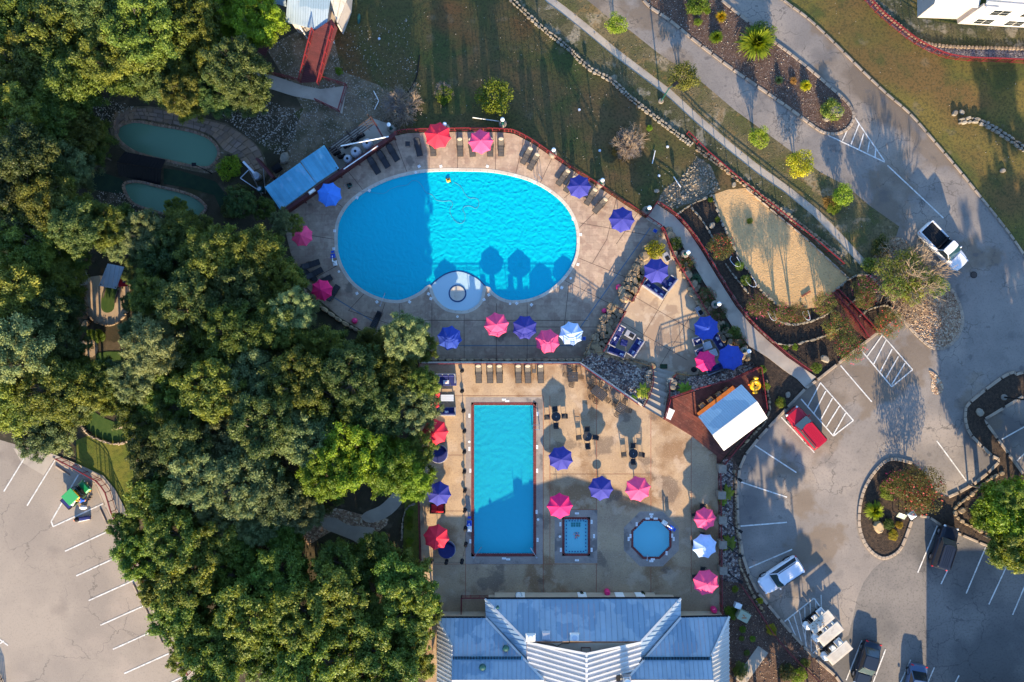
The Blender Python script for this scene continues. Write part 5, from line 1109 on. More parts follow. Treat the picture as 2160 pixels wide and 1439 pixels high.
for x,y,r_,h_,l in ((733,335,.46,.9,'lowest'),(751,321,.55,1.2,'middle'),(775,303,.55,1.1,'uppermost')):
    t=thing('filter_tank',l+' pale pool filter tank behind the maroon wall','tank',pos(x,y,DK,.8)); b=B(); b.lathe([(r_*.9,0),(r_,.1),(r_,h_*.8),(r_*.7,h_),(r_*.2,h_*1.05)],n=20); obj('vessel',b,G['tank'],t,True); b=B(); b.lathe([(.14,h_),(.14,h_+.12),(.05,h_+.14)],n=12); obj('valve',b,G['black'],t); b=B(); b.bar((-r_*.9,0,h_*.9),(r_*.9,.1,h_*.9),.06); obj('pipe',b,G['white'],t)
for i,(x,y) in enumerate(((707,325),(718,332),(729,310),(745,298),(758,289),(700,318))):
    t=thing('pool_pump','black pool pump '+('nearest the shed roof','beside the lowest filter tank','under the middle of the lattice','right of the lattice middle','closest to the lattice end post','tucked at the lattice start')[i],'pump',pos(x,y,-2.6)); b=B(); b.lathe([(.2,0),(.24,.1),(.24,.5),(.15,.6)],n=12); obj('strainer_pot',b,G['black'],t); b=B(); b.box((.4,.1,.25),(.5,.3,.35),.6,bev=.05); obj('motor',b,G['black'],t)
b=B(); b.tube([P(719,308,DK+2.6),P(820,288,DK+2.4)],.07,8); t=obj('white_pipe',b,G['white']); t['label']='long white pipe lying over the pump enclosure'; t['category']='pipe'
tz=T(540,380); tt=thing('steel_frame','tangled steel frame with pipes and barrels left of the shed','frame',P(545,370,tz))
for a,c in (((507,376,2.2),(555,408,.5)),((507,376,2.2),(525,358,2.2)),((515,342,2.5),(540,368,2.0)),((530,362,2.3),(552,415,.4)),((555,350,2.2),(560,408,.5)),((525,358,2.2),(552,412,.3))): b=B(); b.bar(P(a[0],a[1],tz+a[2]),P(c[0],c[1],tz+c[2]),.08); obj('strut',b,G['steel'],tt,world=True)
b=B(); b.bar(P(513,341,tz+2.5),P(536,365,tz+2.2),.22); obj('duct',b,G['tank'],tt,world=True)
for x,y,r_,l in ((540,371,.42,'upper grey'),(548,399,.36,'lower teal')): t=thing('drum',l+' drum under the steel frame left of the shed','drum',pos(x,y,tz,.8)); b=B(); b.lathe([(r_,0),(r_,1.0),(r_*.9,1.03)],n=18); obj('shell',b,G['tank' if l[0]=='u' else 'green_pole'],t,True); b=B(); b.lathe([(r_*.6,1.03),(r_*.6,1.08)],n=14); obj('lid',b,G['steel'],t)
b=B(); b.bar(P(545,337,-1.2),P(580,378,-1.2),.25,1.6); t=obj('maroon_screen',b,G['maroon']); t['label']='short maroon screen wall between the flagstones and the shed'; t['category']='wall'
b=B(); b.tube([P(577,360,-2.1),P(592,350,-2.1)],.45,12); t=obj('green_barrel',b,G['black']); t['label']='dark barrel lying beside the maroon screen'; t['category']='barrel'
# black tunnel over the putting strip
tn=thing('black_tunnel','black boarded tunnel over the putting strip between the two ponds','tunnel',(0,0,0)); tz=T(290,350); q=[(250,330),(262,318),(350,337),(340,354)]
for k in range(14):
    u0,u1=k/14,(k+.93)/14; A0=(247+(340-247)*u0,343+(390-343)*0+ (17)*u0); 
    def lp(a,c,u): return (a[0]+(c[0]-a[0])*u,a[1]+(c[1]-a[1])*u)
    b=B(); b.slab3([P(*lp((246,342),(340,357),u0),tz+1.3),P(*lp((246,342),(340,357),u1),tz+1.3),P(*lp((263,320),(350,337),u1),tz+1.9),P(*lp((263,320),(350,337),u0),tz+1.9)],.06); obj('roof_board',b,G['black'],tn,world=True)
    b=B(); b.slab3([P(*lp((250,372),(338,390),u0),tz+.1),P(*lp((250,372),(338,390),u1),tz+.1),P(*lp((246,343),(340,358),u1),tz+1.28),P(*lp((246,343),(340,358),u0),tz+1.28)],.06); obj('side_board',b,G['black'],tn,world=True)
# mini golf hut
mh=thing('mini_golf_hut','small grey roofed mini golf hut with a red sign','hut',(0,0,0)); hz=T(235,585)
roof_face(mh,[(208,603,hz+1.7),(245,610,hz+1.7),(262,563,hz+2.1),(227,556,hz+2.1)],(5,-20),9,'roof_shade_blue',.03)
for x,y in ((212,600),(243,606),(258,566),(229,560)): v=P(x,y,hz+1.8); b=B(); b.box((v.x,v.y,hz+.9),(.1,.1,1.8)); obj('post',b,G['darkwood'],mh)
b=B(); b.box(P(258,592,hz+1.1),(.9,1.3,.06),.2,M=Matrix.Rotation(.2,3,'Z')@Matrix.Rotation(.6,3,'Y')); s_=obj('sign_board',b,G['redcush'],mh)
b=B(); b.box(P(261,590,hz+1.2),(.3,.7,.05),M=Matrix.Rotation(.2,3,'Z')@Matrix.Rotation(.6,3,'Y')); obj('sign_patch',b,G['navy'],s_)
for a,c in (((222,610),(218,628)),((250,612),(243,640)),((273,625),(267,643))): b=B(); b.bar(P(*a,hz+.25),P(*c,hz+.25),.12,.25); o=obj('timber_rail',b,G['darkwood']); o['label']={222:'left timber rail of the mini golf green',250:'right timber rail of the mini golf green',273:'timber bench at the right of the mini golf pad'}[a[0]]; o['category']='rail'
b=B(); b.tube([P(x,y,T(x,y)+1.2) for x,y in ((306,475),(322,442))],.16,8); o=obj('blue_chute',b,FAB['blue']); o['label']='light blue pipe chute below the smaller pond'; o['category']='pipe'
b=B(); b.tube([P(x,y,T(x,y)+1.2) for x,y in ((257,527),(283,495))],.16,8); o=obj('blue_chute',b,FAB['blue']); o['label']='light blue pipe chute above the mini golf hut'; o['category']='pipe'
stone_row('curved wall round the lower putting green',smooth([(160,868),(168,890),(185,915),(215,930),(250,937),(285,922),(298,898)],False,3),6,9,.4,'kerb')
stone_row('upper curved wall inside the lower putting green',smooth([(240,905),(265,900),(285,885),(292,872)],False,3),4,9,.4,'kerb')
stone_row('rim wall of the mini golf pad',smooth([(182,600),(180,640),(189,668),(214,685),(245,683),(267,661),(274,640)],False,3),4,9,.35,'blockstone')
# ---------------------------------------------------------------- vegetation
def leafmesh(name,clumps,n,size,seed,m,up=.35,shape='diamond',shell=.55,aspect=.62,fuzz=.1):
    """clumps: array (k,6) x,y,z,rx,ry,rz"""
    r=np.random.default_rng(seed); cl=np.asarray(clumps,float); w_=cl[:,3]*cl[:,4]; w_=w_/w_.sum()
    idx=r.choice(len(cl),n,p=w_); d=r.normal(size=(n,3)); d/=np.linalg.norm(d,axis=1)[:,None]
    rad=(shell+(1-shell)*r.random(n)**.6)*(1+r.normal(0,fuzz,n)); c=cl[idx,:3]+d*cl[idx,3:6]*rad[:,None]
    nrm=d*.8+r.normal(0,.55,(n,3))+np.array([0,0,up]); nrm/=np.linalg.norm(nrm,axis=1)[:,None]
    t=np.cross(nrm,r.normal(size=(n,3))); t/=np.linalg.norm(t,axis=1)[:,None]; u=np.cross(nrm,t)
    s=size*r.uniform(.6,1.35,n)[:,None]*.5
    V=np.stack([c-t*s,c+u*s*aspect,c+t*s,c-u*s*aspect],1).reshape(-1,3)
    me=bpy.data.meshes.new(name); me.vertices.add(n*4); me.vertices.foreach_set('co',V.reshape(-1)); me.loops.add(n*4); me.loops.foreach_set('vertex_index',np.arange(n*4,dtype=np.int32))
    me.polygons.add(n); me.polygons.foreach_set('loop_start',np.arange(0,n*4,4,dtype=np.int32)); me.polygons.foreach_set('loop_total',np.full(n,4,np.int32)); me.materials.append(m); me.update(); return me
def leafmat(name,c,c2,trans,tw=.28,rnd=.36):
    m=bpy.data.materials.new(name); m.use_nodes=True; n=m.node_tree.nodes; L=m.node_tree.links; n.clear()
    out=n.new('ShaderNodeOutputMaterial'); tc=n.new('ShaderNodeTexCoord'); nz=n.new('ShaderNodeTexNoise'); nz.inputs['Scale'].default_value=1.6; nz.inputs['Detail'].default_value=3; L.new(tc.outputs['Object'],nz.inputs['Vector'])
    n2=n.new('ShaderNodeTexNoise'); n2.inputs['Scale'].default_value=14; L.new(tc.outputs['Object'],n2.inputs['Vector'])
    ad=n.new('ShaderNodeMath'); ad.operation='MULTIPLY_ADD'; L.new(n2.outputs[0],ad.inputs[0]); ad.inputs[1].default_value=.9; L.new(nz.outputs[0],ad.inputs[2])
    mr=n.new('ShaderNodeMapRange'); mr.inputs['From Min'].default_value=.7; mr.inputs['From Max'].default_value=1.25; L.new(ad.outputs[0],mr.inputs[0])
    mx=n.new('ShaderNodeMix'); mx.data_type='RGBA'; L.new(mr.outputs[0],mx.inputs[0]); mx.inputs[6].default_value=tup(c); mx.inputs[7].default_value=tup(c2)
    oi=n.new('ShaderNodeObjectInfo'); hs=n.new('ShaderNodeHueSaturation'); h1=n.new('ShaderNodeMapRange'); h1.inputs['To Min'].default_value=.5-.028; h1.inputs['To Max'].default_value=.5+.03; L.new(oi.outputs['Random'],h1.inputs[0]); L.new(h1.outputs[0],hs.inputs['Hue'])
    v1=n.new('ShaderNodeMapRange'); v1.inputs['To Min'].default_value=1-rnd; v1.inputs['To Max'].default_value=1+rnd
    ml=n.new('ShaderNodeMath'); ml.operation='MULTIPLY'; ml.inputs[1].default_value=7.31; fr=n.new('ShaderNodeMath'); fr.operation='FRACT'; L.new(oi.outputs['Random'],ml.inputs[0]); L.new(ml.outputs[0],fr.inputs[0]); L.new(fr.outputs[0],v1.inputs[0]); L.new(v1.outputs[0],hs.inputs['Value'])
    L.new(mx.outputs[2],hs.inputs['Color'])
    p=n.new('ShaderNodeBsdfPrincipled'); p.inputs['Roughness'].default_value=.55; p.inputs['Specular IOR Level'].default_value=.3; L.new(hs.outputs[0],p.inputs['Base Color'])
    t=n.new('ShaderNodeBsdfTranslucent'); h2=n.new('ShaderNodeMix'); h2.data_type='RGBA'; h2.blend_type='MULTIPLY'; h2.inputs[0].default_value=1; L.new(hs.outputs[0],h2.inputs[6]); h2.inputs[7].default_value=tup(trans); L.new(h2.outputs[2],t.inputs[0])
    ms=n.new('ShaderNodeMixShader'); ms.inputs[0].default_value=tw; L.new(p.outputs[0],ms.inputs[1]); L.new(t.outputs[0],ms.inputs[2]); L.new(ms.outputs[0],out.inputs[0]); return m
def _fixhue(m,v):
    for n in m.node_tree.nodes:
        if n.type=='MAP_RANGE' and abs(n.inputs['To Min'].default_value-(.5-.028))<1e-4: n.inputs['To Min'].default_value=.5-v*.3; n.inputs['To Max'].default_value=.5+v
    return m
LM={'oak':leafmat('live oak leaves',(0.05,0.082,0.014),(0.215,0.235,0.03),(1.6,1.4,.4)),
 'olive':leafmat('silvery oak leaves',(0.10,0.14,0.05),(0.24,0.27,0.10),(1.3,1.15,.6)),
 'bright':leafmat('bright yellow green leaves',(0.085,0.155,0.008),(0.215,0.285,0.014),(1.8,1.5,.3)),
 'deep':leafmat('deep green leaves',(0.03,0.062,0.018),(0.12,0.145,0.03),(1.5,1.4,.5)),
 'elm':leafmat('broad elm leaves',(0.055,0.10,0.015),(0.21,0.25,0.032),(1.6,1.4,.4)),
 'shrub':leafmat('shrub leaves',(0.09,0.16,0.01),(0.2,0.26,0.015),(1.6,1.5,.3)),
 'myrtle':leafmat('crape myrtle leaves',(0.07,0.09,0.015),(0.17,0.15,0.03),(1.5,1.3,.4)),
 'sage':leafmat('blue green spiky leaves',(0.04,0.09,0.05),(0.08,0.14,0.07),(1,1.1,.8)),
 'gold':leafmat('yellow flowering shrub leaves',(0.20,0.22,0.012),(0.50,0.36,0.012),(1.3,1.1,.2)),
 'flower':leafmat('pink myrtle flowers',(0.42,0.03,0.09),(0.6,0.06,0.12),(1,.6,.6)),
 'rust':leafmat('rust dry leaves',(0.2,0.09,0.02),(0.3,0.15,0.04),(1.2,1,.5))}
_fixhue(LM['bright'],.012)
G['bark']=mat('grey brown bark',(0.10,0.075,0.055),(0.16,0.125,0.095),5,0.95,bump=.6,bscale=12,coord='obj')
G['twig']=mat('bare tan twigs',(0.36,0.27,0.18),(0.28,0.2,0.13),4,0.9,coord='obj'); G['twiggrey']=mat('bare grey twigs',(0.24,0.21,0.20),(0.18,0.155,0.145),4,0.9,coord='obj')
def crown_clumps(seed,k=13,sub=7,rmin=.09,rmax=.17,zc=.62):
    """unit crown: big lobes on a dome, each carrying small leaf puffs, with dark gaps between the lobes"""
    r=random.Random(seed); out=[]; lobes=[]; tries=0
    while len(lobes)<k and tries<3000:
        tries+=1; a=r.uniform(0,2*math.pi); q=math.sqrt(r.random())*.80; s=r.uniform(.15,.33); z=zc*math.sqrt(max(0,1-q*q))*r.uniform(.45,1.25)
        p=(q*math.cos(a),q*math.sin(a),z)
        if any(math.hypot(p[0]-c[0],p[1]-c[1])<.72*(s+c[3])*r.uniform(.8,1.1) for c in lobes): continue
        lobes.append((*p,s))
    for x,y,z,s in lobes:
        out.append((x,y,z-.08,s*.5,s*.5,s*.5))
        for i in range(sub):
            a=r.uniform(0,6.283); e=r.uniform(-.1,1.4); d=s*r.uniform(.55,1.35); t=r.uniform(rmin,rmax)
            out.append((x+d*math.cos(a)*math.cos(e),y+d*math.sin(a)*math.cos(e),z+d*math.sin(e)*1.15,t*r.uniform(.6,1.2),t*r.uniform(.6,1.2),t*r.uniform(.6,1.1)))
    for i in range(k): a=r.uniform(0,6.283); q=r.uniform(.2,.85); out.append((q*math.cos(a),q*math.sin(a),r.uniform(.0,.3),.16,.16,.12))
    return out
def limbs(cl,base=.0,tz=.25,seed=0,frac=1.0):
    r=random.Random(seed); b=B(); b.tube([(0,0,-5),(0.01,.01,-.9),(0,0.02,-.05)],[.07,.055,.042],7)
    hubs=[]
    for i in range(6): a=i*1.047+r.uniform(-.3,.3); h=(math.cos(a)*.36,math.sin(a)*.36,.22+r.uniform(-.05,.1)); hubs.append(h); b.tube([(0,0.02,-.08),(h[0]*.5,h[1]*.5,.03),h],[.042,.032,.022],5)
    for c in cl:
        h=min(hubs,key=lambda q:math.dist(q,c[:3])); m_=tuple((h[k]+c[k])/2+r.uniform(-.04,.04) for k in range(3)); b.tube([h,m_,(c[0]*.93,c[1]*.93,c[2]-.07)],[.014,.009,.003],3)
    return b
CR={}
def crown_set(kind,m,nl,size,k,seeds,**kw):
    up=kw.pop('up',.35); asp=kw.pop('aspect',.62)
    L_=[]
    for s in seeds:
        cl=crown_clumps(s,k,**kw); L_.append((leafmesh('crown',cl,nl,size,s,m,up=up,aspect=asp,shell=.3,fuzz=.34),mesh('trunk',limbs(cl,seed=s),G['bark'])))
    CR[kind]=L_
crown_set('oak',LM['oak'],33000,.054,15,(1,2,3,4),sub=9); crown_set('elm',LM['elm'],20000,.074,14,(11,12,13),sub=9,rmin=.1,rmax=.18)
NT={}
def words_dir(dx,dy):
    a=math.degrees(math.atan2(-dy,dx))%360
    return ['right of','up and right of','above','up and left of','left of','down and left of','below','down and right of'][int((a+22.5)//45)%8]
ORD=['','second','third','fourth','fifth','sixth','seventh','eighth','ninth','tenth','eleventh','twelfth','thirteenth','fourteenth','fifteenth','sixteenth','seventeenth','eighteenth','nineteenth','twentieth']
PEND=[]
def pend(o,px,py,desc,marks): PEND.append((o,px,py,desc,marks))
def resolve():
    g={}
    for o,px,py,desc,marks in PEND:
        mk=min(marks,key=lambda q:math.dist((px,py),q[1])); d=math.dist((px,py),mk[1]); dr='at' if d<14 else words_dir(px-mk[1][0],py-mk[1][1])
        g.setdefault((desc,mk[0],dr),[]).append((d,o))
    for (desc,mk,dr),l in g.items():
        l.sort(key=lambda q:q[0])
        for i,(d,o) in enumerate(l):
            o['label']=(f"{desc} {dr} {mk}" if len(l)==1 else f"{['nearest','second','third','fourth','fifth','sixth','seventh','eighth','ninth','tenth'][i]} {desc} {dr} {mk}")
TM=[('the green pond',(355,305)),('the smaller pond',(345,430)),('the mini golf hut',(232,590)),('the curved putting green',(235,900)),('the green utility cart',(160,1045)),('the kidney pool',(760,500)),('the corrugated shed',(640,375)),('the metal roofed cabin',(650,20)),
 ('the club house roof',(960,1360)),('the gravel path bend',(740,1110)),('the dark tunnel',(295,360)),('the stepping pad',(187,735)),('the stone wall pink pot',(748,677)),('the navy sofa corner',(900,830)),('the worn parking lot edge',(300,1260)),('the top left corner',(0,0)),('the left picture edge',(0,640)),('the bottom picture edge',(600,1439)),('the middle of the wood',(480,820)),('the left lower wood',(430,1110))]
rt=random.Random(77)
def tree(px,py,r,kind='oak',h=None,leaf=None,desc=None,name='tree',group='trees of the dense wood',z=None,marks=None,lower=0):
    """px,py: apparent crown centre; r: crown radius in px"""
    rm=r/K*.96; h=h or max(3.6,(rm*1.8+2.0)*rt.uniform(.78,1.25)); z0_=surf(px,py) if z is None else z; z0_=T(px,py) if (z0_ is None or z0_<T(px,py)-1) else z0_
    i=rt.randrange(len(CR[kind])); cm,tm=CR[kind][i]; v=P(px,py,z0_+h*.8); sc=rm
    t=link(name,None,None,(v.x,v.y,z0_),0,category='tree',group=group)
    ct=link('trunk',tm,t); cc=link('crown',cm,t)
    lower=lower or (1 if r>38 else 0); zb_=h-sc*.62; ct.location=(0,0,zb_); cc.location=(0,0,zb_); ct.scale=(sc,sc,sc); cc.scale=(sc,sc,sc); a=rt.uniform(0,6.28); ct.rotation_euler=(0,0,a); cc.rotation_euler=(0,0,a)
    if leaf: cc.material_slots[0].link='OBJECT'; cc.material_slots[0].material=LM[leaf]
    for k in range(lower): c2=cc.copy(); COL.objects.link(c2); c2.parent=t; c2.location=(0,0,max(.8,zb_*(.62-.32*k))); c2.rotation_euler=(0,0,a+1.3*(k+1)); c2.scale=(sc*1.05,)*3  # extra hidden crowns, added to block sun passing below the main crown
    pend(t,px,py,desc or {'oak':'dark live oak crown','elm':'broad leafy green crown'}[kind],marks or TM); return t
OAK=[(30,40,70),(120,60,75),(220,25,70),(310,70,75),(400,30,66),(60,150,75),(150,170,70),(240,125,65),(330,160,60),(420,120,62),(500,150,62),(520,195,42),(390,205,45),(455,200,45),(30,240,65),(110,250,65),(175,285,52),(60,335,70),(150,350,50),(30,430,65),(110,430,62),(205,325,30),(170,480,58),(60,525,70),(120,590,52),(235,478,52),(310,492,48),(395,490,50),(350,540,58),(375,440,26),(450,540,62),(540,535,58),(590,600,55),(500,620,62),(400,630,62),(322,620,46),(30,620,70),(110,665,52),(128,730,46),(50,740,72),(130,820,68),(40,850,66),(90,905,55),(205,815,48),(290,800,50),(310,870,60),(350,835,60),(330,730,60),(420,720,66),(500,700,60),(585,690,56),(625,655,46),(680,745,56),(855,712,48),(785,735,46),(740,785,60),(825,795,58),(895,735,32),(870,850,52),(895,810,36),(885,945,38),(800,870,60),(720,860,66),(630,800,66),(540,800,66),(450,820,66),(560,895,66),(650,920,62),(480,925,60),(395,930,58),(330,965,55),(600,470,28),(560,440,26),(510,430,34),(622,474,24),(150,645,34),(300,575,36),(298,700,42),(285,640,24),(140,775,40),(222,800,42),(160,840,44),(250,790,34),(265,520,38),(165,545,34),(240,845,34)]
for q in OAK: tree(*q,leaf=rt.choice([None,None,None,'deep','olive']) if q[1]>300 else rt.choice([None,None,'deep']))
for q in ((545,45,58),(490,25,45),(450,60,40),(335,20,50),(250,40,42),(745,960,72),(825,985,62),(690,1005,52),(870,1010,45),(790,925,50)): tree(*q,leaf='bright',desc='bright yellow green crown')
for q in ((420,1010,62),(510,1005,68),(585,1050,58),(640,1080,42),(475,1080,50),(540,1110,46)): tree(*q,leaf='olive',desc='silvery grey green crown')
for q in ((600,1130,44),(555,1240,50),(480,1245,42),(590,1310,40),(500,1350,46),(690,1320,42),(720,1400,46),(800,1290,38),(600,1430,44),(800,1150,34),(330,1050,58),(268,1110,36),(300,1170,52),(375,1130,58),(455,1140,48),(500,1190,54),(400,1220,60),(330,1240,42),(375,1300,52),(430,1345,56),(450,1410,60),(520,1285,60),(560,1370,66),(595,1205,56),(640,1290,62),(660,1395,66),(715,1190,50),(720,1250,60),(760,1350,66),(790,1185,50),(845,1215,54),(865,1275,56),(850,1345,56),(825,1410,58),(905,1285,34),(885,1395,36),(390,1385,34),(770,1430,50)): tree(*q,kind='elm',desc='broad leafy green crown')
def off_tree(px,py,r,h,l): t=tree(px,py,r,'elm',h,leaf='deep',group=None,z=0); t['label']=l

# ---- shrubs
def clump_obj(nm,n,size,seed,m,k=9,flat=.7,up=.3,asp=.62,shell=.5):
    r=random.Random(seed); cl=[(0,0,.35,.62,.62,.45)]
    for i in range(k): a=2*math.pi*i/k+r.uniform(-.2,.2); q=r.uniform(.45,.72); s=r.uniform(.26,.4); cl.append((q*math.cos(a),q*math.sin(a),r.uniform(.2,.55),s,s,s*flat))
    return leafmesh(nm,cl,n,size,seed,m,up=up,aspect=asp,shell=shell)
def spikes(nm,n,seed,m,w_=.05,droop=.5,l=1.0):
    r=random.Random(seed); b=B()
    for i in range(n):
        a=r.uniform(0,6.283); e=r.uniform(.15,1.35); L_=l*r.uniform(.75,1.1); d=Vector((math.cos(a)*math.cos(e),math.sin(a)*math.cos(e),math.sin(e))); s=Vector((-math.sin(a),math.cos(a),0))*w_
        p0=Vector((0,0,.05)); p1=p0+d*L_*.5; p2=p0+d*L_*.9+Vector((0,0,-droop*.35*math.cos(e)*L_)); o=len(b.v); b.v+=[tuple(p0-s*.5),tuple(p0+s*.5),tuple(p1+s),tuple(p1-s),tuple(p2)]; b.f+=[(o,o+1,o+2,o+3),(o+3,o+2,o+4)]
    return mesh(nm,b,m)
def palmy(nm,seed,m,nf=9):
    r=random.Random(seed); b=B()
    for i in range(nf):
        a=2*math.pi*i/nf+r.uniform(-.25,.25); d=Vector((math.cos(a),math.sin(a),0)); s=Vector((-math.sin(a),math.cos(a),0)); L_=r.uniform(.8,1.1); prev=None
        for k in range(6):
            u=k/5; p=d*L_*u+Vector((0,0,.25+.55*u-.85*u*u)); wd=.19*math.sin(math.pi*min(1,.12+u*.9))+.01; o=len(b.v); b.v+=[tuple(p-s*wd),tuple(p+Vector((0,0,.04))),tuple(p+s*wd)]
            if prev is not None: b.f+=[(prev,prev+1,o+1,o),(prev+1,prev+2,o+2,o+1)]
            prev=o
    return mesh(nm,b,m)
def twigs(nm,seed,m,n=150,depth=3,spread=1.0,w_=.016,upz=.9):
    r=random.Random(seed); b=B()
    def br(p,d,l,w,k):
        q=p+d*l; s=Vector((-d.y,d.x,0)); s=s.normalized() if s.length>1e-4 else Vector((1,0,0)); b.bar(p,q,w)
        if k>0:
            for _ in range(r.choice((2,3,3))):
                nd=(d+Vector((r.gauss(0,.45),r.gauss(0,.45),r.gauss(0,.3)))).normalized(); br(q,nd,l*r.uniform(.55,.8),w*.62,k-1)
    for i in range(n//8):
        a=r.uniform(0,6.283); e=r.uniform(.1,1.35); d=Vector((math.cos(a)*math.cos(e),math.sin(a)*math.cos(e),math.sin(e)*upz)).normalized(); br(Vector((0,0,0)),d,.34*r.uniform(.8,1.2)*spread,w_*1.6,depth)
    return mesh(nm,b,m)
SHR={'round':[clump_obj('foliage',2600,.10,s,LM['shrub']) for s in (21,22)],'small_tree':[clump_obj('foliage',3600,.085,s,LM['shrub'],13,.8) for s in (31,32)],
 'myrtle':[clump_obj('foliage',5200,.065,s,LM['myrtle'],14,.8,asp=.4) for s in (41,42,43)],'flower':[clump_obj('flowers',260,.075,s,LM['flower'],14,.85,shell=.95) for s in (44,45,46)],
 'spiky':[spikes('blades',320,s,LM['sage'],.035) for s in (51,52)],'lily':[spikes('blades',420,s,LM['shrub'],.05,.7) for s in (53,54)],'palm':[palmy('fronds',s,LM['shrub']) for s in (61,62)],
 'twigs':[twigs('twigs',71,G['twig'],260,4),twigs('twigs',72,G['twiggrey'],300,4)],'leafspray':[clump_obj('foliage',1500,.12,81,LM['shrub'],12,.5,asp=.4)],
 'hedge':[clump_obj('foliage',3000,.085,91,LM['shrub'])]}
NS={}
def shrub(px,py,r,kind,label,name='shrub',cat='shrub',leaf=None,flowers=False,h=1.0,trunk=False,z=None,group=None,mz=1.0,i=None):
    z0_=surf(px,py) if z is None else z; rm=r/K*(H-z0_-h*.5)/H; v=pos(px,py,z0_,h*.6); t=link(name,None,None,(v.x,v.y,z0_),rt.uniform(0,6.28),label=label,category=cat,group=group)
    i=rt.randrange(len(SHR[kind])) if i is None else i; zz=max(0,h-rm*.75) if trunk else 0
    c=link({'spiky':'blades','lily':'blades','palm':'fronds','twigs':'twigs'}.get(kind,'foliage'),SHR[kind][i],t); c.scale=(rm,rm,rm*mz); c.location=(0,0,zz)
    if leaf: c.material_slots[0].link='OBJECT'; c.material_slots[0].material=leaf if not isinstance(leaf,str) else LM[leaf]
    if flowers: f=link('flowers',SHR['flower'][i%3],t,kind='stuff'); f.scale=(rm*1.02,rm*1.02,rm*mz*1.05); f.location=(0,0,zz)
    if trunk:
        b=B(); r2=random.Random(i)
        for k in range(4): a=k*1.6+r2.random(); b.tube([(0,0,-.05),(math.cos(a)*rm*.15,math.sin(a)*rm*.15,zz*.6+.1),(math.cos(a)*rm*.5,math.sin(a)*rm*.5,zz+rm*.3)],[.07,.05,.02],5)
        obj('stem',b,G['bark'],t)
    return t
def absorb(main,*ex):
    """extra clumps grown as one plant: move their parts under the main one"""
    for x in ex:
        for c in list(x.children):
            M=Matrix.Translation(x.location)@Matrix.Rotation(x.rotation_euler[2],4,'Z')@Matrix.LocRotScale(c.location,c.rotation_euler,c.scale); M=(Matrix.Translation(main.location)@Matrix.Rotation(main.rotation_euler[2],4,'Z')).inverted()@M
            c.parent=main; c.location,q,c.scale=M.decompose(); c.rotation_euler=q.to_euler()
        bpy.data.objects.remove(x,do_unlink=True)
    return main
shrub(1043,204,44,'small_tree','bright green bushy young tree on the brown lawn','small_tree','tree',h=2.6,trunk=True)
absorb(shrub(935,198,22,'round','thin straggly green sapling with bare twigs on the lawn left of the bright bush','sapling','sapling',h=1.6),shrub(935,190,24,'twigs','x',h=1.6))
shrub(1299,55,26,'small_tree','yellow green tree at the edge of the access road, near the top','small_tree','tree',h=2.4,trunk=True); shrub(1441,163,36,'small_tree','feathery green tree beside the lamp and the channel','small_tree','tree',leaf='oak',h=2.6,trunk=True)
shrub(1598,292,26,'small_tree','yellow green tree with bare twigs beside the channel','small_tree','tree',h=2.2,trunk=True); shrub(1687,347,34,'small_tree','spindly yellow tree at the grass verge of the road','small_tree','tree',leaf='gold',h=2.4,trunk=True)
shrub(1775,412,26,'small_tree','yellow green bush low on the grass verge','small_tree','tree',h=1.8,trunk=True); shrub(1752,425,17,'round','reddish brown bush beside the low verge bush',leaf='rust')
absorb(shrub(1600,85,48,'lily','large glossy green oleander in the median','oleander','shrub',h=2.2,mz=1.2),shrub(1612,70,34,'round','x',leaf='elm',h=2.2))
shrub(1470,8,28,'round','yellow green bush at the very top of the median'); shrub(1513,75,19,'lily','bright green spiky bush in the upper median'); shrub(1523,32,17,'spiky','pale yucca tuft in the upper median','yucca','plant',leaf='gold')
shrub(1474,44,10,'round','small green tuft beside the pale yucca'); shrub(1494,20,9,'round','tiny green tuft near the top of the median'); shrub(1703,178,16,'lily','yellow tipped agave in the lower median','agave','plant',leaf='gold'); shrub(1676,168,9,'round','small golden tuft in the lower median',leaf='rust'); shrub(1646,166,13,'spiky','thin grey green tuft in the lower median')
shrub(1755,230,28,'round','low dark green shrub hugging the median boulder',leaf='elm')
absorb(shrub(845,222,52,'twigs','grey leafless bush by the stony slope','bare_bush','bare bush',i=1,h=1.6,leaf=G['twig']),shrub(845,222,44,'twigs','x',i=1,h=1.6)); absorb(shrub(1328,303,46,'twigs','pale leafless round bush on the lawn','bare_bush','bare bush',i=0,h=1.9),shrub(1328,303,36,'twigs','x',i=1,h=1.9),shrub(1302,318,14,'round','x',leaf='rust'))
shrub(1372,268,8,'round','small green weed tuft on the lawn right of the pale bush')
bt=shrub(1935,588,98,'twigs','wide half bare tree spreading over the parked white pickup','bare_tree','tree',i=0,h=4.2); absorb(bt,shrub(1925,585,88,'twigs','x',i=0,h=4.2,mz=.8))
for x,y,r_ in ((1925,548,34),(1960,590,36),(1900,600,34),(1880,560,28),(1990,600,28),(1940,620,26)):
    c=link('foliage',SHR['leafspray'][0],bt); bz=P(x,y,3.2)-bt.location; a=-bt.rotation_euler[2]; c.location=(bz.x*math.cos(a)-bz.y*math.sin(a),bz.x*math.sin(a)+bz.y*math.cos(a),2.0); c.scale=(r_/K,)*3; c.material_slots[0].link='OBJECT'; c.material_slots[0].material=LM['elm']
MY=[(1520,520,30,'beside the green hoops'),(1600,645,30,'left of the sand court foot'),(1648,660,28,'at the foot of the sand court'),(1680,660,26,'right of the sand court foot'),(1735,640,30,'near the sand court corner'),(1765,690,34,'left of the timber ramp'),(1790,735,36,'lowest by the parking kerb'),(1820,605,28,'right of the ramp top'),(1820,632,24,'in the middle bed right of the ramp'),(1870,682,34,'in the lowest bed right of the ramp')]
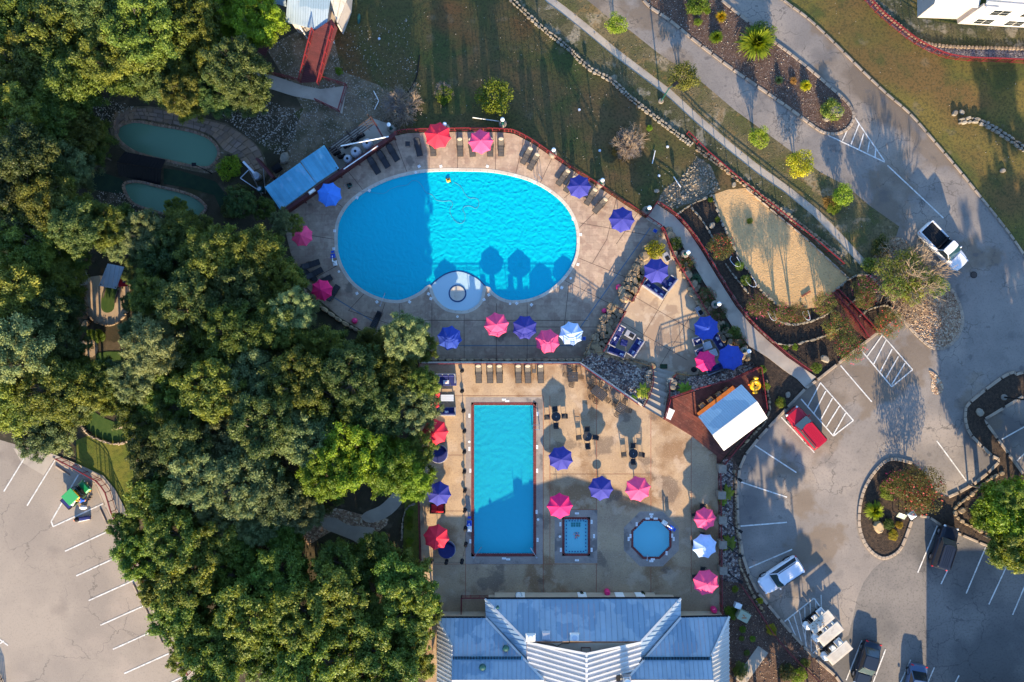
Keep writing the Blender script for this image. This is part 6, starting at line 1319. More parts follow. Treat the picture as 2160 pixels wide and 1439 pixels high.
for x,y,r_,l in MY: shrub(x,y,r_,'myrtle','flowering crape myrtle '+l,'crape_myrtle','tree',flowers=True,h=2.6,trunk=True,group='crape myrtles round the sand court')
absorb(shrub(1935,1032,58,'myrtle','large crape myrtle with pink flowers in the teardrop bed','crape_myrtle','tree',flowers=True,h=4.0,trunk=True),shrub(1905,1030,34,'myrtle','x',flowers=True,h=3.4),shrub(1958,1050,30,'myrtle','x',flowers=True,h=3.4))
for x,y,r_,l in ((1450,556,23,'beside the top walkway lamp'),(1493,625,24,'above the middle walkway lamp'),(1518,660,22,'below the middle walkway lamp'),(1560,720,20,'beside the lowest walkway lamp')): shrub(x,y,r_,'myrtle','red flowering bush '+l,'flowering_bush','bush',leaf='deep',flowers=True,h=1.3)
for x,y,l in ((1470,588,'upper'),(1530,692,'lower')): shrub(x,y,17,'spiky',l+' blue green spiky clump left of the walkway','yucca','plant')
shrub(1424,514,18,'round','dark green bush at the top of the walkway bed',leaf='elm'); shrub(1552,703,18,'round','round olive bush left of the walkway',leaf='elm')
absorb(shrub(1383,528,24,'round','yellow flowering bush above the navy patio umbrella',leaf='gold'),shrub(1365,540,14,'round','x',leaf='gold'))
shrub(1725,777,14,'round','round yellow green shrub by the parking kerb',z=0); shrub(1648,850,14,'round','round yellow shrub near the red car');
for x,y,l in ((1358,826,'left of the big stairs'),(1448,822,'right of the big stairs')): shrub(x,y,20,'palm','bright green banana plant '+l,'banana_plant','plant',h=1.3)
for x,y,l in ((1535,1045,'upper'),(1541,1150,'lower')): shrub(x,y,22,'palm',l+' bright green banana plant in the fence rocks','banana_plant','plant',h=1.5); 
shrub(1528,1060,13,'palm','small side shoot of the upper banana plant','banana_plant','plant',h=1.2); shrub(1338,840,9,'palm','small green shoot by the slanting fence','banana_plant','plant',h=.6)
shrub(1848,1079,26,'lily','spiky green grass clump in the teardrop bed','grass_clump','plant',mz=1.1); shrub(1873,1040,19,'round','green bush left of the large crape myrtle'); shrub(1877,1108,14,'round','dark clipped ball below the grass clump',leaf='elm'); shrub(1901,1110,10,'round','small golden ball by the green sign',leaf='gold'); shrub(1888,1130,13,'round','yellow green clipped ball at the bed tip',leaf='gold')
shrub(2066,1096,18,'round','round green shrub in the stone bordered bed'); shrub(2100,1110,16,'round','green shrub below the leafy tree')
BT=[('the stone bordered bed',(2060,1090))]
for x,y,r_ in ((2140,1075,66),(2180,1120,70),(2115,1045,30),(2150,1160,50),(2210,1060,50)): tree(x,y,r_,'elm',7.5,leaf='bright' if r_>60 else None,desc='right hand leafy crown',group='tree clump at the right edge',z=0,marks=BT)
for i,(x,y) in enumerate(((862,1083),(862,1098),(862,1113),(862,1145),(862,1160),(862,1175))): shrub(x,y,9.5,'hedge','clipped hedge block '+('topmost','second from the top','third from the top','fourth from the top','fifth from the top','lowest')[i]+' along the maroon fence','hedge','hedge',group='hedge blocks along the maroon fence',h=1.2,mz=1.2,z=T(x,y))
absorb(*[shrub(x,y,9,'hedge','square clipped hedge at the club house corner','hedge','hedge',h=1.0,z=0) for x,y in ((1544,1297),(1538,1290),(1549,1290),(1538,1303),(1549,1303))])
absorb(shrub(205,710,17,'round','yellow green clipped hedge by the stepping pad'),shrub(190,705,13,'round','x'))
for x,y,r_,l,lf in ((1562,1415,20,'dark bush right of the club house corner','elm'),(1660,1420,22,'dark bush under the lower fence','deep'),(1685,1425,20,'yellow bush under the lower fence','shrub'),(1628,1330,14,'yellow spiky bush by the lower fence','gold'),(1568,1330,9,'small green tuft by the transformer','shrub'),(1590,1350,8,'small tuft below the transformer','shrub'),(1566,1350,7,'dark tuft in the red mulch','elm'),(1578,1380,8,'dark low tuft near the path','elm'),(1610,780,11,'small palm like tuft by the picket fence','shrub'),(1618,815,10,'green tuft right of the picket fence','shrub'),(1700,1400,12,'olive bush at the lower kerb','elm'),
 (1583,465,8,'small green plant in the upper dark bed','shrub'),(1515,462,7,'tiny green plant in the upper dark bed','shrub'),(1500,420,7,'tiny green plant at the top of the dark bed','shrub'),(1562,560,12,'leafy green plant inside the upper hoop','elm'),(1575,590,14,'leafy green plant inside the lower hoop','elm'),(1680,732,8,'small green plant at the edge of the lower mulch','shrub'),(1660,733,7,'tiny plant in the lower mulch','shrub'),
 (485,355,30,'yellow green bush beside the green pond','bright'),(510,415,34,'deep green bush left of the steel frame','deep'),(485,440,24,'deep green bush above the wood','deep'),(670,160,14,'green bush at the foot of the boardwalk','elm'),(714,148,10,'small bright plant right of the boardwalk','shrub'),(710,1052,18,'dark shrub above the garden path','deep'),(690,1075,14,'dark low shrub in the gravel patch','deep'),(1553,1245,9,'tuft at the top of the red mulch','shrub'),(1290,702,12,'dark green bush in the lower boulder bank','deep'),(1345,590,9,'dark fern in the upper boulder bank','deep'),(1605,1270,9,'pale tuft along the kerb','gold'),(1760,440,16,'small green bush at the verge foot','shrub'),(1835,560,20,'dry olive bush near the channel end','elm'),(1860,520,26,'straw coloured bush on the verge','myrtle')):
    shrub(x,y,r_,'round',l,leaf=lf,h=.8)
print('veg',len(bpy.data.objects),round(time.time()-T0,1))
# ---------------------------------------------------------------- umbrellas
UB={}
def umb_proto(col):
    t=thing('patio_umbrella','x','umbrella'); n=8; ztop,zr=2.78,2.28; Rr=1.0
    b=B(); b.tube([(0,0,0),(0,0,2.72)],.024,8); obj('pole',b,G['bronze'],t)
    b=B(); b.lathe([(.27,0),(.27,.05),(.07,.1),(.05,.3)],n=16); obj('base',b,G['black'],t)
    for k in range(n):
        a0=2*math.pi*(k)/n+.2; a1=2*math.pi*(k+1)/n+.2; b=B(); rows=5; grid=[]
        for i in range(rows+1):
            u=.14+(1-.14)*i/rows; row=[]
            for j in range(5):
                s=j/4; a=a0+(a1-a0)*s; sag=4*s*(1-s); pull=1-.09*sag*(u**3)-.05*sag*u
                r_=Rr*u*pull; z=ztop-(ztop-zr)*(u**1.35)-.055*sag*u*(1.1); row.append(len(b.v)); b.v.append((r_*math.cos(a),r_*math.sin(a),z))
            grid.append(row)
        for i in range(rows):
            for j in range(4): b.f.append((grid[i][j],grid[i+1][j],grid[i+1][j+1],grid[i][j+1]))
        # hem hanging at the rim
        for j in range(4):
            p,q=b.v[grid[rows][j]],b.v[grid[rows][j+1]]; o=len(b.v); b.v+=[(p[0]*1.005,p[1]*1.005,p[2]-.07),(q[0]*1.005,q[1]*1.005,q[2]-.07)]; b.f.append((grid[rows][j],o,o+1,grid[rows][j+1]))
        obj('canopy_panel',b,FAB[col],t,True)
        b=B(); b.bar((.1*math.cos(a0),.1*math.sin(a0),ztop-.02),(Rr*.99*math.cos(a0),Rr*.99*math.sin(a0),zr+.008),.03,.03); obj('rib',b,FAB[col],t)
    b=B()
    vs=[(0,0,ztop+.06)]; 
    for k in range(16): a=2*math.pi*k/16+.2; r_=.2 if k%2==0 else .185; vs.append((r_*math.cos(a),r_*math.sin(a),ztop-.035))
    b.add(vs,[(0,1+k,1+(k+1)%16) for k in range(16)]); obj('vent_cap',b,FAB[col],t)
    b=B(); b.lathe([(.022,ztop+.03),(.03,ztop+.07),(.01,ztop+.13)],n=8); obj('finial',b,G['bronze'],t)
    return proto(t)
ULAB=[(923,285,28,'red','dark red umbrella behind the kidney pool, largest in its corner',DK),(1014,298,26,'pink','pink umbrella over loungers right of the dark red one',DK),(694,410,26,'blue','mid blue umbrella beside the maroon wall',DK),(1222,393,25,'navy','navy umbrella between loungers on the north east pool edge',DK),
 (1312,463,27,'navy','navy umbrella at the narrow east end of the kidney deck',DK),(636,497,23,'pink','pink umbrella partly hidden under the oak left of the kidney pool',DK),(678,612,23,'magenta','magenta umbrella beside the curved stone wall',DK),(948,713,26,'royal','shaded royal blue umbrella left in the row below the kidney pool',DK),
 (1047,685,26,'pink','pink umbrella just right of the shallow wading pool',DK),(1107,691,26,'navy','navy umbrella between the two pink ones below the kidney pool',DK),(1155,720,26,'pink','pink umbrella between the navy and the white ones',DK),(1205,704,25.5,'white','white umbrella at the right end of the row below the kidney pool',DK),
 (1385,571,27,'navy','navy umbrella over the sofa at the upper patio',PT),(1491,692,26.5,'royal','royal blue umbrella at the patio edge beside the walkway',PT),(1489,762,22.5,'magenta','magenta umbrella at the bottom right of the patio',PT),(1543,754,27.5,'royal','large royal blue umbrella in the patio corner over the boulders',PT),
 (1183,968,26,'navy','navy umbrella close to the long pool on the lower deck',0),(1268,1031,26,'navy','navy umbrella in the middle of the lower deck',0),(1346,1032,27,'pink','pink umbrella above the octagonal hot tub',0),(1181,1068,27,'magenta','magenta umbrella above the small square spa',0),
 (1488,1095,23.5,'pink','uppermost pink umbrella along the east fence',0),(1487,1153,26,'white','white umbrella between two pink ones at the east fence',0),(1490,1230,27.5,'pink','lowest pink umbrella along the east fence',0),(925,1042,26,'navy','navy umbrella over the red daybed left of the long pool',0),
 (920,1134,27,'red','red umbrella over the round navy daybed',0),(917,912,28,'red','red umbrella half under the tree left of the long pool',0),(893,842,36,'red','big red umbrella mostly hidden by leaves beside the navy sofas',0)]
for x,y,r_,c,l,z in ULAB:
    if c not in UB: UB[c]=umb_proto(c)
    hh=2.45; rm=r_/K*(H-z-hh)/H*1.03; o=UB[c].put(pos(x,y,z,hh),rt.uniform(0,6.28),l,'umbrellas on the pool decks',(rm,rm,1.0))
# closed / tilted
# ---------------------------------------------------------------- loungers
def lounger(mesh_m,head):
    t=thing('sun_lounger','x','lounger'); W=.62
    b=B(); [b.tube([(-.95,s*W/2,.3),(.25,s*W/2,.32),(.95,s*W/2,.3)],.025,6) for s in (-1,1)]; b.tube([(-.95,-W/2,.3),(-.95,W/2,.3)],.025,6); obj('frame',b,G['bronze'],t)
    b=B(); 
    for i in range(7): b.box((-.86+i*.17,0,.34+.012*(i%2)),(.165,W*.92,.03)); 
    obj('seat',b,mesh_m,t)
    b=B(); Mr=Matrix.Rotation(-.42,3,'Y'); b.box((.62,0,.5),(.82,W*.95,.05),M=Mr,bev=.02); obj('backrest',b,mesh_m,t)
    b=B(); b.ell((.86,0,.66),(.2,W*.47,.06),14,6,Matrix.Rotation(-.42,3,'Y')); obj('headrest',b,head,t,True)
    for sx in (-.75,.62):
        for sy in (-1,1): b=B(); b.bar((sx,sy*W/2,.3),(sx,sy*W/2,0),.035); obj('leg',b,G['bronze'],t)
    for sy in (-1,1): b=B(); b.tube([(-.05,sy*W/2,.32),(-.02,sy*(W/2+.05),.52),(.35,sy*(W/2+.05),.52),(.4,sy*W/2,.34)],.022,5); obj('armrest',b,G['bronze'],t)
    return proto(t)
LG={'tan':lounger(G['mesh'],G['headrest']),'dark':lounger(G['meshdark'],G['meshdark'])}
def dirv(a): return a
def lng(k,head,foot,label,group,z): 
    m_=((head[0]+foot[0])/2,(head[1]+foot[1])/2); o=LG[k].put(pos(m_[0],m_[1],z,.35),ang(foot,head),label,group)
gN='loungers along the north edge of the kidney pool'
for k,h,f,l in (('dark',(780,335),(798,365),'dark lounger nearest the shed in the slanting trio'),('dark',(800,322),(818,352),'dark lounger in the middle of the slanting trio'),('dark',(820,308),(838,338),'dark lounger at the top of the slanting trio'),('dark',(878,292),(886,330),'dark lounger left of the dark red umbrella'),
 ('tan',(913,294),(914,327),'lounger under the dark red umbrella'),('tan',(970,293),(971,330),'lounger midway between the red and pink umbrellas'),('tan',(994,296),(997,328),'lounger at the left edge of the pink umbrella'),('tan',(1034,296),(1034,327),'lounger at the right edge of the pink umbrella'),('tan',(1057,293),(1057,329),'lounger right of the pink umbrella with clear deck around'),
 ('tan',(1118,315),(1103,343),'left lounger of the pair above the pool ladder'),('tan',(1133,327),(1117,356),'right lounger of the pair above the pool ladder'),('tan',(1197,362),(1178,388),'lounger left of the navy umbrella'),('tan',(1212,376),(1194,402),'lounger mostly under the navy umbrella'),('tan',(1255,401),(1237,430),'first lounger right of the navy umbrella'),('tan',(1277,421),(1254,447),'second lounger right of the navy umbrella')): lng(k,h,f,l,gN,DK)
for h,f,l in (((644,562),(668,554),'upper dark lounger of the stacked ones by the oak'),((651,584),(676,570),'lower dark lounger of the stacked ones by the oak'),((640,572),(655,583),'dark lounger lying across the stacked ones'),((694,632),(712,604),'dark lounger sticking out right of the magenta umbrella'),((674,598),(692,588),'dark lounger above the magenta umbrella'),((800,662),(787,688),'lone dark lounger at the tree edge below the kidney pool')): lng('dark',h,f,l,'dark loungers at the west side of the kidney pool',DK)
gS='loungers in front of the wall fence on the lower deck'
for x,l in ((1009,'first lounger from the left along the wall fence'),(1033,'second lounger from the left along the wall fence'),(1053,'third lounger from the left along the wall fence'),(1093,'first lounger of the right trio along the wall fence'),(1113,'second lounger of the right trio along the wall fence'),(1140,'last lounger on the right along the wall fence')): lng('tan',(x,771),(x+1,807),l,gS,0)
# ---------------------------------------------------------------- tables and chairs
def chair(kind='metal'):
    t=thing('dining_chair','x','chair'); fm=G['bronze']; sm=G['mesh'] if kind=='sling' else G['bronze']
    if kind=='metal':
        for i in range(6): b=B(); b.box((-.2+i*.08,0,.44),(.05,.46,.025)); obj('seat_slat',b,fm,t)
        for i in range(4): b=B(); b.box((-.29-.02*i,0,.56+i*.1),(.025,.46,.06)); obj('back_slat',b,fm,t)
    else:
        b=B(); b.box((0,0,.43),(.5,.5,.04),bev=.015); obj('seat',b,G['meshdark'],t); b=B(); b.box((-.3,0,.68),(.04,.5,.5),M=Matrix.Rotation(-.22,3,'Y'),bev=.015); obj('backrest',b,G['meshdark'],t)
    for sx in (-.24,.24):
        for sy in (-.25,.25): b=B(); b.bar((sx,sy,0),(sx*1.0,sy,.45 if sx>0 else .92),.03); obj('leg',b,fm,t)
    for sy in (-1,1): b=B(); b.tube([(.24,sy*.25,.43),(.26,sy*.27,.64),(-.22,sy*.27,.66)],.018,5); obj('armrest',b,fm,t)
    b=B(); b.bar((-.3,-.25,.92),(-.3,.25,.92),.03); obj('top_rail',b,fm,t)
    return proto(t)
CHR={'metal':chair('metal'),'sling':chair('sling')}
def table(px,py,sx,sy,rz,label,z=0,shape='rect',m='table',slats=0,hole=True,cat='table',h=.73):
    t=thing('patio_table',label,cat,pos(px,py,z,.7),rz)
    if shape=='round': b=B(); b.lathe([(sx*.5,h-.03),(sx*.52,h),(sx*.51,h+.015)],n=24); obj('tabletop',b,G[m],t)
    elif slats:
        for i in range(slats): b=B(); b.box((0,-sy/2+(i+.5)*sy/slats,h),(sx,sy/slats*.92,.03)); obj('slat',b,G[m],t)
    else: b=B(); b.box((0,0,h),(sx,sy,.04),bev=.02); obj('tabletop',b,G[m],t)
    if shape=='round': b=B(); b.lathe([(.25,0),(.25,.04),(.05,.08),(.04,h-.04)],n=12); obj('pedestal',b,G['bronze'],t)
    else:
        for a in (-1,1):
            for c in (-1,1): b=B(); b.bar((a*sx*.44,c*sy*.44,0),(a*sx*.44,c*sy*.44,h-.02),.05); obj('leg',b,G['bronze'],t)
    if hole: b=B(); b.lathe([(.035,h),(.035,h+.04),(.02,h+.05)],n=8); obj('umbrella_ring',b,G['chrome'],t)
    return t
def chairs(kind,centre,pts,z,tl):
    for i,(x,y) in enumerate(pts): 
        d=words_dir(x-centre[0],y-centre[1]); CHR[kind].put(pos(x,y,z,.6),ang((x,y),centre),f"{'slatted' if kind=='metal' else 'dark sling'} chair {d} {tl}",'dining chairs on the lower deck')
table(1209,795,1.02,1.02,0,'square slate table at the wall fence',m='table',slats=6); chairs('metal',(1209,795),[(1212,779),(1194,791),(1223,795),(1206,810)],0,'the square table at the wall fence')
table(1264,829,1.65,1.02,R(-39),'large rectangular slatted table by the slanting fence',slats=7); chairs('metal',(1264,829),[(1247,818),(1266,812),(1277,823),(1248,836),(1258,845),(1281,843)],0,'the large slatted table')
table(1310,861,1.0,1.0,R(-32),'small square table near the stairs',slats=6); chairs('metal',(1310,861),[(1298,853),(1317,847),(1325,865),(1302,873)],0,'the small table near the stairs')
table(1173,879,.95,.95,0,'rounded dark table nearest the long pool',shape='round'); chairs('sling',(1173,879),[(1171,864),(1155,880),(1190,878),(1173,897)],0,'the table nearest the long pool')
table(1239,921,.95,.95,0,'rounded table in the middle of the lower deck',shape='round'); chairs('sling',(1239,921),[(1239,906),(1222,923),(1255,923),(1240,940)],0,'the middle round table')
table(1336,957,.95,.95,0,'rounded table lowest on the lit deck',shape='round'); chairs('sling',(1336,957),[(1336,941),(1317,959),(1352,959),(1336,973)],0,'the lowest round table')
for (x,y,tl) in ((1480,1084,'the table under the top pink umbrella'),(1480,1144,'the table under the white fence umbrella'),(1481,1217,'the table under the lowest pink umbrella')): table(x,y,.9,.9,0,'round table hidden '+tl[10:],shape='round'); chairs('sling',(x,y),[(x+2,y-15),(x-15,y+1),(x+15,y+1),(x,y+15)],0,tl)
for (x,y,tl) in ((1181,962,'the table under the navy pool side umbrella'),(1264,1024,'the table under the middle navy umbrella'),(1341,1025,'the table under the hot tub umbrella')): table(x,y,.9,.9,0,'round table hidden '+tl[10:],shape='round')
for (x,y,l) in ((1047,686,'pink umbrella by the wading pool'),(1106,692,'navy umbrella in the lower row'),(1153,719,'second pink umbrella in the lower row'),(1202,705,'white umbrella in the lower row')): table(x,y,.9,.9,0,'round table hidden under the '+l,DK,shape='round')
for (x,y,s,l,z,m_) in ((859,302,.5,'small dark square side table near the maroon wall end',DK,'meshdark'),(662,588,.5,'small round table above the magenta umbrella',DK,'meshdark'),(1127,783,.42,'narrow side table between loungers at the wall fence',0,'mesh')): table(x,y,s,s,0,l,z,m=m_,hole=False,cat='side table',h=.45,shape='round' if x==662 else 'rect')
# ---------------------------------------------------------------- sofas
def sofa(px,py,L_,D,rz,label,seats=3,cush=(),z=0,frame='wicker',arms=(1,1),col='navy',group=None):
    """local +y is the back side"""
    t=thing('outdoor_sofa',label,'sofa',pos(px,py,z,.4),rz,group)
    b=B(); b.box((0,0,.14),(L_,D,.28),bev=.02); obj('frame',b,G[frame],t)
    b=B(); b.box((0,D/2-.08,.42),(L_,.15,.62),bev=.03); obj('back_frame',b,G[frame],t)
    for s,on in ((-1,arms[0]),(1,arms[1])):
        if on: b=B(); b.box((s*(L_/2-.06),0,.36),(.12,D,.5),bev=.03); obj('arm',b,G[frame],t)
    w_=(L_-.26)/seats
    for i in range(seats):
        x=-L_/2+.13+w_*(i+.5); b=B(); b.box((x,-.06,.36),(w_*.97,D-.24,.17),bev=.05); obj('seat_cushion',b,G[col],t)
        b=B(); b.box((x,D/2-.24,.58),(w_*.95,.18,.4),M=Matrix.Rotation(-.15,3,'X'),bev=.06); obj('back_cushion',b,G[col],t)
    for u,a in cush: b=B(); b.box((u*L_/2,D/2-.4,.56),(.4,.14,.36),M=Matrix.Rotation(a,3,'Z')@Matrix.Rotation(-.6,3,'X'),bev=.05); obj('throw_pillow',b,G['whitecush'],t)
    return t
gP='sofas on the patio'
a1=ang((1368,598),(1402,622))   # lower sofa of set 1 , back towards lower-left (south west)
sofa(1381,610,2.7,.95,a1+math.pi,'long navy sofa under the upper patio umbrella',4,((.6,.2),(-.1,-.2),(-.65,.1)),PT,group=gP)
sofa(1413,598,1.7,.9,ang((1406,611),(1422,590))+math.pi,'short navy sofa wing right of the upper patio umbrella',2,((.1,.2),),PT,group=gP)
sofa(1301,708,2.5,.9,ang((1290,728),(1310,690)),'long navy sofa along the red railing of the lower patio',4,((.6,.2),(-.3,-.1)),PT,group=gP)
sofa(1300,743,2.0,.85,ang((1280,733),(1318,748))+math.pi,'navy sofa at the foot of the U shaped set',3,((-.6,.1),),PT,group=gP)
sofa(1341,733,2.1,.9,ang((1330,752),(1352,718))+math.pi,'navy sofa closing the right side of the U shaped set',3,((.6,.2),(-.6,.1)),PT,group=gP)
for x,y,rz,s,l,m_ in ((1347-18,706,R(-30),(1.1,.7),'wicker fire table beside the U shaped sofas','wicker'),(1406,542,R(-62),(1.0,.65),'wicker box table at the top of the patio railing','wicker'),(1476,656,R(-62),(1.0,.65),'wicker box table at the middle of the patio railing','wicker')):
    t=thing('fire_table',l,'fire table',pos(x,y,PT,.4),rz); b=B(); b.box((0,0,.25),(s[0],s[1],.5),bev=.03); obj('body',b,G['wicker'],t); b=B(); b.box((.18,0,.51),(.5,.42,.03)); obj('burner_lid',b,G['black'],t)
for x,y,rz,l,m_ in ((1316,723,R(-15),'navy ottoman inside the U shaped sofas','navy'),(1398,594,R(-30),'navy ottoman under the upper patio umbrella','navy')): t=thing('ottoman',l,'ottoman',pos(x,y,PT,.3),rz); b=B(); b.box((0,0,.13),(.7,.65,.26),bev=.02); obj('base',b,G['wicker'],t); b=B(); b.box((0,0,.33),(.74,.68,.16),bev=.05); obj('cushion',b,G[m_],t)
for x,y,l in ((1492,729,'upper'),(1504,745,'lower')): t=thing('coffee_table',l+' grey slatted coffee table between the patio umbrellas','coffee table',pos(x,y,PT,.3),R(20)); [obj('slat',B().box((-.37+i*.148,0,.35),(.13,.8,.03)),G['tank'],t) for i in range(6)]; obj('base',B().box((0,0,.17),(.6,.6,.3)),G['wicker'],t)
sofa(1471,719,1.1,.85,R(18),'navy armchair at the left of the patio umbrellas',1,((.1,.3),),PT,group=gP)
sofa(1476,742,1.0,.8,R(25),'shaded wicker armchair above the magenta umbrella',1,(),PT,group=gP)
sofa(1516,722,2.2,.9,ang((1507,708),(1527,742)),'navy sofa beside the patio railing corner',3,((.3,.2),(-.4,0)),PT,group=gP); sofa(1512,776,2.4,.85,R(22)+math.pi,'navy sofa under the large corner umbrella',3,(),PT,group=gP)
gL='sofas and daybeds left of the long pool'
sofa(940,798,2.1,1.0,0,'navy sofa facing the wicker table, upper one',3,(),0,group=gL); b=B(); 
t=thing('chaise','wide navy ottoman bench in front of the upper sofa','ottoman',pos(943,808,0,.3)); obj('base',B().box((0,0,.13),(2.0,.6,.26)),G['wicker'],t); [obj('cushion',B().box((-.66+i*.66,0,.35),(.63,.58,.16),bev=.04),G['navy'],t) for i in range(3)]
t=thing('tray','grey tray with food on the upper navy bench','tray',pos(941,806,.43)); obj('tray',B().box((0,0,.02),(.6,.4,.03)),G['tank'],t); obj('plate',B().lathe([(.14,.04),(.17,.06)],n=14),G['white'],t); obj('snack',B().ell((.03,0,.09),(.09,.06,.04)),G['orange'],t)
sofa(934,868,2.7,.9,math.pi,'navy sofa facing the wicker table, lower one',4,((.35,.1),(-.3,-.1)),0,group=gL)
table(943,840,1.35,.7,0,'pale rectangular wicker table between the two navy sofas',0,m='tank',hole=False,slats=3,h=.45)
sofa(923,1073,1.6,.95,math.pi,'bright red loveseat under the navy umbrella',2,(),0,'black',col='redcush',group=gL)
def daybed(px,py,r_,label): 
    t=thing('daybed',label,'daybed',pos(px,py,0,.4)); b=B(); b.lathe([(r_,0),(r_*1.04,.3),(r_,.38)],n=28); obj('base',b,G['wicker'],t); b=B(); b.lathe([(r_*.94,.38),(r_*.97,.48),(r_*.9,.55)],n=28); obj('mattress',b,G['navy'],t)
    b=B(); 
    for i in range(13): a=math.pi*.15+i*math.pi*.7/12; b.box((r_*.93*math.cos(a),r_*.93*math.sin(a),.62),(.3,.12,.5),a+math.pi/2)
    obj('back_rim',b,G['navy'],t); return t
daybed(942,1160,.92,'round navy daybed below the red umbrella'); daybed(925,958,.95,'round navy daybed half under the tree'); 
b=B(); b.lathe([(.25,.0),(.25,.5),(.2,.52)],n=14); t=obj('side_stool',b,G['tank']); t.location=pos(948,1172,0,.5); t['label']='grey round stool in front of the lower daybed'; t['category']='stool'
b=B(); b.lathe([(.5,0),(.58,.5),(.5,.6)],n=16); t=obj('planter',b,G['black']); t.location=pos(904,797,0,.4); t['label']='dark round planter in the fence corner by the upper sofa'; t['category']='planter'
# rope barrier posts
PTS=[(974,783),(974,826),(977,868),(979,911),(979,955),(979,997),(980,1037),(980,1079),(981,1117),(982,1151),(974,1187),(941,1188),(909,1187)]
def stanchion():
    t=thing('rope_post','x','post'); obj('base',B().lathe([(.2,0),(.2,.05),(.05,.08)],n=14),G['black'],t); obj('post',B().lathe([(.03,.05),(.03,.9)],n=8),G['bronze'],t); obj('knob',B().ell((0,0,.93),(.2,.2,.12)),G['black'],t,True); return proto(t)
SP_=stanchion()
for i,(x,y) in enumerate(PTS): SP_.put(pos(x,y,0,.9),0,'black rope post '+['at the top left of the lower deck','level with the wicker table','level with the lower navy sofa','level with the red umbrella','level with the half hidden daybed','just above the navy umbrella','beside the navy umbrella','beside the red loveseat','beside the blue pool lift','near the lower pool corner','at the bend of the rope','left of the rope bend','last one under the tree edge'][i],'rope posts left of the long pool')
b=B()
for i in range(len(PTS)-1):
    a=pos(*PTS[i],0,.9)+Vector((0,0,.85)); c=pos(*PTS[i+1],0,.9)+Vector((0,0,.85)); b.tube([a,a.lerp(c,.25)-Vector((0,0,.15)),a.lerp(c,.5)-Vector((0,0,.2)),a.lerp(c,.75)-Vector((0,0,.15)),c],.018,5)
t=obj('barrier_rope',b,G['darkwood']); t['label']='sagging brown rope strung between the black posts'; t['category']='rope'
# ---------------------------------------------------------------- lamps, pots, small things
def lampf():
    t=thing('globe_lamp','x','lamp'); obj('pedestal',B().lathe([(.42,0),(.46,.1),(.36,.5),(.44,.9),(.3,1.0)],n=18),G['urn'],t,True); obj('pole',B().lathe([(.2,1.0),(.09,1.1),(.06,2.2),(.13,2.3)],n=10),G['green_pole'],t,True); obj('globe',B().ell((0,0,2.5),(.23,.23,.23),16,10),G['globe'],t,True); return proto(t)
LP=lampf()
for x,y,l,z in ((820,263,'at the left end of the kidney deck fence',None),(938,262,'peeking over the dark red umbrella',None),(1060,252,'at the top of the kidney deck fence',None),(1168,316,'behind the paired loungers',None),(1271,380,'right of the navy umbrella fence',None),(1370,438,'at the top end of the walkway',None),(1452,532,'first down the walkway bed',None),(1517,641,'second down the walkway bed',None),(1580,741,'third down the walkway bed, by the patio corner',None)):
    zz=T(x,y) if y<500 else T(x,y)-.1; LP.put(pos(x,y,zz,2.5),0,'white globe lamp on a stone pedestal '+l,'globe lamps round the decks')
t=thing('street_lamp','dark box street lamp with arm beside the drainage channel','street lamp',pos(1394,214,T(1394,214))); z_=0
obj('footing',B().lathe([(.3,0),(.3,.2),(.24,.25)],n=14),G['urn'],t); obj('pole',B().tube([(0,0,.2),(0,0,4.6)],.07,8),G['green_pole'],t); obj('arm',B().bar((0,0,4.5),(.5,.35,4.6),.07),G['green_pole'],t); obj('lamp_head',B().box((.65,.45,4.6),(.7,.35,.14),.6,bev=.04),G['black'],t)
t=thing('street_lamp','dark floodlight on a leaning arm beside the green pond','street lamp',pos(446,366,T(446,366))); obj('pole',B().tube([(0,0,0),(0,0,2.0),(-.5,.2,3.2)],.06,8),G['black'],t); obj('lamp_head',B().box((-.6,.25,3.3),(.45,.35,.12),bev=.03),G['black'],t)
for i,(x,y) in enumerate(((1525,985),(1524,1040),(1526,1092),(1526,1143),(1527,1197))):
    t=thing('fence_light',['topmost','second','third','fourth','lowest'][i]+' stone pier with angled dark spotlight on the east fence','spotlight',P(x-8,y,0)); obj('pier',B().box((0,0,.65),(.7,.7,1.3),bev=.04),G['lime'],t); obj('cap',B().box((0,0,1.34),(.82,.82,.1),bev=.02),G['urn'],t)
    if i!=1: obj('arm',B().bar((.4,-.1,1.3),(1.9,-1.2,1.0),.1),G['black'],t); obj('lamp_head',B().box((1.9,-1.2,1.05),(.4,.3,.15),-.6),G['black'],t)
for x,y,r_,l,z in ((1305,606,.33,'beside the top of the small steps',DK),(1275,656,.30,'below the small steps',DK),(748,677,.33,'by the curved stone wall',DK)): t=thing('pink_pot','glossy pink ball planter '+l,'planter',pos(x,y,z,.3)); obj('ball',B().ell((0,0,r_*.95),(r_,r_,r_*.95),16,10),G['pinkpot'],t,True); obj('rim',B().lathe([(r_*.45,r_*1.8),(r_*.5,r_*1.88)],n=14),G['pinkpot'],t)
for x,y,l in ((1281,1250,'in front of the club house wall'),(1506,1287,'at the club house corner')): t=thing('pink_barrel','magenta plastic barrel '+l,'barrel',pos(x,y,0,.6),.3); obj('drum',B().lathe([(.26,0),(.3,.2),(.3,.8),(.24,.95)],n=18),G['pinkpot'],t,True); obj('lid',B().lathe([(.25,.95),(.2,1.02)],n=18),G['pinkpot'],t); obj('hoop',B().lathe([(.31,.3),(.33,.34),(.31,.38)],n=18,closed=False),G['pinkpot'],t); obj('hoop',B().lathe([(.31,.62),(.33,.66),(.31,.7)],n=18,closed=False),G['pinkpot'],t)
